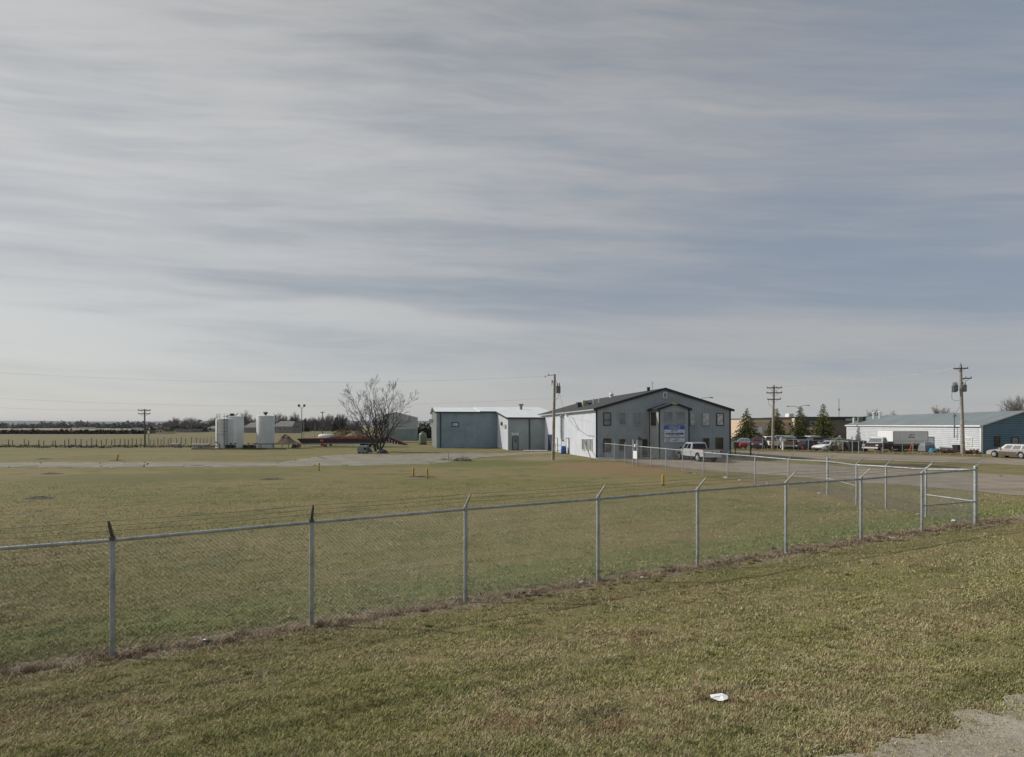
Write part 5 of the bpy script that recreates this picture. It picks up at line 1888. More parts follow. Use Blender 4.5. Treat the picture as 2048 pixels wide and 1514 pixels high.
# small generator cabinet and dark heap by the tree
gn = thing('generator_cabinet', 'pale green generator cabinet with an open hatch left of the bare tree', 'generator', (at(724, 70.6), 70.6, g1(-18, 70)))
w_ = at(735, 70.6) - at(714, 70.6)
MB().bbox(-w_ / 2, 0, .15, w_ / 2, .9, .95, .05).build('cabinet', M('unit_green'), gn)
MB().bbox(w_ / 2 - .45, -.04, .45, w_ / 2 - .1, -.003, .72, .02).build('hatch', M('black_steel'), gn)
MB().slab([(w_ / 2 + .004, .05, .1), (w_ / 2 + .55, .05, .1), (w_ / 2 + .42, .05, .35), (w_ / 2 + .1, .05, .72)], (0, 1, 0), .8).build('engine_cover', M('green_steel'), gn)
for i in range(3):
    MB().box(-w_ / 2 + .1 + i * .45, .1, -.05, -w_ / 2 + .3 + i * .45, .8, .15).build('skid', M('black_steel'), gn)
mb = MB()
rng = random.Random(8)
ring = []
mb.lathe([(.72, 0), (.68, .2), (.5, .42), (.22, .5), (.02, .52)], 14)
for i, p in enumerate(mb.v):
    mb.v[i] = (p[0] * (1 + rng.uniform(-.12, .12)), p[1] * (1 + rng.uniform(-.12, .12)), p[2] * (1 + rng.uniform(-.15, .15)))
tag(mb.build('tarp_heap', M('bin_green'), None, False, (at(764, 71), 71, g1(-16, 71))), 'dark tarpaulin covered heap at the foot of the bare tree', 'heap')

gt = thing('poly_tank', 'squat green water tank left of the slate shed', 'tank', (at(845.5, 103), 103, 0))
MB().lathe([(.62, .25), (.68, .3), (.68, 1.75), (.6, 1.95), (.25, 2.2), (.25, 2.36), (.05, 2.38)], 24).build('shell', M('tank_green'), gt, True)
MB().lathe([(.78, 0), (.78, .12), (.6, .27)], 20).build('stand', M('black_steel'), gt)
MB().tube([(-4, -.2, .38), (1.6, -.2, .38)], .04, 6).build('pipe', M('black_steel'), gt)

# blue barrel, rack and leaning pole by the white wall
def bywall(px, py, off=0.6):
    v_, z_ = FM.hu(px, py, -off)
    p = main.matrix_basis @ Vector((-off, v_, 0))
    return p


p = bywall(1126.6, 907.5)
bb = thing('barrel', 'bright blue plastic barrel beside the white office wall', 'barrel', (p.x, p.y, g1(p.x, p.y)))
MB().lathe([(.27, 0), (.3, .04), (.3, .28), (.315, .31), (.3, .34), (.3, .62), (.315, .65), (.3, .68), (.3, .9), (.27, .95), (.26, .93)], 24).build('drum', M('barrel_blue'), bb, True)
MB().lathe([(.05, .93), (.05, .97), (.02, .975)], 10, (.12, -.05, 0)).build('bung', M('plastic_dark'), bb)
p = bywall(1130.5, 907, .4)
tag(MB().bbox(-.1, -.1, 0, .1, .1, .8, .03).build('gas_bottle', M('dark_trim'), None, False, (p.x, p.y, 0)), 'narrow dark canister right against the blue barrel', 'canister')
p = bywall(1117, 905, .9)
rk = thing('pipe_stand', 'light steel pipe stand with two uprights left of the blue barrel', 'stand', (p.x, p.y, g1(p.x, p.y)), R(20))
for s_ in (-.4, .4):
    MB().tube([(s_, 0, -.05), (s_, 0, 1.45 + s_ * .4)], .03, 6).build('upright', M('transformer'), rk)
for z in (.35, 1.0):
    MB().tube([(-.4, 0, z), (.4, 0, z)], .025, 6).build('crossbar', M('transformer'), rk)
p = bywall(1183, 915.5, 1.2)
q2 = bywall(1168, 880, .05)
v_, z_ = sside(1169, 880)
tip = main.matrix_basis @ Vector((-.06, v_, z_))
tag(MB().tube([(p.x, p.y, -.05), tip], .045, 8).build('leaning_pole', M('scrap_rust')), 'thin rusty pole leaning on the white wall below the narrow windows', 'pole')
p = bywall(1088, 902, .9)
tag(MB().bbox(-1.6, -.9, -.05, 1.6, .9, .10, .03).build('concrete_pad', M('concrete'), None, False, (p.x - 1.2, p.y - .6, 0)), 'pale concrete pad before the far door of the white wall', 'pad')
p = bywall(1296, 906, .5)

# ------------------------------------------------------------------ bollards
def bollard(px, py, h, label, tilt=0.0, r=0.07):
    p = hit(px, py)
    o = thing('bollard', label, 'bollard', (p.x, p.y, p.z), 0, 'yellow marker bollards on the field')
    o.rotation_euler = (0, tilt, random.uniform(0, 1))
    MB().lathe([(r, -.15), (r, h - r * .7), (r * .86, h - r * .3), (r * .5, h), (.005, h + r * .1)], 16).build('tube', M('bollard_yellow'), o, True)
    MB().lathe([(r * 1.35, -.05), (r * 1.3, .02), (r * 1.02, .045)], 14).build('collar', M('dirt'), o)
    return o


bollard(826.5, 953, .62, 'left one of the paired yellow bollards on the mid field', .02)
bollard(854.5, 957, .68, 'right one of the paired yellow bollards on the mid field', -.015)
bollard(1326, 971, .62, 'lone yellow bollard before the long side fence', .0, .075)
bollard(638, 941, .6, 'yellow bollard at the edge of the pale track', .0, .06)
bollard(234, 921, .62, 'leaning yellow bollard on a dirt patch far left', .14, .08)

# dirt mounds in the field
def mound(px, py, w_, h_, label):
    p = hit(px, py)
    rng = random.Random(int(px))
    n, mrings = 26, 6
    mb = MB()
    rings = []
    for i in range(mrings):
        q_ = 1 - i / (mrings - 1)
        rings.append([(w_ * q_ * math.cos(2 * math.pi * j / n) * (1 + .2 * math.sin(3 * j + px)), w_ * .55 * q_ * math.sin(2 * math.pi * j / n) * (1 + .2 * rng.uniform(-1, 1)),
                       -.01 + h_ * (1 - q_ ** 2) * (1 + rng.uniform(-.3, .3))) for j in range(n)])
    mb.loft(rings)
    o = mb.build('dirt_mound', M('dirt'), None, True, (p.x, p.y, p.z))
    return tag(o, label, 'mound', 'burrow mounds on the field')


mound(78, 997, .75, .09, 'dark burrow mound nearest the fence on the far left field')
mound(542, 959, .95, .08, 'wide flat dark mound in the middle of the left field')
mound(102, 948, .8, .09, 'dark mound just below the pale track at far left')
mound(88, 918.5, .9, .1, 'small dark mound above the pale track at far left')
mound(233, 920.5, .8, .06, 'dark dirt patch around the leaning yellow bollard')
mound(842, 953.5, 1.1, .05, 'bare dirt between the paired yellow bollards')
mound(395, 931, .8, .05, 'small dark mound on the lower edge of the track')

# brush pile and thin stake
p = hit(925, 922)
mb = MB()
rng = random.Random(3)
for i in range(260):
    a, rr = rng.uniform(0, 6.28), rng.random() ** .6
    c = Vector((math.cos(a) * rr * .95, math.sin(a) * rr * .5, rng.uniform(0, .55) * (1 - rr * .8)))
    v = Vector((rng.uniform(-1, 1), rng.uniform(-.7, .7), rng.uniform(-.3, .5))) * rng.uniform(.15, .4)
    mb.tube([c, c + v * .5 + Vector((0, 0, .03)), c + v], rng.uniform(.006, .016), 4)
for i in range(40):
    c = Vector((-1.6 + rng.uniform(-.5, .5), rng.uniform(-.3, .3), rng.uniform(0, .2)))
    v = Vector((rng.uniform(-1, 1), rng.uniform(-.7, .7), rng.uniform(.0, .9))) * rng.uniform(.15, .45)
    mb.tube([c, c + v], rng.uniform(.006, .014), 4)
tag(mb.build('brush_pile', M('brush_grey'), None, False, (p.x, p.y, p.z)), 'low pile of dry cut branches beside the pale track', 'brush')
p = hit(897, 922)
tag(MB().tube([(0, 0, -.1), (0.02, 0, .95)], .022, 6).build('stake', M('transformer'), None, True, (p.x, p.y, p.z)), 'thin steel stake beside the brush pile', 'stake')

# ------------------------------------------------------------------ rocks and litter near the fence
def rock(px, py, r, label, m='rock', seed=1, sq=.6):
    p = hit(px, py)
    bm = bmesh.new()
    bmesh.ops.create_icosphere(bm, subdivisions=3, radius=1)
    rng = np.random.default_rng(seed)
    ph = rng.uniform(0, 6, 9)
    for v in bm.verts:
        c = v.co
        k2 = 1 + .18 * math.sin(2.3 * c.x + ph[0]) * math.sin(2.9 * c.y + ph[1]) + .14 * math.sin(3.7 * c.z + ph[2] + 2 * c.x) + .07 * math.sin(7 * c.x + ph[3]) * math.sin(6 * c.y + ph[4])
        v.co = Vector((c.x * k2 * 1.25, c.y * k2, c.z * k2 * sq)) * r
    me = bpy.data.meshes.new('stone')
    bm.to_mesh(me)
    bm.free()
    me.materials.append(M(m))
    o = bpy.data.objects.new('stone', me)
    C.objects.link(o)
    o.location = (p.x, p.y, p.z + r * sq * .35)
    o.rotation_euler = (0, 0, seed)
    return tag(o, label, 'stone', 'stones along the fence foot')


rock(1165, 1168, .075, 'pale stone left of the fourth fence post from the left', 'rock', 2)
rock(1218, 1162, .055, 'dark brown stone right of the fourth fence post from the left', 'rock_dark', 3)
rock(1284, 1156, .035, 'small white stone under the wire between two middle posts', 'paper', 4, .8)
rock(231, 1312, .04, 'dark stone at the foot of the leftmost fence post', 'rock_dark', 6)
rock(1046, 1187, .055, 'rusty brown clod on the dead weed strip', 'dirt', 7)


def crumple(px, py, w_, label, m='paper', seed=0, hgt=.35, name='paper_scrap', cat='paper scrap', group='scraps of litter caught along the fences'):
    p = hit(px, py)
    rng = np.random.default_rng(seed + 100)
    n = 7
    X, Y = np.meshgrid(np.linspace(-1, 1, n), np.linspace(-1, 1, n))
    Z = np.abs(rng.normal(0, hgt, (n, n))) + .25 * hgt * (X * rng.uniform(-1, 1) + Y * rng.uniform(-1, 1)) + .06
    X, Y = X + rng.normal(0, .12, (n, n)), Y * .75 + rng.normal(0, .12, (n, n))
    mb = MB()
    v = [(X[i, j] * w_, Y[i, j] * w_, Z[i, j] * w_) for i in range(n) for j in range(n)]
    mb.add(v, [(i * n + j, i * n + j + 1, (i + 1) * n + j + 1, (i + 1) * n + j) for i in range(n - 1) for j in range(n - 1)])
    o = mb.build(name, M(m), None, False, (p.x, p.y, p.z))
    o.rotation_euler = (0, 0, rng.uniform(0, 3))
    return tag(o, label, cat, group)


# the folded sheet in the foreground
p = hit(1439, 1404)
pp = MB()
w_ = .085
prof = [(-1.0, -.15, .10), (-.9, .55, .16), (.0, .62, .22), (.55, .75, .24), (1.0, .1, .2), (.75, -.5, .14), (.2, -.75, .10), (.05, -.05, .17), (-.5, -.02, .17)]
cen = (.35, .1, .28)
pts = [(a * w_, b * w_ * .9, c * w_) for a, b, c in prof]
top_ = [tuple(c * w_ for c in cen)]
nn_ = len(pts)
pp.add(pts + top_, [(i, (i + 1) % nn_, nn_) for i in range(nn_)])
pp.add([(-.98 * w_, -.1 * w_, .12 * w_), (-.5 * w_, 0, .17 * w_), (.05 * w_, -.03 * w_, .16 * w_), (.2 * w_, -.7 * w_, .08 * w_), (-.3 * w_, -.6 * w_, .03 * w_)], [(0, 1, 2), (0, 2, 4), (2, 3, 4)])
o = pp.build('paper_scrap', M('paper'), None, False, (p.x, p.y, p.z + .03))
so_ = o.modifiers.new('thick', 'SOLIDIFY')
so_.thickness = .002
o.scale = (1, 1, 1.3)
tag(o, 'folded white paper lying alone on the foreground grass', 'litter')

lit = [(1572, 1108, .05, 'white wrapper beside the post left of the gate braces', 'paper'), (1784, 1077, .07, 'white crumpled bag under the wire left of the braced bay', 'paper'),
       (1908, 1043, .09, 'white scraps under the wire inside the corner bay', 'paper'), (1835, 1029, .05, 'pale scrap at the foot of the side fence near its corner', 'paper'),
       (1790, 1021, .05, 'small pale scrap by the second side fence post', 'paper'), (1639, 987, .07, 'white paper on the side fence line by the braced pair', 'paper'),
       (1537, 969, .16, 'bluish plastic bag against the side fence', 'paper_blue'), (1556, 971, .08, 'white scrap just right of the bluish bag', 'paper'),
       (1478, 961, .08, 'white scrap on the side fence line left of the bluish bag', 'paper'), (1450, 956, .14, 'tangled white litter at the foot of a mid side fence post', 'paper'),
       (1388, 948, .09, 'white cup shape on the side fence line below the pickup', 'paper'), (1380, 946, .14, 'grey tangled litter below the pickup', 'rock'),
       (1363, 940, .07, 'small pale litter left of the tangle below the pickup', 'paper'), (1483, 1218, .02, 'tiny white speck of litter on the bank', 'paper'),
       (1561, 1381, .02, 'tiny pale scrap right of the folded paper', 'paper'), (1668, 1020, .03, 'small pale scrap in the fenced corner', 'paper')]
for i, (px, py, w_, lab, mm) in enumerate(lit):
    crumple(px, py, w_, lab, mm, i, name='plastic_bag' if 'bag' in lab or 'tangle' in lab[:12] else 'paper_scrap', cat='bag' if 'bag' in lab else 'scrap')
p = hit(408, 1285)
bt = MB()
bt.lathe([(.028, 0), (.032, .01), (.032, .13), (.012, .17), (.012, .2), (.015, .2), (.015, .215)], 14)
o = bt.build('bottle', M('bottle_teal'), None, True, (p.x, p.y, p.z + .035))
o.rotation_euler = (R(88), 0, R(75))
tag(o, 'dark teal bottle lying in the weeds between two left posts', 'bottle')
p = hit(1328, 1228)
o = MB().tube([(-.2, 0, .02), (-.05, .01, .035), (.1, -.01, .03), (.22, .02, .02)], [.006, .007, .006, .004], 6).build('stick', M('pale_wood'), None, True, (p.x, p.y, p.z))
tag(o, 'pale bare stick lying on the bank grass', 'stick')

# ------------------------------------------------------------------ trees
def bare_tree(mb_t, mb_b, base, h, spread, stems, rng, r0, depth=5, twig=0.012, bias=(0, 0, 0), nb=(3, 4), lowb=0.25, sparse=False, fan=1.0):
    """stems and branches of a leafless tree; trunk wood into mb_t, branches into mb_b"""
    def grow(p, d, L, r, lev):
        n = (5 if fan == 1.0 else 9) if lev == 0 else 4
        pts, rad = [p], [r]
        q_, dd = p.copy(), d.copy()
        kids = []
        for i in range(n):
            dd = (dd + Vector((rng.gauss(0, .09) * fan, rng.gauss(0, .09) * fan, rng.gauss(0, .05) + (.06 if lev else .02))) + Vector(bias) * .02).normalized()
            q_ = q_ + dd * (L / n)
            pts.append(q_)
            rad.append(max(twig * .6, r * (1 - .75 * (i + 1) / n)))
            kids.append((q_, dd.copy(), rad[-1]))
        (mb_t if lev == 0 else mb_b).tube(pts, rad, 8 if lev == 0 else (5 if lev < 3 else 3), False)
        if lev >= depth:
            return
        for i, (kp, kd, kr) in enumerate(kids):
            fr = (i + 1) / n
            if fr < lowb and lev == 0:
                continue
            cnt = rng.randint(*nb) if i == n - 1 else (rng.randint(1, 2) if (lev == 0 or not sparse) else (1 if rng.random() < .74 else 0))
            for _ in range(cnt):
                ax = kd.orthogonal().normalized()
                ax.rotate(Matrix.Rotation(rng.uniform(0, 6.283), 3, kd))
                ang = R(rng.uniform(16, 46) if i == n - 1 else rng.uniform(24, 55)) * fan
                nd = kd.copy()
                nd.rotate(Matrix.Rotation(ang, 3, ax))
                nd.z += .12
                nd.normalize()
                grow(kp, nd, L * (rng.uniform(.42, .72) if fan == 1.0 else rng.uniform(.26, .46) * (1.0 if lev else 1.15 - .55 * i / n))  * (1.0 if lev else .95), max(twig * .7, kr * .72), lev + 1)
    for dx, dy, dz, f in stems:
        d = Vector((dx * spread, dy * spread, 1.0)).normalized()
        grow(Vector(base) + Vector((dx * .25, dy * .25, 0)), d, h * f, r0 * (.7 + .3 * f * 2), 0)


d_ = 75.5
tx = at(757, d_)
ht = thing('bare_tree', 'large leafless multi stemmed tree spreading wide on the yard edge', 'tree', (tx, d_, 0))
rng = random.Random(27)
tt_, tb_ = MB(), MB()
def turned(d, lo, hi):
    ax = d.orthogonal().normalized()
    ax.rotate(Matrix.Rotation(rng.uniform(0, 6.283), 3, d))
    v = d.copy()
    v.rotate(Matrix.Rotation(R(rng.uniform(lo, hi)), 3, ax))
    v.z += .16
    return v.normalized()


def shoot(p, d, L, r, lev):
    n = max(3, int(L / .35))
    pts, rad, q_ = [p], [r], p.copy()
    for i in range(n):
        d = (d + Vector((rng.gauss(0, .07), rng.gauss(0, .07), rng.gauss(0, .04) + .035))).normalized()
        q_ = q_ + d * (L / n)
        pts.append(q_)
        rad.append(max(.0095, r * (1 - .8 * (i + 1) / n)))
        if lev < 3 and i >= (1 if lev == 1 else 0):
            for _ in range(2 if rng.random() < .55 else 1):
                shoot(q_, turned(d, 22, 50), L * rng.uniform(.28, .55) * (1.1 - .4 * i / n), max(.0095, rad[-1] * .7), lev + 1)
    tb_.tube(pts, rad, 4 if lev == 1 else 3, False)


for dx, dy, hz_ in ((-3.5, .6, 5.6), (-2.6, -1.4, 6.9), (-1.5, 1.6, 7.7), (-.4, -.9, 8.1), (.7, 1.5, 7.8), (1.9, -1.2, 7.2), (3.2, .3, 6.2)):
    n = 14
    b0 = Vector((dx * .1, dy * .1, -.1))
    pts = [b0 + Vector((dx * (i / n) ** 1.25 + rng.gauss(0, .04), dy * (i / n) ** 1.25, hz_ * i / n)) for i in range(n + 1)]
    rad = [.115 * (1 - i / n) ** 1.1 + .014 for i in range(n + 1)]
    tt_.tube(pts, rad, 8, False)
    for i in range(3, n + 1):
        d = (pts[i] - pts[i - 1]).normalized()
        q0 = i / n
        for _ in range(3 if i == n else (2 if rng.random() < .4 else 1)):
            shoot(pts[i], turned(d, 14 if i == n else 28, 32 if i == n else 58), rng.uniform(1.5, 2.9) * (1.15 - .5 * q0), rad[i] * .62 + .006, 1)
tt_.build('trunk', M('bark'), ht, True)
tb_.build('branches', M('bark'), ht)


def tree_protos(n, h, seed, material, depth=3, twig=.05):
    out = []
    for i in range(n):
        rng = random.Random(seed + i)
        a, b = MB(), MB()
        st_ = [(rng.uniform(-.35, .35), rng.uniform(-.3, .3), 1, rng.uniform(.42, .56)) for _ in range(rng.randint(2, 3))]
        bare_tree(a, b, (0, 0, -.2), h, 1.0, st_, rng, .2, depth, twig, nb=(3, 4))
        out.append((a, b))
    return out


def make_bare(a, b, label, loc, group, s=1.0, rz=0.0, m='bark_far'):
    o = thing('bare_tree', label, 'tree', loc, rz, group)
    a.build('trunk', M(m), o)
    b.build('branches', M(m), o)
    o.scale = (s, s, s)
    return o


gT = 'leafless trees of the far treeline'
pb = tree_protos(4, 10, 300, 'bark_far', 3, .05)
protos = []
far_trees = [(408, 846, 340, 9), (428, 838, 330, 10), (495, 828, 300, 12), (507, 836, 310, 10), (555, 832, 330, 11), (568, 834, 320, 10), (587, 832, 335, 11), (600, 838, 340, 9),
             (622, 836, 300, 9.5), (631, 840, 300, 8), (640, 836, 310, 10), (652, 834, 320, 10), (662, 833, 320, 11), (678, 832, 300, 11), (689, 832, 300, 11), (700, 845, 260, 7),
             (340, 842, 420, 11), (352, 838, 430, 13), (366, 840, 420, 12), (380, 836, 410, 13), (396, 840, 400, 11), (330, 846, 440, 9), (470, 842, 320, 8), (716, 842, 240, 7), (540, 838, 330, 9)]
pos_words = ['far left end', 'left', 'middle', 'right']
for i, (px, ty, d, hh_) in enumerate(far_trees):
    d2 = d
    z = zat(ty, d2)
    lab = 'leafless tree of the far treeline, number %d counted from the left of the treeline' % (sorted(t_[0] for t_ in far_trees).index(px) + 1)
    loc = (at(px, d2), d2, 0)
    s_ = z / 9.0 * (1 + random.uniform(-.06, .06))
    rz = random.uniform(0, 6.28)
    if i < 4:
        protos.append(make_bare(*pb[i], 'bare tree of the far treeline', loc, gT, s_, rz))
        protos[-1]['label'] = 'leafless tree standing in the far treeline beyond the yard'
    else:
        dup(protos[i % 4], loc, rz, 'leafless tree standing in the far treeline beyond the yard', s_)

# tree behind the right end of the white building and the tops behind its roof
rng = random.Random(77)
a, b = MB(), MB()
bare_tree(a, b, (0, 0, -.2), 9.4, 1.0, [(-.3, 0, 1, .42), (.05, .2, 1, .5), (.3, -.1, 1, .46), (-.05, -.3, 1, .46)], rng, .2, 3, .02, nb=(3, 4), lowb=.35)
o = make_bare(a, b, 'round leafless tree beyond the right end of the white building', (at(2036, 104), 104, 0), None, 1.0, 0, 'bark_far')
o.scale = (zat(785, 104) / 9.3,) * 3
for i, (px, ty, lab) in enumerate(((1745, 824, 'leafless tree top between the roof vents of the white building'), (1880, 818, 'leafless tree top showing over the middle of the grey roof'), (1782, 828, 'small leafless tree top right of the roof vents'))):
    d = 165
    dup(protos[i], (at(px, d), d, 0), i * 2.0, lab, zat(ty, d) / 9.6)['group'] = 'bare tree tops behind the white building'


def conifer(label, loc, h, rad, seed, m='needles', group=None, dens=1.0, cl=.26, lean=0.0, low=.06):
    rng = np.random.default_rng(seed)
    o = thing('spruce', label, 'tree', loc, 0, group)
    MB().tube([(0, 0, -.2), (lean * h * .5, 0, h * .5), (lean * h, 0, h * .98)], [.02 * h + .03, .012 * h + .02, .012], 8).build('trunk', M('dark_wood'), o)
    V, Fc = [], []
    nw = int(h * 6.0 * dens)
    gapz = rng.uniform(.3, .9, 3)
    for i in range(nw):
        q_ = low + (1 - low) * (i + rng.uniform(-.4, .4)) / nw
        q_ = min(max(q_, low), .99)
        L0 = rad * (1 - q_) ** .85 * (1 - .35 * max(0, (.16 - q_) / .16)) + .05
        nb_ = max(4, int(10 * (1 - q_) + 4))
        for j in range(nb_):
            a = rng.uniform(0, 6.283)
            L = L0 * rng.uniform(.45, 1.15)
            if rng.random() < .06:
                L *= 1.25
            ns = max(2, int(L / .2))
            for k3 in range(ns):
                f = (k3 + rng.uniform(.2, 1)) / ns
                p = np.array([math.cos(a) * L * f + lean * q_ * h, math.sin(a) * L * f, q_ * h + .10 * L * f - .42 * L * f * f + .05])
                s_ = cl * rng.uniform(.6, 1.25) * (.55 + .5 * (1 - q_))
                for _ in range(2):
                    d1 = np.array([math.cos(a), math.sin(a), rng.uniform(-.6, .1)]) + rng.normal(0, .45, 3)
                    d1 /= np.linalg.norm(d1)
                    d2_ = np.cross(d1, rng.normal(0, 1, 3))
                    d2_ /= np.linalg.norm(d2_) + 1e-6
                    c = p + rng.normal(0, .05, 3)
                    n0 = len(V)
                    V += [c - d2_ * s_ * .22, c + d1 * s_ * .5 - d2_ * s_ * .3, c + d1 * s_ * 1.1, c + d1 * s_ * .45 + d2_ * s_ * .3]
                    Fc.append((n0, n0 + 1, n0 + 2, n0 + 3))
    mb = MB()
    mb.add(V, Fc)
    mb.build('crown', M(m), o)
    return o


gS = 'spruces in a row before the beige building'
for px, ty, d, rpx, lab, seed, ln in ((1494, 817, 106, 27, 'leftmost spruce of the row beside the grey office', 31, 0.0), (1553, 817, 110, 26, 'spruce directly behind the three crossarm pole', 32, 0.0),
                                  (1601, 813, 112, 21, 'slim pointed spruce between the power pole and the last spruce', 33, 0.0), (1648, 808, 108, 26, 'rightmost spruce of the row with a bent tip', 34, -.02)):
    conifer(lab, (at(px, d), d, 0), zat(ty, d), rpx / F * d * 1.3, seed, 'needles', gS, 1.2, .36, ln, .10)
gC = 'distant dark conifers behind the white tanks'
cp = None
for px, ty, d, lab in ((584, 835, 300, 'dark conifer just left of the floodlight pole'), (610, 836, 300, 'dark conifer just right of the floodlight pole'), (673, 833, 300, 'tall dark conifer above the ochre bushes'), (684, 842, 295, 'lower dark conifer right beside the tall one'),
                       (595, 844, 305, 'short dark conifer behind the floodlight pole'), (420, 850, 330, 'small dark conifer left of the white tanks')):
    loc = (at(px, d), d, 0)
    if cp is None:
        cp = conifer(lab, loc, zat(ty, d), 2.2, 50, 'needles_dark', gC, .6, .9)
        hp_ = zat(ty, d)
    else:
        dup(cp, loc, px * .1, lab, zat(ty, d) / hp_)
gD = 'dark evergreens between the hangar and the slate shed'
cp2 = None
for i, (px, ty, d, lab) in enumerate(((832, 850, 150, 'dark evergreen right against the hangar corner'), (841, 846, 154, 'dark evergreen directly behind the green water tank'), (849, 845, 150, 'dark evergreen above the green water tank lid'), (857, 846, 153, 'dark evergreen at the end of the slate shed'))):
    loc = (at(px, d), d, 0)
    if cp2 is None:
        cp2 = conifer(lab, loc, zat(ty, d), 1.5, 60, 'needles_dark', gD, 1.0, .5)
        hp_ = zat(ty, d)
    else:
        dup(cp2, loc, i * 1.3, lab, zat(ty, d) / hp_)
gE = 'dark evergreens seen between the grey office and the spruce'
for i, (px, ty, d, lab) in enumerate(((1466, 841, 170, 'taller dark evergreen close to the grey office corner'), (1474, 845, 172, 'lower dark evergreen left of the leftmost spruce'), (1481, 843, 175, 'dark evergreen tip just behind the leftmost spruce'))):
    dup(cp2, (at(px, d), d, 0), i * 2.1, lab, zat(ty, d) / hp_)['group'] = gE


def foliage_mass(name, label, items, m, kind='stuff', cat='trees', seed=0):
    """clumps of leaf sized faces: items are (x, y, z0, rx, ry, rz, count, size)"""
    rng = np.random.default_rng(seed)
    V = []
    for x, y, z0, rx, ry, rz, n, s_ in items:
        u = rng.normal(0, 1, (n, 3))
        u /= np.linalg.norm(u, axis=1)[:, None]
        rr = rng.uniform(.35, 1, n) ** .5
        lob = 1 + .25 * np.sin(5 * np.arctan2(u[:, 1], u[:, 0]) + x) + .2 * np.sin(7 * u[:, 2] + y)
        c = np.stack([x + u[:, 0] * rx * rr * lob, y + u[:, 1] * ry * rr * lob, z0 + np.abs(u[:, 2]) * rz * rr * lob], -1)
        for k3 in range(n):
            d1, d2_ = rng.normal(0, 1, 3), rng.normal(0, 1, 3)
            d1 *= s_ / np.linalg.norm(d1)
            d2_ *= s_ * .6 / np.linalg.norm(d2_)
            V += [c[k3] - d1, c[k3] + d2_, c[k3] + d1, c[k3] - d2_]
    mb = MB()
    mb.add(V, [(i, i + 1, i + 2, i + 3) for i in range(0, len(V), 4)])
    o = mb.build(name, M(m))
    return tag(o, label, cat, None, kind)


rng = np.random.default_rng(9)
it = []
for i in range(230):
    px = rng.uniform(-250, 410)
    d = rng.uniform(620, 820)
    hh_ = rng.uniform(2.5, 6.5) * (1.25 if vnoise(px / 35.0, 0, 4) > .5 else .7)
    it.append((at(px, d), d, 0, rng.uniform(5, 13), 6, hh_, 16, 2.6))
foliage_mass('tree_belt', 'distant dark belt of trees under the hills on the left', it, 'brush_grey', seed=1)
it = []
for i in range(120):
    px = rng.uniform(-250, 300)
    d = rng.uniform(560, 700)
    it.append((at(px, d), d, 0, rng.uniform(3, 9), 5, rng.uniform(2.0, 5.0), 14, 2.2))
foliage_mass('evergreen_belt', 'distant dark green belt of trees under the hills', it, 'needles_dark', seed=2)
it = [(at(px, 223), 223 + rng.uniform(-1, 1), 0, 1.6, 1.5, rng.uniform(1.1, 1.5), 46, .7) for px in np.arange(-120, 296, 3.6)]
foliage_mass('shelterbelt', 'long low dark green hedge across the left fields', it, 'hedge_dark', seed=3)
it = [(at(px, 340) , 340 + rng.uniform(-6, 6), 0, rng.uniform(2, 5), 3, rng.uniform(2.5, 5.5), 34, 1.5) for px in np.arange(396, 720, 5.5)]
foliage_mass('undergrowth', 'brown leafless undergrowth below the far treeline', it, 'brush_grey', seed=4)
it = [(at(px, d), d, 0, rng.uniform(1.5, 3.5), 2, z, 60, .8) for px, d, z in ((345, 300, 3.2), (356, 300, 3.5), (368, 300, 3.0), (380, 300, 3.4), (300, 260, 2.6), (306, 258, 2.2), (395, 280, 2.6), (405, 280, 2.8))]
foliage_mass('garden_evergreens', 'dark green bushes around the distant farm houses', it, 'needles_dark', seed=5)
it = [(at(px, 720), 520 , 0, 5, 3, rng.uniform(2, 3.4), 40, 1.6) for px in (60, 118, 126, 210, 225, 262)]
foliage_mass('field_bushes', 'few dark bushes out on the tan field at left', it, 'needles_dark', seed=6)
gO = 'ochre bushes right of the tall conifer'
for px, d, rx, rz, lab in ((684, 190, 1.6, 2.0, 'taller ochre bush right of the tall dark conifer'), (695, 186, 1.5, 1.5, 'lower ochre bush next to the taller one'), (722, 200, 2.2, 2.0, 'tan bush between the ochre bushes and the bare tree')):
    o = foliage_mass('bush', lab, [(0, 0, 0, rx, 1.4, rz * 1.2, 160, .35)], 'brush_ochre' if px < 700 else 'brush_grey', None, 'bush', px)
    o.location = (at(px, d), d, 0)
    o['group'] = gO

# ------------------------------------------------------------------ far houses, mounds, field fence
def house(px0, px1, yeave, yroof, d, label, wall='house_wall', roof='house_roof', depth=9.0, name='farm_house', hip=.25):
    x0, x1 = at(px0, d), at(px1, d)
    o = thing(name, label, 'house' if 'house' in name else 'barn', ((x0 + x1) / 2, d, 0))
    w2 = (x1 - x0) / 2
    he, hr = max(zat(yeave, d), 1.6), zat(yroof, d)
    MB().box(-w2, 0, -.2, w2, depth, he).build('wall', M(wall), o)
    mb = MB()
    e = .4
    P = [(-w2 - e, -e, he), (w2 + e, -e, he), (w2 + e, depth + e, he), (-w2 - e, depth + e, he), (-w2 * (1 - hip), depth / 2, hr), (w2 * (1 - hip), depth / 2, hr)]
    mb.add(P, [(0, 1, 5, 4), (1, 2, 5), (2, 3, 4, 5), (3, 0, 4), (3, 2, 1, 0)])
    mb.build('roof', M(roof), o)
    mb = MB()
    n = max(2, int(w2))
    for i in range(n):
        x = -w2 + (i + .5) * 2 * w2 / n
        window(o, 'u', x - .5, x + .5, he * .35, he * .8, 0, -1, M('white_trim'), M('pane_dark'), .1)
    return o


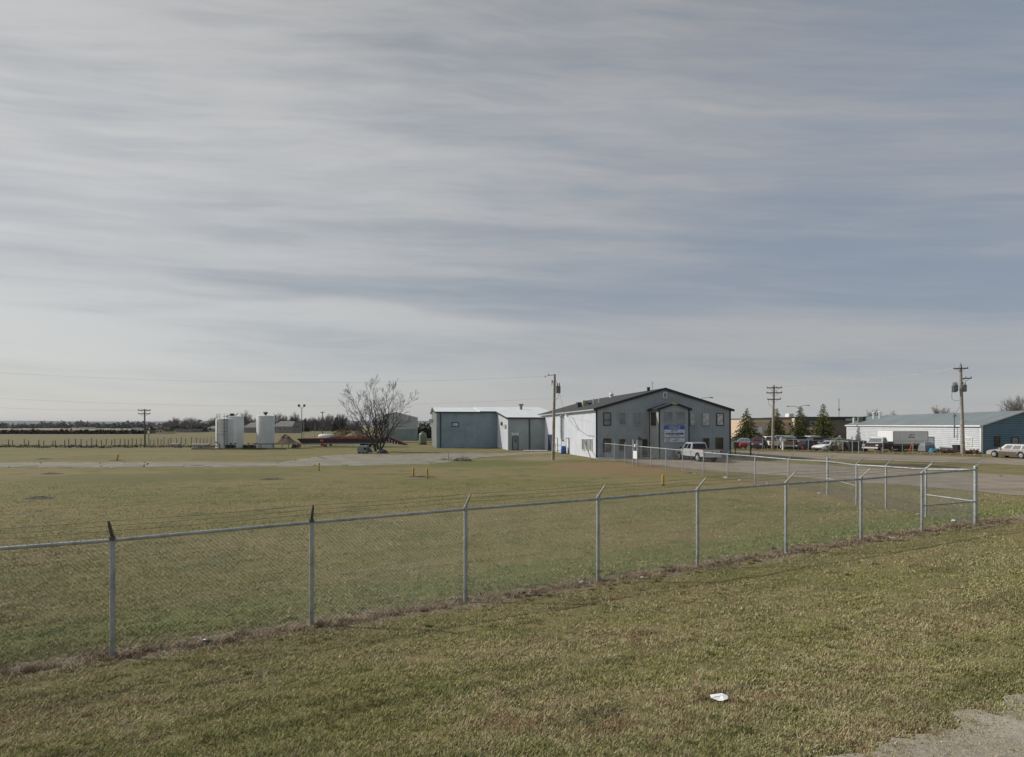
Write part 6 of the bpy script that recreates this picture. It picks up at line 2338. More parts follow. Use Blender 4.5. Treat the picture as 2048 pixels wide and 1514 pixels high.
house(546, 584, 853, 842, 250, 'grey roofed house behind the third white tank', depth=12)
house(487, 513, 855, 845, 260, 'grey roofed house between the second and third white tanks', depth=12)
house(413, 431, 858, 852, 300, 'low pale roofed house left of the white tanks', 'house_wall', 'house_roof')
house(310, 333, 864, 857.5, 330, 'red roofed barn among the farm buildings on the left', 'barn_red', 'barn_red', name='barn')
house(352, 386, 866, 862, 270, 'long low white roofed shed at the far left farm', 'house_wall', 'roof_metal_white', name='barn')
house(158, 176, 861, 855.5, 520, 'small pale house out on the tan field', 'white_trim', 'house_roof')
house(266, 282, 863, 860, 420, 'pale low shed beyond the dark hedge', 'white_trim', 'roof_metal_grey', name='barn')
house(312, 325, 870, 866.5, 230, 'small peach coloured hut right of the round sign', 'beige_light', 'house_roof', name='hut_house')
house(291, 302, 868, 862, 235, 'small dark roofed hut behind the round sign', 'brown_wall', 'fascia_dark', name='hut_house')


def berm(name, label, px, d, w_, dep, h_, m, seed):
    x = at(px, d)
    n, k3 = 36, 10
    rings = []
    for i in range(k3):
        q_ = 1 - i / (k3 - 1)
        rings.append([(w_ * q_ * math.cos(2 * math.pi * j / n), dep * q_ * math.sin(2 * math.pi * j / n),
                       -.1 + h_ * (math.cos(q_ * math.pi) * .5 + .5) * (.8 + .4 * float(vnoise(j * .35, i * .8, seed)))) for j in range(n)])
    o = MB().loft(rings).build(name, M(m), None, True, (x, d, 0))
    return tag(o, label, 'earth mound')


mat('earth_brown', (0.17, 0.125, 0.08), 0.95, 0, 0.35, 1.2, 0.6, 5)
mat('earth_olive', (0.135, 0.125, 0.06), 0.95, 0, 0.35, .8, 0.6, 5)
berm('earth_mound', 'brown earth mound between the third tank and the red trailer', 569, 108, 3.2, 2.4, 1.6, 'earth_brown', 2)
berm('earth_mound', 'olive grassed mound above the white horizontal tank', 675, 150, 4.2, 3, 2.2, 'earth_olive', 3)
berm('earth_mound', 'low tan mound behind the bare tree', 712, 140, 5.5, 3, 1.7, 'earth_olive', 4)

# post and wire field fence on the left
ff = thing('post_and_wire_fence', 'wooden post and wire field fence across the left side', 'fence', (0, 0, 0))
fpx = [-60, -30, -5, 17, 25, 49, 57, 77, 87, 105, 111, 129, 138, 151, 162, 173, 183, 193, 203, 212, 223, 230, 240, 250, 257, 265, 273, 282, 290, 300, 308, 316, 322, 328, 336, 342, 353, 362, 371, 383, 393, 400, 407, 414, 422, 430]
rng = random.Random(12)
wp = []
for i, px in enumerate(fpx):
    d = 92 + max(0, (px - 100)) * .045 + (2.0 if px in (25, 57, 87, 111) else 0)
    x = at(px, d)
    h = rng.uniform(.95, 1.35)
    MB().tube([(0, 0, -.2), (rng.uniform(-.08, .08), 0, h)], [.075, .065], 7).build('post', M('old_post' if rng.random() < .75 else 'pole_grey_wood'), ff, True, (x, d, 0))
    wp.append(Vector((x, d, 0)))
mb = MB()
for z in (.4, .75, 1.08):
    mb.tube([p + Vector((0, -.07, z + rng.uniform(-.04, .04))) for p in wp], .010, 3)
mb.build('wires', M('barbed_steel_arm_shade'), ff)
sg = thing('round_sign', 'round white sign on a post beyond the field fence', 'sign', (at(297.5, 98), 98, 0))
MB().tube([(0, 0, -.1), (0, 0, 2.5)], .04, 6).build('post', M('dark_wood'), sg)
o = MB().lathe([(.02, -.02), (.27, -.02), (.27, .02), (.02, .02)], 8).build('plate', M('white_trim'), sg)
o.matrix_local = Matrix.Translation((0, -.07, 2.25)) @ Matrix.Rotation(R(90), 4, 'X')
for i, (px, d, w_, lab) in enumerate(((167, 90, .28, 'white bag caught on the post and wire fence'), (389, 101, .3, 'white scrap near the right end of the field fence'), (344, 100, .16, 'small white scrap by the field fence posts'))):
    o = crumple(167, 897, w_, lab, 'paper', 40 + i, .4, 'plastic_bag', 'bag', 'white litter along the field fence')
    o.location = (at(px, d), d, .15)
for px, d, lab, ln in ((353, 92, 'grey metal stock tank by the field fence', .55), (403, 90, 'long low grey trough near the tank pad', 1.3)):
    o = thing('stock_tank', lab, 'trough', (at(px, d), d, 0))
    MB().bbox(-ln, -.4, 0, ln, .4, .55, .06).build('trough', M('galvanised'), o)
it = [(at(px, 91 + rng2), 91 + rng2, 0, .7, .5, .35, 26, .16) for px, rng2 in [(p_, random.Random(p_).uniform(-4, 2)) for p_ in range(-100, 440, 7)]]
foliage_mass('field_weeds', 'rough dry weeds along the post and wire fence', it, 'brush_grey', 'stuff', 'weeds', 8)

# ------------------------------------------------------------------ vehicles
def arc(cx, cz, r, a0, a1, n=8):
    return [(cx + r * math.cos(a0 + (a1 - a0) * i / n), cz + r * math.sin(a0 + (a1 - a0) * i / n)) for i in range(n + 1)]


def shell_x(mb, prof, w_, inset=.06):
    """side profile (x,z) extruded across the width with softened edges"""
    cx = sum(p[0] for p in prof) / len(prof)
    cz = sum(p[1] for p in prof) / len(prof)

    def ring(y, k3):
        out = []
        for x, z in prof:
            dx, dz = cx - x, cz - z
            l = math.hypot(dx, dz) + 1e-6
            out.append((x + dx / l * k3, y, z + dz / l * k3))
        return out
    mb.loft([ring(-w_ / 2, inset), ring(-w_ / 2 + inset * .5, inset * .3), ring(-w_ / 2 + inset, 0), ring(w_ / 2 - inset, 0), ring(w_ / 2 - inset * .5, inset * .3), ring(w_ / 2, inset)])


def wheel(o, x, y, r, wd, out, rim='rim'):
    t = MB().lathe([(r * .62, -wd / 2), (r * .93, -wd / 2), (r, -wd * .32), (r, wd * .32), (r * .93, wd / 2), (r * .62, wd / 2)], 28).build('wheel', M('tyre'), o, True)
    t.matrix_local = Matrix.Translation((x, y, r)) @ Matrix.Rotation(R(90) * out, 4, 'X')
    mb = MB()
    mb.lathe([(r * .64, -.02), (r * .6, .05), (r * .5, .045), (.02, .02)], 20)
    for i in range(6):
        a = i * math.pi / 3
        mb.tube([(0, 0, .05), (r * .58 * math.cos(a), r * .58 * math.sin(a), .06)], [.05, .035], 6)
    mb.lathe([(.07, .05), (.06, .085), (.01, .09)], 12)
    rm = mb.build('rim', M(rim), t, True)
    rm.matrix_local = Matrix.Translation((0, 0, -wd * .40)) @ Matrix.Rotation(R(180), 4, 'X')
    return t


def cabin(o, base, roof, wb, wr, zb, zr, paint, glass, split=None, th=.05):
    """greenhouse: base (x0,x1) at zb, roof (x0,x1) at zr, half widths wb, wr"""
    (b0, b1), (r0, r1) = base, roof
    mb = MB()
    mid = zb + (zr - zb) * .84

    def ring(q_, z):
        x0, x1 = b0 + (r0 - b0) * q_, b1 + (r1 - b1) * q_
        h_ = wb + (wr - wb) * q_
        c = .08
        return [(x0 + c, -h_, z), (x1 - c, -h_, z), (x1, -h_ + c, z), (x1, h_ - c, z), (x1 - c, h_, z), (x0 + c, h_, z), (x0, h_ - c, z), (x0, -h_ + c, z)]
    r_ = [ring(0, zb), ring(.84, mid), ring(.95, zr - .03)]
    top = ring(1.0, zr)
    cx = (r0 + r1) / 2
    r_.append([(cx + (x - cx) * .93, y * .92, z) for x, y, z in top])
    mb.loft(r_)
    mb.build('cab', M(paint), o, True)
    # windows laid just proud of the pillars
    q0, q1 = .10, .80

    def sidepts(xa0, xa1, s_):
        out = []
        for q_, fr in ((q0, 0), (q0, 1), (q1, 1), (q1, 0)):
            x0, x1 = b0 + (r0 - b0) * q_, b1 + (r1 - b1) * q_
            f0, f1 = xa0, xa1
            f = f0 if fr == 0 else f1
            h_ = wb + (wr - wb) * q_
            out.append((x0 + (x1 - x0) * f, s_ * (h_ + .008), zb + (zr - zb) * q_))
        return out
    for s_ in (-1, 1):
        for f0, f1 in (split or [(.1, .9)]):
            MB().slab(sidepts(f0, f1, s_), (0, -s_, 0), .02).build('side_window', M(glass), o)
    for end, (xb, xr), nx in (('windscreen', (b1, r1), -1), ('rear_window', (b0, r0), 1)):
        pts = []
        for q_, f in ((q0, -.9), (q0, .9), (q1, .88), (q1, -.88)):
            h_ = wb + (wr - wb) * q_ - .05
            pts.append((xb + (xr - xb) * q_ - nx * .008, f * h_, zb + (zr - zb) * q_))
        MB().slab(pts, (nx, 0, 0), .02).build(end, M(glass), o)


def pickup(name, label, loc, heading, paint, L=5.75, W=1.98, glass='car_glass', two_tone=None, group=None, scale=1.0, cat='pickup truck', rim='rim', old=False, cab_paint=None):
    o = thing(name, label, cat, loc, math.atan2(heading[1], heading[0]), group)
    o.scale = (scale,) * 3
    fa, ra, r = 1.85, -1.82, .40
    belt, hood = 1.20, 1.14
    mb = MB()
    prof = [(-.62, .50)] + [(fa - .52, .50)] + arc(fa, .44, .50, math.pi * .95, math.pi * .05, 9) + [(fa + .52, .48), (2.72, .46), (2.80, .62), (2.80, .95), (2.72, 1.06), (2.2, hood), (1.25, belt), (-.62, belt)]
    if old:
        prof = [(-.62, .50), (fa - .5, .50)] + arc(fa, .44, .47, math.pi * .95, math.pi * .05, 9) + [(2.68, .5), (2.74, .62), (2.74, 1.06), (2.66, 1.12), (1.25, belt), (-.62, belt)]
    shell_x(mb, prof, W)
    mb.build('body', M(paint), o, True)
    for s_ in (-1, 1):
        pf = [(-.66, .52)] + [(ra + .54, .52)] + arc(ra, .44, .52, math.pi * .05, math.pi * .95, 9) + [(-2.92, .60), (-2.92, 1.18), (-2.86, 1.24), (-.66, 1.24)]
        y0, y1 = s_ * (W / 2 - .005), s_ * (W / 2 - .12)
        q_ = MB()
        q_.slab([(x, min(y0, y1), z) for x, z in pf], (0, 1, 0), abs(y0 - y1))
        q_.build('bed_side', M(paint), o)
        q_ = MB()
        q_.box(-2.95, s_ * (W / 2 - .14) if s_ < 0 else W / 2 - .16 - .0, .82, -2.84, s_ * (W / 2 - .14) + (.0 if s_ > 0 else -.13) + (.15 if s_ > 0 else 0), 1.16) if False else q_.bbox(-2.96, s_ * (W / 2 - .07) - .07, .84, -2.82, s_ * (W / 2 - .07) + .085 * (1 if s_ > 0 else .9), 1.17, .02)
        q_.build('tail_light', M('tail_lamp'), o)
    MB().box(-2.8, -W / 2 + .13, .62, -.68, W / 2 - .13, .70).build('bed_floor', M('plastic_dark'), o)
    MB().box(-.76, -W / 2 + .13, .71, -.68, W / 2 - .13, 1.22).build('bed_front', M(paint), o)
    tg = MB().bbox(-2.93, -W / 2 + .16, .62, -2.85, W / 2 - .16, 1.23, .02).build('tailgate', M(paint), o)
    MB().bbox(-2.96, -.08, .98, -2.935, .08, 1.06, .01).build('badge', M('plastic_dark'), tg)
    MB().box(-2.86, -W / 2 + .14, 1.235, -.7, W / 2 - .14, 1.262).build('bed_cover', M('paint_maroon' if not old else 'plastic_dark'), o)
    cabin(o, (-.60, 1.42), (-.42, .72), W / 2 - .04, W / 2 - .22, belt - .015, 1.90, cab_paint or paint, glass, [(.09, .44), (.49, .88)])
    bp = MB()
    bp.bbox(-3.06, -W / 2 + .06, .50, -2.935, W / 2 - .06, .66, .03)
    b_ = bp.build('rear_bumper', M('chrome'), o)
    MB().box(-3.075, -.17, .54, -3.062, .17, .64).build('licence_plate', M('sign_white'), b_)
    bf = MB().bbox(2.80, -W / 2 + .05, .46, 2.92, W / 2 - .05, .66, .03).build('front_bumper', M('chrome' if not old else 'paint_white'), o)
    g_ = MB().box(2.77, -.6, .72, 2.83, .6, 1.02).build('grille', M('plastic_dark'), o)
    for s_ in (-1, 1):
        MB().bbox(2.72, s_ * .78 - .16, .80, 2.835, s_ * .78 + .16, .98, .02).build('headlight', M('head_lamp'), o)
        mm = MB().bbox(1.18, s_ * (W / 2 + .12) - .11, 1.20, 1.30, s_ * (W / 2 + .12) + .11, 1.42, .03).build('mirror', M('plastic_dark'), o)
        for x in (.36, -.42):
            MB().bbox(x, s_ * (W / 2 + .012) - .014, 1.04, x + .2, s_ * (W / 2 + .012) + .014, 1.08, .005).build('door_handle', M('plastic_dark'), o)
        sm = MB()
        for x in (1.18, .42, -.56):
            sm.box(x, s_ * (W / 2 + .002) - .003, .60, x + .014, s_ * (W / 2 + .002) + .003, belt - .05)
        sm.build('door_seams', M('plastic_dark'), o)
        if two_tone:
            MB().box(-.55, s_ * (W / 2 + .004) - .006, .62, 1.28, s_ * (W / 2 + .004) + .006, 1.0).build('lower_paint', M(two_tone), o)
            MB().slab([(-2.85, s_ * (W / 2 + .004) - .006, .66), (-2.4, s_ * (W / 2 + .004) - .006, 1.0), (-.75, s_ * (W / 2 + .004) - .006, 1.0), (-1.2, s_ * (W / 2 + .004) - .006, .62)], (0, 1, 0), .012).build('lower_paint', M(two_tone), o)
        for x in (fa, ra):
            wheel(o, x, s_ * (W / 2 - .14), r, .26, s_, rim)
    und = MB()
    und.box(-2.7, -.55, .38, 2.5, .55, .5)
    und.tube([(ra, -.8, .4), (ra, .8, .4)], .09, 8)
    und.lathe([(.34, 0), (.36, .06), (.36, .16), (.2, .2)], 16, (-2.4, 0, .42 - .16))
    und.build('underbody', M('black_steel'), o)
    return o


def car(name, label, loc, heading, paint, L=4.7, W=1.8, H=1.45, wbs=2.75, r=.33, style='sedan', glass='car_glass', lower=None, cat='car', rim='rim', group=None, lamps=True):
    o = thing(name, label, cat, loc, math.atan2(heading[1], heading[0]), group)
    fa, ra = wbs / 2, -wbs / 2
    hf, hr = fa + (L - wbs) * .47, ra - (L - wbs) * .53
    k3 = H / 1.45
    belt = .93 * k3
    tailz = belt if style != 'suv' else belt + .03
    A = r + .07
    prof = [(ra + A + .02, .22), (fa - A - .02, .22)] + arc(fa, r, A, math.pi * .97, math.pi * .03, 9) + [(fa + A + .01, .26), (hf - .04, .28), (hf, .45), (hf - .04, .62 * k3), (hf - .35, .76 * k3), (fa - .35, belt - .03), (0, belt), (hr + .25, tailz), (hr + .03, tailz - .08), (hr, .5), (hr + .05, .30), (ra - A - .01, .26)] + arc(ra, r, A, math.pi * .97, math.pi * .03, 9)
    mb = MB()
    shell_x(mb, prof, W, .07)
    mb.build('body', M(paint), o, True)
    b1 = fa - .42
    if style == 'sedan':
        cabin(o, (ra - .35, b1), (ra + .30, b1 - .85), W / 2 - .07, W / 2 - .27, belt - .03, H, paint, glass, [(.16, .49), (.53, .86)])
    else:
        cabin(o, (hr + .08, b1), (hr + .25, b1 - .62), W / 2 - .06, W / 2 - .2, belt - .03, H, paint, glass, [(.06, .30), (.34, .60), (.64, .88)])
        if style == 'wagon' or style == 'suv':
            rk = MB()
            for s_ in (-1, 1):
                rk.tube([(hr + .5, s_ * .5, H + .05), (b1 - .9, s_ * .5, H + .05)], .02, 6)
            for x in (hr + .8, b1 - 1.2):
                rk.tube([(x, -.5, H + .05), (x, .5, H + .05)], .02, 6)
                for s_ in (-1, 1):
                    rk.tube([(x, s_ * .5, H - .05), (x, s_ * .5, H + .05)], .02, 5)
            rk.build('roof_rack', M('plastic_dark'), o)
    for s_ in (-1, 1):
        for x in (fa, ra):
            wheel(o, x, s_ * (W / 2 - .11), r, .21, s_, rim)
        if lamps:
            MB().bbox(hf - .12, s_ * (W / 2 - .3) - .17, .52 * k3, hf + .012, s_ * (W / 2 - .3) + .17, .66 * k3, .02).build('headlight', M('head_lamp'), o)
        MB().bbox(hr - .015, s_ * (W / 2 - .22) - .15, .60 * k3, hr + .09, s_ * (W / 2 - .22) + .15, .78 * k3, .02).build('tail_light', M('tail_lamp'), o)
        MB().bbox(b1 - .3, s_ * (W / 2 + .07) - .09, belt + .0, b1 - .16, s_ * (W / 2 + .07) + .09, belt + .14, .02).build('mirror', M('plastic_dark' if lower is None else paint), o)
        if lower:
            MB().box(ra + A + .05, s_ * (W / 2 + .006) - .012, .25, fa - A - .05, s_ * (W / 2 + .006) + .012, .66 * k3).build('lower_cladding', M(lower), o)
            MB().slab([(hr + .12, s_ * (W / 2 + .006) - .012, .33), (ra - A - .06, s_ * (W / 2 + .006) - .012, .33), (ra - A - .02, s_ * (W / 2 + .006) - .012, .64), (hr + .12, s_ * (W / 2 + .006) - .012, .64)], (0, 1, 0), .024).build('lower_cladding', M(lower), o)
        sm = MB()
        for x in (fa - .75, .0 - .12, ra + .35):
            sm.box(x, s_ * (W / 2 + .002) - .004, .35, x + .014, s_ * (W / 2 + .002) + .004, belt - .06)
        sm.build('door_seams', M('plastic_dark'), o)
    MB().bbox(hr - .06, -W / 2 + .08, .34, hr + .02, W / 2 - .08, .52, .03).build('bumper', M('plastic_dark' if lower is None else lower), o)
    MB().bbox(hf - .03, -W / 2 + .12, .30, hf + .05, W / 2 - .12, .46, .03).build('bumper', M('plastic_dark' if lower is None else lower), o)
    MB().box(hr + .2, -W / 2 + .2, .2, hf - .2, W / 2 - .2, .35).build('underbody', M('black_steel'), o)
    return o


hd_ = Vector((-.217, .976))
c = Vector((17.75, 54.6)) + hd_ * 1.82 + Vector((hd_.y, -hd_.x)) * .82
pk = pickup('pickup_truck', 'silver crew cab pickup parked on the gravel before the grey office', (c.x, c.y, g1(c.x, c.y)), hd_, 'paint_silver', scale=.955)
printed_line(.42, .09, [ch for ch in pk.children if ch.name.startswith('tailgate')][0], (-2.932, -.5, 1.0), M('sign_text_grey'), 33, R(-90))

hd_ = Vector((-.18, .984))
c = Vector((52.55, 62.6)) - hd_ * 1.40 + Vector((hd_.y, -hd_.x)) * .82
car('station_wagon', 'champagne wagon with brown lower sides and roof rack parked by the blue gable', (c.x, c.y, 0), hd_, 'paint_champagne', 4.75, 1.8, 1.47, 2.8, .34, 'wagon', 'car_glass_pale', 'paint_brown')

Z0 = 0.0
car('suv', 'dark maroon sport utility vehicle with one bright headlight in the junk yard', (at(1517, 86), 86, 0), (-.5, -.86), 'paint_maroon', 4.5, 1.8, 1.7, 2.6, .36, 'suv', lamps=True)
pickup('pickup_truck', 'white pickup seen from behind its tailgate left of the three crossarm pole', (at(1540, 86.5), 86.5, 0), (.12, .99), 'paint_white', scale=.95)
pickup('pickup_truck', 'blue grey pickup parked right of the three crossarm pole', (at(1557.5, 88), 88, 0), (.16, .985), 'paint_bluegrey', scale=.95, glass='car_glass_pale')
pickup('pickup_truck', 'tan tailed pickup right of the white post', (at(1572, 84), 84, 0), (.3, .95), 'paint_tan', scale=.93, glass='car_glass_pale')
car('parked_car', 'dark teal sedan behind the red hand truck', (at(1606, 82.5), 82.5, 0), (-.9, -.42), 'paint_teal', 4.4, 1.75, 1.4, 2.6, .33)
sv = car('suv', 'dark sport utility vehicle with a pale spare wheel on its back', (at(1625, 84), 84, 0), (.12, .99), 'paint_black', 4.2, 1.75, 1.72, 2.5, .36, 'suv')
wq = MB().lathe([(.02, 0), (.26, .0), (.36, .05), (.36, .16), (.3, .2), (.02, .2)], 22).build('spare_wheel', M('tyre'), sv, True)
wq.matrix_local = Matrix.Translation((-2.22, 0, .98)) @ Matrix.Rotation(R(-90), 4, 'Y')
MB().lathe([(.22, .2), (.2, .23), (.02, .24)], 18).build('spare_rim', M('rim'), wq)
car('parked_car', 'small red car between the spare wheel vehicle and the white car', (at(1638, 84.5), 84.5, 0), (.25, .97), 'paint_red', 4.0, 1.65, 1.42, 2.4, .31)
car('parked_car', 'pale blue car behind the red fuel tank at the yard end', (at(1495, 90), 90, 0), (.9, -.4), 'paint_paleblue', 4.4, 1.75, 1.45, 2.6, .33, glass='car_glass_pale')
car('parked_van', 'pale green van roofed vehicle behind the tan pickup', (at(1581, 90), 90, 0), (.75, -.66), 'paint_palegreen', 4.6, 1.8, 1.85, 2.7, .35, 'suv', glass='car_glass_pale', cat='van')
car('parked_car', 'dark blue car behind the old white car and the scrap heap', (at(1650, 86), 86, 0), (-.8, .6), 'paint_navy', 4.5, 1.75, 1.45, 2.6, .33)
car('parked_car', 'old white car with a low sloping bonnet beside the scrap heap', (at(1657, 78.2), 78.2, 0), (-.93, -.36), 'paint_white', 4.4, 1.75, 1.36, 2.6, .32)
pickup('pickup_truck', 'old white and burgundy pickup nosing out beside the white cargo box', (at(1757, 76.3), 76.3, 0), (-.78, -.62), 'paint_maroon', old=True, glass='car_glass_pale', scale=1.0, cab_paint='paint_white')

# red tank or seat, dark green box and pale small van at the left end of the yard
o = thing('fuel_tank', 'small red fuel tank on the dry grass left of the maroon vehicle', 'tank', (at(1486.5, 83.5), 83.5, 0))
mb = MB().lathe([(.05, -.58), (.3, -.54), (.37, -.45), (.37, .45), (.3, .54), (.05, .58)], 18)
q_ = mb.build('shell', M('paint_red'), o, True)
q_.matrix_local = Matrix.Translation((0, 0, .62)) @ Matrix.Rotation(R(90), 4, 'Y')
for s_ in (-.3, .3):
    MB().box(s_ - .05, -.25, -.05, s_ + .05, .25, .3).build('saddle', M('black_steel'), o)
for px, w_, h_, d, mm, lab in ((1474, 1.1, 1.0, 84.5, 'bin_green', 'dark green bin at the left end of the junk yard'), (1584.5, 1.25, 1.55, 82.5, 'paint_black', 'tall black bin right of the tan pickup'),
                               (1708, 1.6, 1.45, 76.5, 'bin_green', 'wide dark green bin right of the scrap heap'), (1722, 1.3, 1.35, 77.5, 'bin_green', 'darker bin next to the burgundy pickup')):
    o = thing('waste_bin', lab, 'bin', (at(px, d), d, 0), R(-8))
    MB().loft([[(-w_ * .45, -.5, .1), (w_ * .45, -.5, .1), (w_ * .45, .5, .1), (-w_ * .45, .5, .1)], [(-w_ * .5, -.6, h_ * .85), (w_ * .5, -.6, h_ * .85), (w_ * .5, .6, h_ * .85), (-w_ * .5, .6, h_ * .85)]]).build('bin', M(mm), o)
    MB().slab([(-w_ * .52, -.63, h_ * .86), (w_ * .52, -.63, h_ * .86), (w_ * .52, .63, h_), (-w_ * .52, .63, h_)], (0, 0, 1), .06).build('lid', M('black_steel'), o)
    for s_ in (-.35, .35):
        MB().box(s_ * w_ - .06, -.4, 0, s_ * w_ + .06, .4, .1).build('skid', M('black_steel'), o)
o = thing('covered_trailer', 'long dark trailer with a flat black canopy behind the parked cars', 'trailer', (at(1623, 93), 93, 0), R(-4))
w_ = (at(1660, 93) - at(1597, 93)) / 2
MB().bbox(-w_, 0, .5, w_, 2.2, 1.42, .05).build('box', M('paint_teal'), o)
MB().bbox(-w_ - .15, -.15, 1.425, w_ + .15, 2.3, 1.62, .04).build('canopy', M('black_trim'), o)
MB().box(-.2, -.1, 1.625, w_ * .55, 2.0, 1.72).build('white_sheet', M('paint_white'), o)
for x in (-1, 0.2):
    wheel(o, x, -.02, .36, .2, -1)
o = thing('hand_truck', 'red hand truck with a pale round top leaning among the cars', 'hand truck', (at(1604, 79.5), 79.5, 0), R(15))
mb = MB()
for s_ in (-.16, .16):
    mb.tube([(.25 + s_, 0, 0), (-.25 + s_, .25, 1.35)], .045, 6)
for q_ in (.2, .45, .7, .95):
    mb.tube([(.25 - .5 * q_ - .16, .25 * q_, 1.35 * q_), (.25 - .5 * q_ + .16, .25 * q_, 1.35 * q_)], .03, 5)
mb.build('frame', M('paint_red'), o)
MB().lathe([(.01, -.1), (.14, -.06), (.16, 0), (.14, .06), (.01, .1)], 12, (-.42, .2, 1.25)).build('round_top', M('white_trim'), o, True)
o = thing('sign_post', 'white post with a short top board in front of the junk yard cars', 'post', (at(1566, 78.5), 78.5, 0))
MB().box(-.1, -.1, -.1, .1, .1, 1.4).build('post', M('white_trim'), o)
MB().bbox(-.38, -.06, 1.32, .38, .04, 1.62, .02).build('top_board', M('white_trim'), o)
for px, by, ty, lab in ((1471, 911, 884, 'rusty thin steel post by the lot behind the office corner'), (1501.5, 911, 884, 'dark thicker steel post by the lot behind the office corner')):
    p = hit(px, by)
    h_ = zat(ty, p.y)
    tag(MB().tube([(0, 0, -.2), (0, 0, h_)], .055 if px < 1500 else .08, 8).build('steel_post', M('scrap_rust' if px < 1500 else 'navy_steel'), None, True, (p.x, p.y, 0)), lab, 'post')

# scrap machine: cream lattice frames, panels, pipes
sx_, sy_ = at(1671, 77.5), 77.5
o = thing('scrap_machine', 'jumbled cream and green scrap machine frame with slanted ladders in the junk yard', 'machine', (sx_, sy_, 0))
rng = random.Random(44)
mb = MB()
for i in range(3):
    x = -.75 + i * .5
    for s_ in (-.09, .09):
        mb.tube([(x + s_ - .25, -.5 + i * .15, .25), (x + s_ + .25, -.3 + i * .2, 1.75 - i * .1)], .045, 5)
    for k3 in range(6):
        q_ = k3 / 5
        mb.tube([(x - .25 + .5 * q_ - .1, -.5 + i * .15 + .2 * q_, .25 + 1.45 * q_), (x - .25 + .5 * q_ + .12, -.5 + i * .15 + .2 * q_, .3 + 1.45 * q_)], .03, 5)
for _ in range(26):
    a_ = Vector((rng.uniform(-1.1, 1.3), rng.uniform(-.4, .9), rng.uniform(.2, 1.5)))
    mb.tube([a_, a_ + Vector((rng.uniform(-.6, .6), rng.uniform(-.3, .3), rng.uniform(-.4, .7)))], rng.uniform(.02, .05), 5)
mb.build('lattice_frame', M('scrap_cream'), o)
MB().bbox(.1, -.55, .2, .75, .1, 1.1, .06).build('panel_box', M('scrap_cream'), o)
MB().bbox(-.5, -.6, .15, .05, -.2, .75, .06).build('gearbox', M('scrap_rust'), o)
mb = MB()
for s_ in (0, 1.6):
    mb.tube([(1.0, s_, .3), (1.0, s_, 1.7), (2.9, s_, 1.35), (2.9, s_, .2)], .06, 6)
mb.tube([(1.0, 0, 1.7), (1.0, 1.6, 1.7)], .06, 6)
mb.build('boom', M('unit_green'), o)
MB().bbox(1.0, .1, .3, 2.6, 1.3, 1.2, .1).build('engine_housing', M('green_steel'), o)
MB().lathe([(.01, -.12), (.13, -.06), (.15, 0), (.13, .06), (.01, .12)], 12, (.75, .3, 1.95)).build('float', M('white_trim'), o, True)
for x in (-.6, .9, 2.4):
    wheel(o, x, -.35, .36, .22, -1, 'scrap_rust')

# white cargo box on its rusty deck
CB = thing('cargo_box', 'big white cargo box with small red lettering standing on a rusty deck', 'cargo box', (at(1786, 77), 77, 0), AW)
wb_ = 4.25
MB().bbox(0, 0, .95, wb_, 4.6, 2.68, .03).build('box', M('paint_white'), CB)
mb = MB()
for x in (0.0, wb_ - .06):
    mb.box(x - .012, -.022, .95, x + .07, -.002, 2.66)
mb.box(.07, -.022, 2.58, wb_ - .07, -.002, 2.66)
mb.box(.07, -.022, .95, wb_ - .07, -.002, 1.02)
mb.box(.07, -.012, 1.42, wb_ - .07, -.002, 1.45)
mb.build('edge_trim', M('grey_trim'), CB)
MB().box(-.05, -.1, .72, wb_ + .05, 4.6, .945).build('deck', M('scrap_rust'), CB)
MB().box(.1, .3, .25, wb_ - .2, 4.2, .715).build('running_gear', M('black_steel'), CB)
lettering('ACT', .42, .62, CB, (2.32, -.012, 2.16), M('paint_maroon'))
printed_line(.86, .14, CB, (2.25, -.004, 1.86), M('paint_maroon'), 35)
MB().bbox(3.45, -.2, .45, 4.1, -.105, .58, .02).build('rear_plate', M('white_trim'), CB)
for x in (3.2, 1.0):
    wheel(CB, x, .1, .42, .24, -1, 'black_steel')
o = thing('stepladder', 'orange steel ladder leaning against the rusty deck of the cargo box', 'ladder', (at(1822, 74), 74, 0), 0)
mb = MB()
for s_ in (-.14, .14):
    mb.tube([(-.2 + s_, -.1, 0), (.75 + s_, .6, 1.25)], .05, 6)
for k3 in range(5):
    q_ = .12 + k3 * .19
    mb.tube([(-.2 + .95 * q_ - .14, -.1 + .7 * q_, 1.25 * q_), (-.2 + .95 * q_ + .14, -.1 + .7 * q_, 1.25 * q_)], .035, 5)
mb.build('frame', M('orange_paint'), o)
# clutter right of the box
o = thing('machine_cover', 'grey sheeted machine right of the cargo box', 'machine', (at(1857, 75), 75, 0))
MB().loft([[(-.8, -.4, .1), (.8, -.4, .1), (.8, .9, .1), (-.8, .9, .1)], [(-.7, -.3, .8), (.55, -.3, 1.0), (.55, .8, 1.0), (-.7, .8, .8)], [(-.5, 0, 1.2), (.3, 0, 1.3), (.3, .6, 1.3), (-.5, .6, 1.2)]]).build('cover', M('transformer'), o)
wheel(o, .2, -.42, .33, .2, -1, 'black_steel')
o = thing('tarpaulin', 'bright blue crumpled tarpaulin on the ground right of the cargo box', 'tarpaulin', (at(1869, 73.5), 73.5, 0))
rng = random.Random(6)
mb = MB().lathe([(.62, 0), (.6, .2), (.45, .42), (.2, .5), (.02, .52)], 16)
mb.v = [(p[0] * (1 + rng.uniform(-.2, .2)), p[1] * (1 + rng.uniform(-.2, .2)), p[2] * (1 + rng.uniform(-.25, .25))) for p in mb.v]
mb.build('sheet', M('tarp_blue'), o)
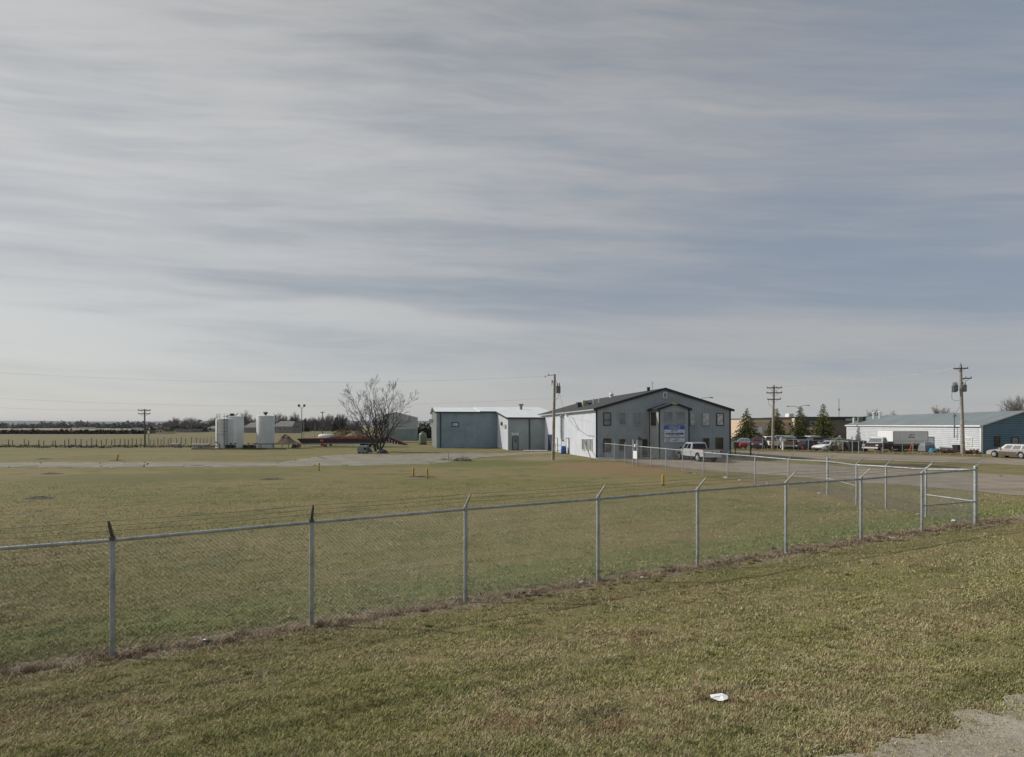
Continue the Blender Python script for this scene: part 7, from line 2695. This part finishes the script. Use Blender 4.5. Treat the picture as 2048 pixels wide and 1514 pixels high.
o = thing('wheelie_bin', 'black bin standing left of the transformer pole', 'bin', (at(1915, 71.8), 71.8, 0), R(10))
MB().loft([[(-.3, -.28, .1), (.3, -.28, .1), (.3, .28, .1), (-.3, .28, .1)], [(-.42, -.36, .95), (.42, -.36, .95), (.42, .36, .95), (-.42, .36, .95)]]).build('bin', M('plastic_dark'), o)
MB().bbox(-.45, -.4, .955, .45, .4, 1.03, .03).build('lid', M('plastic_dark'), o)
for i, (px, d, lab) in enumerate(((1893, 72, 'rusty scrap pile of pipes and boards left of the black bin'), (1942, 70, 'rusty scrap pile right of the transformer pole'))):
    rng = random.Random(90 + i)
    mb = MB()
    for _ in range(70):
        a_ = Vector((rng.uniform(-1.1, 1.1), rng.uniform(-.5, .6), rng.uniform(.02, .3)))
        mb.tube([a_, a_ + Vector((rng.uniform(-.7, .7), rng.uniform(-.3, .3), rng.uniform(-.05, .35)))], rng.uniform(.015, .06), 5)
    for _ in range(10):
        a_ = Vector((rng.uniform(-1, 1), rng.uniform(-.4, .4), 0))
        mb.bbox(a_.x - .2, a_.y - .15, 0, a_.x + .2, a_.y + .15, rng.uniform(.15, .4), .02)
    tag(mb.build('scrap_pile', M('scrap_rust'), None, False, (at(px, d), d, 0)), lab, 'scrap')

# junk yard fence along the dirt road
jf = thing('chain_link_fence', 'low chain link fence along the dirt road before the junk yard', 'fence', (0, 0, 0))
jp = [(1462, 899), (1525, 900.5), (1555, 901.5), (1587, 902.5), (1617, 904), (1652, 905), (1686, 907), (1705, 908), (1717.5, 908.5), (1727, 907.5), (1766, 909), (1805, 909.5), (1826, 909.5), (1850, 910)]
jm, jr = MB(), MB()
pts = []
for px, by in jp:
    d = F * CZ / (by - HY) + 1.0
    x = at(px, d)
    h_ = 1.55
    big = px in (1705, 1717.5)
    MB().lathe([(.06 if big else .035, -.1), (.06 if big else .035, h_), (.01, h_ + .05)], 8).build('post', M('galvanised_dull'), jf, True, (x, d, 0))
    pts.append(Vector((x, d, 0)))
for a_, b_ in zip(pts[:-1], pts[1:]):
    n_ = (b_ - a_).cross(Vector((0, 0, 1))).normalized()
    fence_panel(jm, a_, b_, 1.5, 1.5, .16, .0022, n_)
    jr.tube([a_ + Vector((0, 0, 1.52)), b_ + Vector((0, 0, 1.52))], .022, 6)
jm.build('mesh_panel', M('mesh_wire'), jf)
jr.build('top_rail', M('galvanised_dull'), jf, True)
it = []
rng = np.random.default_rng(17)
for px in np.arange(1464, 1965, 3.5):
    by = float(np.interp(px, [1462, 1640, 1880, 1965], [899, 904, 909.5, 913]))
    d = F * CZ / (by - HY) + rng.uniform(-.6, 2.0)
    big = 1.0 + 1.5 * (1525 < px < 1580 and rng.random() < .7) + 1.2 * (1750 < px < 1785)
    it.append((at(px, d), d, -.02, .35, .3, .16 * big, 22, .085))
foliage_mass('roadside_weeds', 'tan dry weeds in front of the junk yard fence', it, 'dry_weed', 'stuff', 'weeds', 21)

# ------------------------------------------------------------------ the air between here and the hills
hz_o = MB().box(-9400, -75, -3, 9400, 9300, 72).build('haze', bpy.data.materials.new('haze_air'))
hz_o['kind'] = 'stuff'
hm = hz_o.data.materials[0]
hm.use_nodes = True
hm.node_tree.nodes.clear()
hn = NT(hm.node_tree)
pv = hn.n('ShaderNodeVolumePrincipled')
pv.inputs['Color'].default_value = (0.80, 0.85, 0.92, 1)
pv.inputs['Density'].default_value = 0.00008
pv.inputs['Anisotropy'].default_value = 0.1
ho = hn.n('ShaderNodeOutputMaterial')
hm.node_tree.links.new(pv.outputs[0], ho.inputs['Volume'])
